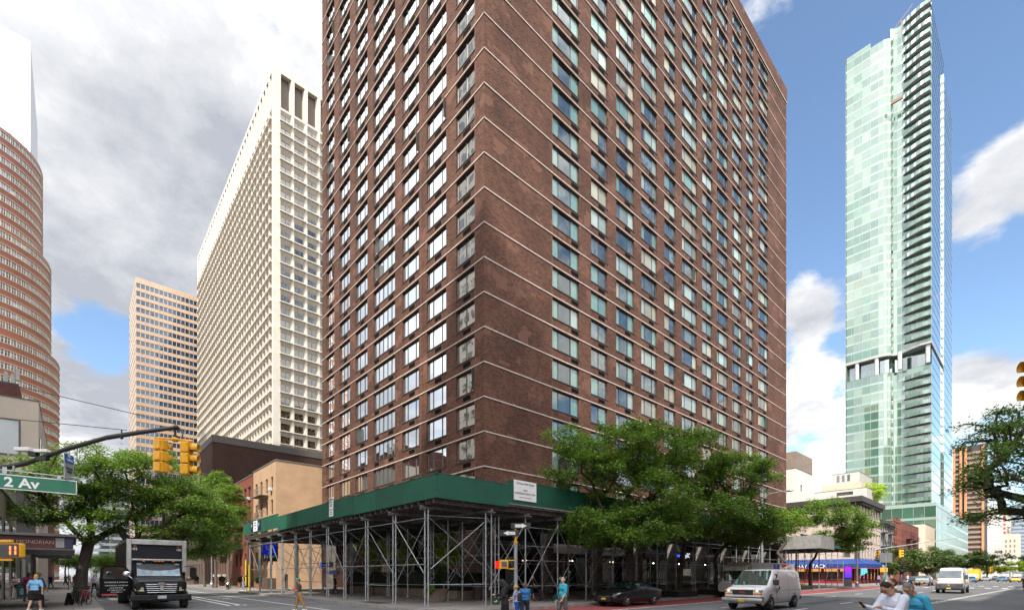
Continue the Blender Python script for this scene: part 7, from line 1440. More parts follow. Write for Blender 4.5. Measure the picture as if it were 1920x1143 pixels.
# ---- white work van
def work_van():
    rt = thing('work_van', 'white commercial work van with orange turn lamps heading down the avenue', 'van', (-10.35, 27.95, 0), R_(-90)); wp_ = paint('van_white', (.74, .75, .76), .3)
    L0 = 2.62; st = [(2.72, .40, .72, .98, .86, .90, .80), (2.62, .36, .80, 1.10, .92, .96, .86), (2.3, .34, .95, 1.19, .95, 1.0, .90), (1.78, .34, 1.10, 1.28, .96, 1.01, .90), (1.30, .34, 1.16, 1.66, .96, 1.01, .86), (.86, .34, 1.18, 2.02, .96, 1.01, .84), (.55, .34, 1.18, 2.09, .96, 1.01, .86), (-.4, .34, 1.18, 2.12, .96, 1.01, .88), (-2.2, .34, 1.18, 2.11, .96, 1.01, .88), (-2.72, .36, 1.18, 2.05, .95, .99, .86), (-2.86, .42, 1.15, 1.93, .92, .96, .82)]
    loft(st, wp_, rt)
    for s_ in (-1, 1):
        sidepatch(st, [(1.42, 1.26), (.70, 1.26), (.58, 1.84), (.86, 1.86), (1.22, 1.52)], s_, .006, car_glass, rt, 'door_window')
        for (x0, x1) in ((.52, .50), (1.50, 1.48), (-.72, -.74)):
            m = MB(); zs = np.linspace(.5, 1.95 if x0 < 1 else 1.22, 8)
            for a, b in zip(zs, zs[1:]): m.quad((x0, s_ * (side_y(st, x0, a) + .004), a), (x1, s_ * (side_y(st, x1, a) + .004), a), (x1, s_ * (side_y(st, x1, b) + .004), b), (x0, s_ * (side_y(st, x0, b) + .004), b))
            m.build('door_seam', [plain('seam', (.08, .08, .08), .7)], rt, fix=False)
        slab(rt, 'moulding_line', plain('seam_light', (.34, .34, .335), .5), -2.6, s_ * 1.012 - .006, 1.19, .45, s_ * 1.012 + .006, 1.21) if False else None
        m = MB(); xs_ = np.linspace(-2.6, 2.1, 24)
        for a, b in zip(xs_, xs_[1:]): m.quad((a, s_ * (side_y(st, a, 1.0) + .004), .985), (b, s_ * (side_y(st, b, 1.0) + .004), .985), (b, s_ * (side_y(st, b, 1.0) + .004), 1.005), (a, s_ * (side_y(st, a, 1.0) + .004), 1.005))
        m.build('crease_line', [plain('seam_light', (.30, .30, .30), .6)], rt, fix=False)
        for x in (1.71, -1.72): arch(st, x, .42, s_, rt, .37); wheel(rt, x, s_ * .91, .37, .24, s_, metal_galv)
        mi = slab(rt, 'mirror', plain('mirror_black', (.03, .03, .032), .5), 1.18, s_ * 1.05 - (.12 if s_ > 0 else .14), 1.30, 1.32, s_ * 1.05 + (.14 if s_ > 0 else .12), 1.56, .03)
        slab(rt, 'door_handle', grille_b, .60, s_ * 1.02 - .015, 1.05, .66, s_ * 1.02 + .015, 1.2)
        slab(rt, 'sill', plain('sill_shade', (.30, .30, .29), .5), -1.2, s_ * .93 - .02, .32, 1.2, s_ * .93 + .02, .36)
    m = MB(); m.add([(1.82, -.84, 1.275), (1.82, .84, 1.275), (.90, .74, 2.02), (.90, -.74, 2.02)], [(0, 1, 2, 3)]); w = m.build('windscreen', [van_glass], rt, fix=False); w.location = (.018, 0, .016)
    m = MB(); m.path([(1.80, -.5, 1.315), (1.55, .1, 1.52)], .012); m.path([(1.80, .2, 1.315), (1.62, .75, 1.46)], .012); m.build('wiper', [black_p], rt)
    slab(rt, 'grille', grille_b, 2.66, -.52, .80, 2.735, .52, 1.06, .01); 
    m = MB()
    for k in range(5): m.box(2.736, -.5, .83 + .045 * k, 2.742, .5, .84 + .045 * k)
    m.build('grille_bars', [plain('grille_grey', (.06, .06, .06), .4)], rt); text('GMC', .13, plain('badge_red', (.5, .03, .03), .4), rt, (2.748, 0, .92), (R_(90), 0, R_(90)), width=.006)
    for s_ in (-1, 1):
        slab(rt, 'headlight', head_l, 2.56, s_ * .73 - .19, .93, 2.725, s_ * .73 + .19, 1.07, .03); slab(rt, 'turn_lamp', amber, 2.56, s_ * .73 - .19, .80, 2.725, s_ * .73 + .19, .895, .02); m = MB(); m.ell((2.735, s_ * .70, 1.0), .03, .07, .05, 10, 6); m.build('lamp_glow', [emis('headlamp_on', (1, .66, .28), 1.0)], rt)
        slab(rt, 'tail_light', tail_r, -2.87, s_ * .84 - .07, 1.0, -2.80, s_ * .84 + .07, 1.55)
    m = MB(); m.extr([(2.62, .42), (2.86, .42), (2.90, .50), (2.88, .64), (2.62, .66)], -1.0, 1.0); m.build('bumper', [plain('bumper_chrome', (.42, .42, .42), .25, .8)], rt, bevel=.03)
    m = MB(); m.box(2.60, -1.0, .662, 2.84, 1.0, .70); m.build('bumper_pad', [grille_b], rt, bevel=.01); slab(rt, 'number_plate', plate_y, 2.895, -.16, .47, 2.91, .16, .60); slab(rt, 'rear_bumper', grille_b, -3.0, -.95, .45, -2.85, .95, .62, .03)
    d = plain('decal_dark', (.03, .03, .035), .5); r_ = plain('decal_red', (.5, .05, .06), .5)
    text('PRESTIGE\nLINEN', .12, d, rt, (1.0, 1.03, 1.0), (R_(90), 0, R_(180)), ext=.001); text('2 1 2\n5 5 5\n0 1 9 4', .13, d, rt, (1.0, 1.03, .70), (R_(90), 0, R_(180)), ext=.001); text('FRESH\nSERVICE', .10, r_, rt, (-2.35, .965, 1.72), (R_(82), 0, R_(180)), ext=.001); text('SALES SERVICE', .13, r_, rt, (2.12, 0, 1.235), (R_(12), 0, R_(90)), ext=.001); text('V-TECH', .12, d, rt, (2.45, 0, 1.15), (R_(20), 0, R_(90)), ext=.001)
work_van()
# the parked box van behind it with a flag banner
def cube_truck():
    rt = thing('box_truck', 'parked pale box van with a flag banner showing over the work van roof', 'truck', (-16.7, 41.2, 0), R_(-90)); gp = plain('box_grey', (.40, .40, .38), .5, 0, .1, 1)
    slab(rt, 'cargo_box', gp, -8.6, -1.0, .8, 1.15, 1.0, 2.82, .04); st = [(3.0, .5, .9, 1.2, .85, .9, .8), (2.5, .45, 1.1, 1.35, .9, .95, .85), (1.9, .45, 1.15, 2.0, .9, .95, .8), (1.2, .45, 1.15, 2.1, .9, .95, .85)]; loft(st, wp2, rt, 'cab'); m = MB(); m.add([(2.5, -.8, 1.36), (2.5, .8, 1.36), (1.95, .72, 1.98), (1.95, -.72, 1.98)], [(0, 1, 2, 3)]); w = m.build('windscreen', [van_glass], rt, fix=False); w.location = (.03, 0, .02)
    m = MB(); m.extr([(1.16, 2.12), (2.1, 2.12), (1.9, 2.45), (1.16, 2.62)], -.85, .85); m.build('air_deflector', [plain('deflector', (.42, .43, .36), .5)], rt, bevel=.06); m = MB(); m.ell((1.95, .15, 2.38), .06, .12, .04, 10, 6); m.build('green_mark', [plain('decal_green', (.05, .45, .05), .5)], rt)
    b = MB(); b.box(-8.5, 1.002, 1.7, -3.2, 1.01, 2.78); bo = b.build('banner', [white_p], rt); b = MB(); b.box(-4.8, 1.012, 2.1, -3.3, 1.016, 2.76); b.build('blue_canton', [plain('flag_blue', (.02, .04, .30), .6)], bo)
    b = MB(); b.add([(-4.9, 1.014, 2.76), (-5.5, 1.014, 2.45), (-6.1, 1.014, 2.52), (-7.1, 1.014, 2.76)], [(0, 1, 2, 3)]); b.build('red_wave', [plain('flag_red', (.55, .03, .03), .6)], bo, fix=False); text('LEASE.ORG', .62, MATS['flag_red'], bo, (-6.3, 1.016, 2.15), (R_(90), R_(-6), R_(180)), ext=.001)
    text('* * *\n * *\n* * *', .17, sign_white, bo, (-4.05, 1.018, 2.43), (R_(90), 0, R_(180)), ext=.001)
    for s_ in (-1, 1):
        for x in (2.3, -6.6): wheel(rt, x, s_ * .85, .38, .24, s_, metal_galv)
    slab(rt, 'chassis', grille_b, -8.4, -.5, .42, 2.0, .5, .79)
wp2 = paint('cab_white', (.60, .60, .585), .35)
cube_truck()
# ---- sedans and other cars
def car(name, label, x, y, rz, pc, L=4.85, W=1.82, H=1.45, suv=False, group=None, plate=plate_y, taxi=False, detail=True, lamps_on=False):
    rt = thing(name, label, 'taxi' if taxi else ('suv' if suv else 'car'), (x, y, 0), rz, group); pm = pc; f = L / 4.85; w = W / 2; h = H / 1.45
    if suv: st = [(2.38, .42, .70, .86, .78, .84, .74), (2.2, .34, .88, .98, .88, .92, .82), (1.35, .32, .98, 1.06, .90, .94, .84), (1.0, .32, 1.0, 1.12, .90, .94, .80), (.35, .32, 1.0, 1.42, .90, .94, .70), (-.3, .32, 1.0, 1.46, .90, .94, .70), (-1.7, .32, 1.0, 1.43, .90, .94, .68), (-2.25, .34, .98, 1.15, .88, .92, .76), (-2.4, .42, .9, 1.0, .82, .86, .72)]
    else: st = [(2.42, .38, .55, .66, .70, .74, .64), (2.30, .26, .66, .76, .84, .88, .76), (1.95, .22, .76, .86, .88, .93, .80), (1.15, .22, .86, .96, .90, .955, .82), (.92, .22, .89, 1.0, .90, .955, .76), (.18, .22, .91, 1.40, .90, .955, .60), (-.25, .22, .92, 1.45, .90, .955, .60), (-.85, .22, .93, 1.41, .90, .955, .60), (-1.65, .24, .95, 1.10, .89, .945, .70), (-2.15, .28, .93, 1.03, .86, .90, .72), (-2.36, .36, .86, .96, .80, .84, .68), (-2.43, .46, .78, .84, .72, .76, .6)]
    st = [(a * f, b * h, c * h, d * h, e * w / .955, g_ * w / .955, i * w / .955) for a, b, c, d, e, g_, i in st]; loft(st, pm, rt)
    def Q(pts): return [(a * f, b * h) for a, b in pts]
    for s_ in (-1, 1):
        if suv: sidepatch(st, Q([(.85, 1.04), (-1.95, 1.04), (-1.65, 1.36), (.38, 1.36)]), s_, .006, car_glass, rt, 'side_window')
        else: sidepatch(st, Q([(.80, .985), (-.32, .985), (-.32, 1.33), (.22, 1.33)]), s_, .006, car_glass, rt, 'side_window'); sidepatch(st, Q([(-.38, .985), (-1.48, 1.01), (-.95, 1.30), (-.38, 1.33)]), s_, .006, car_glass, rt, 'side_window')
        wx = (1.44 * f, -1.36 * f); R0 = (.335 if not suv else .36) * h
        for x_ in wx: arch(st, x_, R0 * 1.05, s_, rt, R0); wheel(rt, x_, s_ * (w - .12), R0, .22, s_)
        if detail:
            slab(rt, 'mirror', pm, .62 * f, s_ * (w + .07) - .09, .95 * h, .76 * f, s_ * (w + .07) + .09, 1.08 * h, .03); m = MB(); m.add([(2.385 * f, s_ * .56 * w / .91, .62 * h), (2.31 * f, s_ * .84 * w / .91, .66 * h), (2.0 * f, s_ * .90 * w / .91, .79 * h), (2.28 * f, s_ * .58 * w / .91, .75 * h)], [(0, 1, 2, 3)]); q = m.build('headlight', [head_l if not lamps_on else emis('lamp_soft', (1, .85, .6), 1.2)], rt, fix=False); q.location = (.03, s_ * .012, .012)
            for xd in (.86, -.35, -1.3): 
                m = MB(); zs = np.linspace(.35, .95, 5) * h
                for a, b in zip(zs, zs[1:]): m.quad((xd * f, s_ * (side_y(st, xd * f, a) + .003), a), (xd * f - .012, s_ * (side_y(st, xd * f, a) + .003), a), (xd * f - .012, s_ * (side_y(st, xd * f, b) + .003), b), (xd * f, s_ * (side_y(st, xd * f, b) + .003), b))
                m.build('door_seam', [black_p], rt, fix=False)
            for xd in (-.15, -1.05): slab(rt, 'door_handle', chrome, (xd - .09) * f, s_ * (w * 1.0) - .02, .845 * h, (xd + .05) * f, s_ * (w * 1.0) + .012, .87 * h)
        m = MB(); m.box(-2.46 * f, s_ * .62 * w / .91 - .16, .78 * h, -2.3 * f, s_ * .62 * w / .91 + .16, .9 * h); m.build('tail_light', [tail_r], rt, bevel=.02)
    i0, i1 = (3, 4) if suv else (4, 5)
    a, b = st[i0], st[i1]; m = MB(); m.add([(a[0], -a[6] * 1.0, a[3]), (a[0], a[6] * 1.0, a[3]), (b[0], b[6] * .96, b[3] - .02), (b[0], -b[6] * .96, b[3] - .02)], [(0, 1, 2, 3)]); q = m.build('windscreen', [car_glass], rt, fix=False); q.location = (.02, 0, .022)
    a, b = (st[-2], st[-3]) if suv else (st[8], st[7]); m = MB(); m.add([(a[0], -a[6] * .95, a[3]), (a[0], a[6] * .95, a[3]), (b[0], b[6] * .93, b[3] - .02), (b[0], -b[6] * .93, b[3] - .02)], [(0, 1, 2, 3)]); q = m.build('rear_window', [car_glass], rt, fix=False); q.location = (-.015, 0, .02)
    m = MB(); m.box(2.36 * f, -.5 * w, .30 * h, 2.445 * f, .5 * w, .48 * h); m.build('lower_grille', [grille_b], rt, bevel=.02); m = MB(); m.box(2.38 * f, -.4 * w, .555 * h, 2.45 * f, .4 * w, .60 * h); m.build('upper_grille', [chrome], rt, bevel=.01); slab(rt, 'number_plate', plate, 2.44 * f, -.15, .40 * h, 2.465 * f, .15, .52 * h)
    if taxi: slab(rt, 'roof_light', white_p, -.2, -.35, 1.44 * h, .05, .35, 1.56 * h, .03)
    return rt
car('parked_sedan', 'black sedan parked in the red lane before the shed', -16.85, 24.75, R_(-90), plain('sedan_black', (.006, .006, .007), .3, 0, .05, 2, spec=.45, coat=.25), lamps_on=False)
s_car = car('silver_suv', 'silver sport utility car beside the tall white van', *at_depth(1733, 82), R_(-90), paint('silver', (.38, .40, .42), .25, .4), 4.7, 1.9, 1.7, True, lamps_on=True)
car('dark_car', 'dark blue car half behind the silver sport utility car', *at_depth(1717, 92), R_(-90), paint('navy', (.02, .04, .07), .25), 4.7, 1.85, 1.6, True)
GC = 'cars coming down the far avenue'
for i, (px, d, col, nm, lab) in enumerate(((1822, 118, (.05, .13, .25), 'blue_car', 'blue car in front of the yellow truck far up the avenue'), (1848, 140, (.30, .30, .31), 'silver_car', 'silver car far up the avenue right of the yellow truck'), (1879, 128, (.07, .14, .24), 'blue_car', 'blue car far up the avenue left of the taxi'), (1866, 190, (.5, .5, .5), 'white_car', 'small white car farthest up the avenue'))):
    car(nm, lab, *at_depth(px, d), R_(-90), paint('far_c%d' % i, col, .25, .3), group=GC)
car('yellow_taxi', 'yellow taxi far up the avenue', *at_depth(1903, 122), R_(-84), paint('taxi', (.75, .42, .01), .3), taxi=True)
def box_vehicle(name, label, px, d, bc, L, W, H, cabc):
    x, y = at_depth(px, d); rt = thing(name, label, 'truck', (x, y, 0), R_(-90)); slab(rt, 'cargo_box', bc, -L / 2, -W / 2, .8, L / 2 - 1.9, W / 2, H, .05); st = [(L / 2, .5, .95, 1.15, W / 2 - .12, W / 2 - .06, W / 2 - .15), (L / 2 - .35, .45, 1.1, 1.35, W / 2 - .08, W / 2 - .03, W / 2 - .12), (L / 2 - .9, .45, 1.15, 2.1, W / 2 - .08, W / 2 - .03, W / 2 - .16), (L / 2 - 1.89, .45, 1.15, 2.2, W / 2 - .08, W / 2 - .03, W / 2 - .14)]; loft(st, cabc, rt, 'cab')
    m = MB(); a = L / 2 - .35; m.add([(a, -W / 2 + .2, 1.36), (a, W / 2 - .2, 1.36), (a - .55, W / 2 - .22, 2.06), (a - .55, -W / 2 + .22, 2.06)], [(0, 1, 2, 3)]); q = m.build('windscreen', [car_glass], rt, fix=False); q.location = (.03, 0, .03)
    for s_ in (-1, 1):
        for xx in (L / 2 - .8, -L / 2 + 1.3): wheel(rt, xx, s_ * (W / 2 - .15), .42, .25, s_, metal_galv)
        slab(rt, 'headlight', head_l, L / 2 - .06, s_ * (W / 2 - .35) - .15, .75, L / 2 + .02, s_ * (W / 2 - .35) + .15, .9, .02)
    return rt
box_vehicle('yellow_truck', 'yellow box truck far up the avenue', 1826, 132, plain('truck_yellow', (.72, .42, .02), .5), 7, 2.4, 3.3, plain('truck_yellow_cab', (.72, .42, .02), .4))
box_vehicle('white_truck', 'white van like truck behind the blue car far up the avenue', 1886, 172, white_p, 6.5, 2.2, 2.9, paint('van_white2', (.7, .7, .7)))
box_vehicle('white_truck', 'white truck behind the yellow taxi', 1908, 165, white_p, 7, 2.4, 3.0, paint('van_white2', (.7, .7, .7)))
# ---- tall white delivery van
def tall_van():
    x, y = at_depth(1780, 47.2); rt = thing('delivery_van', 'tall white delivery van with grey bumper coming down the avenue', 'van', (x, y + 2.6, 0), R_(-90)); wp_ = paint('ram_white', (.70, .70, .70), .3); gb = plain('bumper_grey', (.055, .057, .062), .6)
    st = [(2.98, .55, .98, 1.12, .80, .86, .74), (2.80, .42, 1.05, 1.28, .95, .98, .84), (2.35, .38, 1.15, 1.48, .98, 1.02, .90), (2.05, .38, 1.2, 1.66, .98, 1.02, .88), (1.55, .38, 1.2, 2.22, .98, 1.02, .84), (1.25, .38, 1.2, 2.46, .98, 1.02, .84), (.9, .38, 1.2, 2.52, .98, 1.02, .88), (-2.8, .38, 1.2, 2.52, .98, 1.02, .88), (-2.98, .42, 1.2, 2.42, .96, .99, .85)]; loft(st, wp_, rt)
    m = MB(); m.add([(2.33, -.86, 1.5), (2.33, .86, 1.5), (1.57, .80, 2.2), (1.57, -.80, 2.2)], [(0, 1, 2, 3)]); q = m.build('windscreen', [pane('ram_glass', (.02, .035, .04), .14, 1.1, .02)], rt, fix=False); q.location = (.03, 0, .03)
    m = MB(); m.extr([(2.7, .34), (3.0, .36), (3.08, .5), (3.08, .95), (2.95, 1.02), (2.7, 1.0)], -.99, .99); m.build('bumper', [gb], rt, bevel=.06); m = MB()
    for k in range(3): m.box(3.075, -.5, .66 + .1 * k, 3.095, .5, .70 + .1 * k)
    m.build('grille', [plain('grille_mid', (.15, .15, .16), .4)], rt); m = MB(); m.lathe((0, 0, 0), [(.07, -.01), (.07, .01)], 12); e = m.build('badge', [chrome], rt); e.location = (3.1, 0, .83); e.rotation_euler = (0, R_(90), 0); slab(rt, 'number_plate', plate_y, 3.08, -.16, .45, 3.1, .16, .58)
    for s_ in (-1, 1):
        m = MB(); m.add([(2.97, s_ * .55, 1.10), (2.90, s_ * .86, 1.08), (2.62, s_ * .99, 1.30), (2.86, s_ * .78, 1.30)], [(0, 1, 2, 3)]); q = m.build('headlight', [plain('lamp_amber_clear', (.55, .38, .18), .2, .3)], rt, fix=False); q.location = (.03, s_ * .015, .02)
        sidepatch(st, [(2.0, 1.34), (1.05, 1.34), (1.0, 2.0), (1.5, 2.0)], s_, .006, car_glass, rt, 'door_window'); slab(rt, 'mirror', gb, 1.75, s_ * 1.15 - .12, 1.4, 1.9, s_ * 1.15 + .12, 1.8, .03)
        for xx in (2.0, -2.0): arch(st, xx, .4, s_, rt, .36); wheel(rt, xx, s_ * .92, .36, .23, s_, metal_galv)
tall_van()
# ---- black moving truck
def moving_truck():
    rt = thing('box_truck', 'black and silver moving truck with its side door open under the big locust', 'truck', (-35.9, 3.45, 0), 0); rt.scale = (1.06, 1.08, 1.03); bk = plain('truck_black', (.005, .005, .006), .4, 0, .2, 1, spec=.3, coat=.12); al = plain('truck_alu', (.42, .42, .42), .38, .8, .12, 2); pn = plain('truck_panel', (.006, .007, .014), .5, spec=.3)
    # box with silver rim and dark front panel
    slab(rt, 'cargo_box', bk, -6.4, -1.22, 1.0, 2.55, 1.22, 3.55, .03)
    m = MB(); m.box(2.551, -1.25, 1.9, 2.75, -1.05, 3.62); m.box(2.551, 1.05, 1.9, 2.75, 1.25, 3.62); m.box(2.552, -1.049, 3.36, 2.75, 1.049, 3.62); m.box(2.552, -1.049, 2.52, 2.74, 1.049, 2.60); m.box(-6.4, -1.25, 3.5, 2.55, -1.221, 3.62); m.box(-6.4, 1.221, 3.5, 2.55, 1.25, 3.62); m.build('box_trim', [al], rt, bevel=.02)
    slab(rt, 'front_panel', pn, 2.55, -1.05, 2.60, 2.6, 1.05, 3.36)
    for s_ in (-1, 1): t = text('102', .17, sign_white, rt, (2.61, s_ * .93, 3.12), (R_(90), 0, R_(90))); slab(rt, 'marker_lamp', amber, 2.6, s_ * .9 - .07, 3.26, 2.62, s_ * .9 + .07, 3.3)
    # cab
    st = [(4.35, .75, 1.30, 1.42, .92, .98, .86), (4.25, .62, 1.36, 1.52, .98, 1.04, .90), (3.75, .6, 1.42, 1.60, 1.0, 1.06, .92), (3.45, .6, 1.46, 1.66, 1.0, 1.06, .90), (3.15, .6, 1.5, 2.28, 1.0, 1.06, .92), (2.95, .6, 1.5, 2.45, 1.0, 1.06, .94), (2.56, .6, 1.5, 2.46, 1.0, 1.06, .95)]; loft(st, bk, rt, 'cab')
    m = MB(); m.add([(3.45, -.88, 1.68), (3.45, .88, 1.68), (3.0, .86, 2.40), (3.0, -.86, 2.40)], [(0, 1, 2, 3)]); q = m.build('windscreen', [pane('truck_glass', (.03, .09, .14), .10, .9, .02, .01, 1.5)], rt, fix=False); q.location = (.025, 0, .02)
    slab(rt, 'visor', bk, 2.9, -.95, 2.455, 3.12, .95, 2.51, .01)
    for y in (-.6, -.14, 0.02, .18, .62): slab(rt, 'marker_lamp', amber, 3.11, y - .06, 2.45, 3.15, y + .06, 2.51)
    g_ = MB(); g_.extr([(4.30, .78), (4.40, .80), (4.42, 1.25), (4.34, 1.38), (4.28, 1.38)], -.66, .66); g_.build('grille', [pn], rt, bevel=.03); m = MB()
    for k in range(5):
        hw = .62 - .02 * abs(k - 3); m.tube((4.425, -hw, .86 + .1 * k), (4.425, hw, .86 + .1 * k), .017, n=6)
    m.build('grille_bars', [chrome], rt); m = MB(); m.lathe((0, 0, 0), [(.17, -.02), (.19, 0), (.17, .03)], 20, sx=.55, sy=1); e = m.build('badge_ring', [chrome], rt); e.location = (4.44, 0, 1.29); e.rotation_euler = (0, R_(90), 0); m = MB(); m.box(4.43, -.06, .95, 4.45, .06, 1.22); m.build('badge_stem', [al], rt)
    for s_ in (-1, 1): m = MB(); m.add([(4.40, s_ * .68, .93), (4.30, s_ * 1.02, .96), (4.20, s_ * 1.05, 1.10), (4.36, s_ * .72, 1.14)], [(0, 1, 2, 3)]); q = m.build('headlight', [plain('old_lamp', (.30, .29, .16), .25)], rt, fix=False); q.location = (.03, 0, 0)
    m = MB(); m.extr([(4.25, .42), (4.55, .42), (4.58, .5), (4.58, .74), (4.25, .76)], -1.2, 1.2); m.build('bumper', [plain('bumper_black', (.012, .012, .013), .55, 0, .3, 5, spec=.3)], rt, bevel=.03); slab(rt, 'number_plate', plain('plate_pale', (.55, .60, .66), .5), 4.585, -.17, .56, 4.595, .17, .70); text('88220 MM', .07, black_p, rt, (4.6, 0, .63), (R_(90), 0, R_(90)), ext=.001)
    for s_ in (-1, 1):
        wheel(rt, 3.75, s_ * .98, .46, .28, s_, al); wheel(rt, -3.6, s_ * .98, .46, .5, s_, al)
    slab(rt, 'chassis', grille_b, -6.2, -.45, .55, 4.2, .45, .99); slab(rt, 'fuel_tank', metal_dark, .8, -1.1, .45, 2.3, -.5, .95, .05)
    # white object on the dashboard, driver side
    m = MB(); m.ell((3.1, .1, 1.82), .18, .28, .14, 12, 8); m.build('dashboard_cloth', [white_p], rt)
    # open kerb side door swung forward
    do = MB(); u = Vector((.30, -.954, 0)); n_ = Vector((u.y, -u.x, 0)); o_ = Vector((3.1, -1.08, 0))
    def D(a, b, z): v = o_ + u * a + n_ * b; return (v.x, v.y, z)
    P = [(0, .75), (1.25, .75), (1.25, 1.5), (1.2, 2.1), (1.05, 2.22), (.25, 2.22), (.06, 1.9), (0, 1.5)]
    vs = [D(a, -.035, z) for a, z in P] + [D(a, .035, z) for a, z in P]; n = len(P); do.add(vs, [tuple(reversed(range(n))), tuple(range(n, 2 * n))] + [(i, (i + 1) % n, n + (i + 1) % n, n + i) for i in range(n)]); dr = do.build('door', [bk], rt)
    w = MB()
    for bb in (-.042, .042): w.add([D(a, bb, z) for a, z in [(.16, 1.55), (1.16, 1.55), (1.12, 2.05), (1.0, 2.14), (.3, 2.14), (.18, 1.9)]], [(0, 1, 2, 3, 4, 5)])
    w.build('window', [pane('door_glass', (.05, .07, .06), .25, 1.2, .03)], dr, fix=False); w = MB()
    a0 = Vector(D(.6, -.05, 1.2)); ang = math.atan2(u.y, u.x)
    for (s1, sz, z) in (('US MOVING & STORAGE', .085, 1.38), ('1100 RANDALL AVE BRONX', .075, 1.22), ('(212) 555-0186', .085, 1.1), ('VW 24068 US DOT 198', .07, .99), ('GVW 25500 LB', .07, .89)): v = D(.62, -.05, z); text(s1, sz, sign_white, dr, v, (R_(90), 0, ang + math.pi), ext=.001)
    w = MB(); w.add([D(.6, -.045, .76), D(1.2, -.045, .76), D(1.2, -.045, .81), D(.6, -.045, .81)], [(0, 1, 2, 3)]); w.build('reflector', [plain('reflector_red', (.6, .05, .05), .4)], dr, fix=False)
    # mirrors on arms
    m = MB(); m.path([(4.1, -.95, 1.3), (4.3, -1.15, 1.6), (4.25, -1.3, 1.75)], .018); m.ell((4.25, -1.32, 1.8), .05, .17, .13, 12, 8); m.build('mirror', [chrome], rt); m = MB(); m.path([(3.3, 1.05, 2.2), (3.5, 1.42, 2.2), (3.5, 1.42, 1.5), (3.3, 1.05, 1.45)], .02); m.box(3.47, 1.28, 1.5, 3.6, 1.56, 2.15); m.build('mirror', [bk], rt); m = MB(); m.ell((3.9, 1.18, 1.55), .06, .12, .12, 10, 8); m.build('mirror', [plain('mirror_copper', (.25, .17, .12), .3, .6)], rt)
moving_truck()
p, k = person('driver in a green top seated in the cab of the moving truck', (-34.1, 2.75), 0, 1.6, 1, cloth('driver_green', (.02, .3, .15)), .8, stride=80, near=None, z=1.25, arms=((40, 6, 30), (40, 6, 30)))
# van parked behind the truck at the kerb, just its nose visible
car('white_van', 'white car parked behind the open door of the moving truck', -52.5, 2.4, 0, paint('van_w3', (.6, .6, .6)), 4.9, 1.9, 1.9, True)
# ---- bicycles and the rider
def bicycle(name, label, x, y, rz, col, tilt=0, wheelcol=None):
    rt = thing(name, label, 'bicycle', (x, y, .15), rz); rt.rotation_euler[0] = R_(tilt); fm = plain('bike_' + label.split()[0], col, .4); R0 = .34
    for xx in (-.52, .52):
        t = MB(); n = 28
        for i in range(n): a0, a1 = 2 * math.pi * i / n, 2 * math.pi * (i + 1) / n; t.tube((xx + R0 * math.cos(a0), 0, R0 + R0 * math.sin(a0)), (xx + R0 * math.cos(a1), 0, R0 + R0 * math.sin(a1)), .02, n=5, caps=False)
        w = t.build('wheel', [wheelcol or rubber], rt); sp_ = MB()
        for i in range(12): a = 2 * math.pi * i / 12; sp_.tube((xx, 0, R0), (xx + R0 * math.cos(a), 0, R0 + R0 * math.sin(a)), .003, n=3, caps=False)
        sp_.lathe((xx, 0, R0), [(.03, -.03), (.03, .03)], 8); sp_.build('spokes', [chrome], w)
    f = MB(); B, S0, H0, Rr = (-.05, 0, .30), (-.2, 0, .80), (.36, 0, .82), (-.52, 0, R0)
    for a, b in ((B, S0), (B, H0), (S0, H0), (Rr, B), (Rr, S0)): f.tube(a, b, .018, n=6)
    f.tube(H0, (.52, 0, R0), .016, n=6); f.build('frame', [fm], rt); m = MB(); m.tube(S0, (-.23, 0, .92), .014); m.box(-.36, -.06, .92, -.12, .06, .97); m.build('saddle', [black_p], rt); m = MB(); m.tube(H0, (.34, 0, 1.0), .014); m.tube((.34, -.27, 1.02), (.34, .27, 1.02), .014); m.build('handlebar', [black_p], rt); m = MB(); m.lathe((-.05, 0, .3), [(.09, -.01), (.09, .01)], 14); m.tube((-.05, -.1, .3), (.05, -.1, .2), .012); m.tube((-.05, .1, .3), (-.15, .1, .4), .012); c = m.build('crank', [metal_dark], rt); return rt
x, y, d = gnd(148, 1136); bicycle('bicycle', 'black bicycle leaning at the kerb in front of the tree', x, y, R_(8), (.02, .02, .022), 6)
x, y, d = gnd(158, 1138); bicycle('bicycle', 'pink framed bicycle between the two black ones', x + .5, y, R_(-20), (.65, .04, .14), -5)
x, y, d = gnd(174, 1130); bicycle('bicycle', 'dark bicycle with pale rims nearest the truck', x, y, R_(60), (.03, .03, .035), 4, plain('rim_pale', (.45, .45, .44), .4, .5))
x, y, d = gnd(136, 1136); bicycle('bicycle', 'black bicycle nearest the folding board in the kerbside group', x, y, R_(-5), (.015, .015, .017), -6)
hedge('flower_box', 'yellowing flowers in a low box at the tree foot behind the bicycles', *[v for v in (lambda a: (a[0] - .9, a[1] - .5, a[0] + .7, a[1] + .5))(at_depth(150, 29))], .16, .95, 1500, leaf_b, .09, 'plants', True, 9)
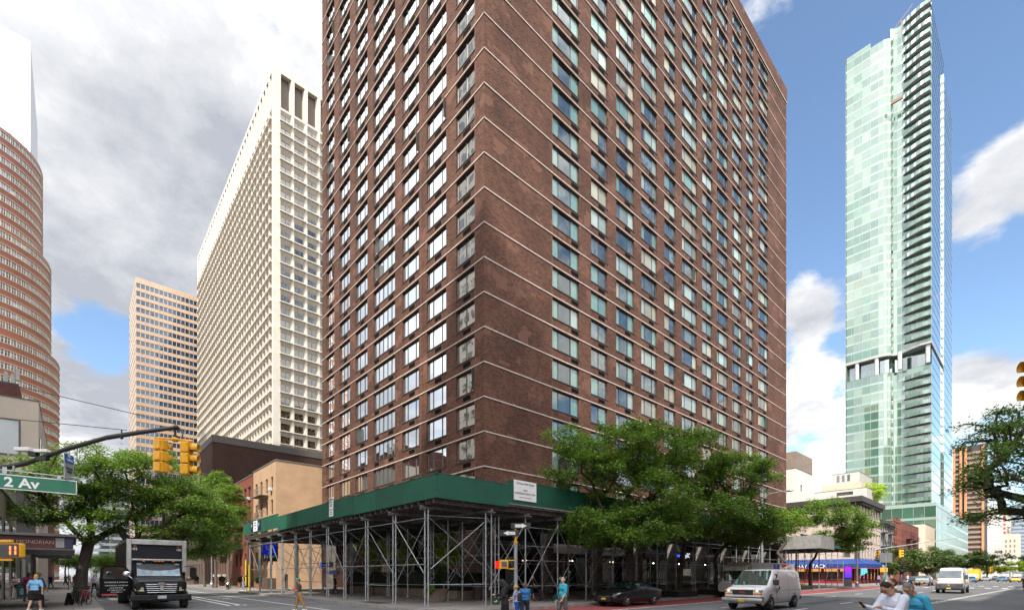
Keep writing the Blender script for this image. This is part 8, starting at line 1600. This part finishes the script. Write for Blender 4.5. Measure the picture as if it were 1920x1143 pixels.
rk = thing('sandwich_board', 'black folding board standing left of the bicycles', 'signboard', (*gnd(129, 1139)[:2], .15), YAW); m = MB(); m.add([(-.12, -.16, 0), (.12, -.16, 0), (.1, 0, .68), (-.1, 0, .68), (-.12, .16, 0), (.12, .16, 0)], [(0, 1, 2, 3), (3, 2, 5, 4)]); m.build('board', [black_p], rk, fix=False)
# motor scooter with rider at the right edge, parked motorcycles far corner
def scooter(label, x, y, rz, col, group=None):
    rt = thing('motorcycle', label, 'motorcycle', (x, y, .0), rz, group)
    for xx in (-.62, .65):
        m = MB(); m.lathe((0, 0, 0), [(.2, -.06), (.28, -.06), (.3, 0), (.28, .06), (.2, .06)], 18); w = m.build('wheel', [rubber], rt); w.location = (xx, 0, .3); w.rotation_euler = (R_(90), 0, 0)
    m = MB(); capsule(m, (-.6, 0, .62), (.1, 0, .6), .15, .16); capsule(m, (.1, 0, .6), (.42, 0, .85), .14, .1); capsule(m, (.0, 0, .38), (-.35, 0, .38), .14, .14); m.build('body', [plain('moto_' + label.split()[0], col, .3)], rt); m = MB(); capsule(m, (-.65, 0, .78), (-.05, 0, .76), .09, .11); m.build('seat', [black_p], rt); m = MB(); m.tube((.42, 0, .95), (.65, 0, .3), .03); m.tube((.38, -.35, 1.02), (.38, .35, 1.02), .02); m.ell((.52, 0, .85), .09, .08, .09); m.build('fork', [metal_dark], rt); return rt
x, y = at_depth(1921, 55); scooter('orange delivery scooter with a rider, partly cut off', x, y, R_(-90), (.45, .08, .01)); person('rider in dark clothes sitting on the orange scooter', (x, y + .1), -90, 1.7, 1, cloth('rider_dark', (.02, .025, .02)), 1.0, stride=62, arms=((45, 8, 20), (45, 8, 20)), near=None, z=.32, hat=('cap', (.02, .02, .02)))
for i, px in enumerate((1687, 1693, 1699)):
    x, y = at_depth(px, 86 + i); scooter(['black parked motorcycle nearest the lamp post at the far corner', 'grey parked motorcycle in the middle of the far corner group', 'silver parked motorcycle nearest the avenue tree'][i], x, y, R_(60), [(.02, .02, .02), (.1, .1, .1), (.3, .3, .3)][i], 'motorcycles parked at the far corner')
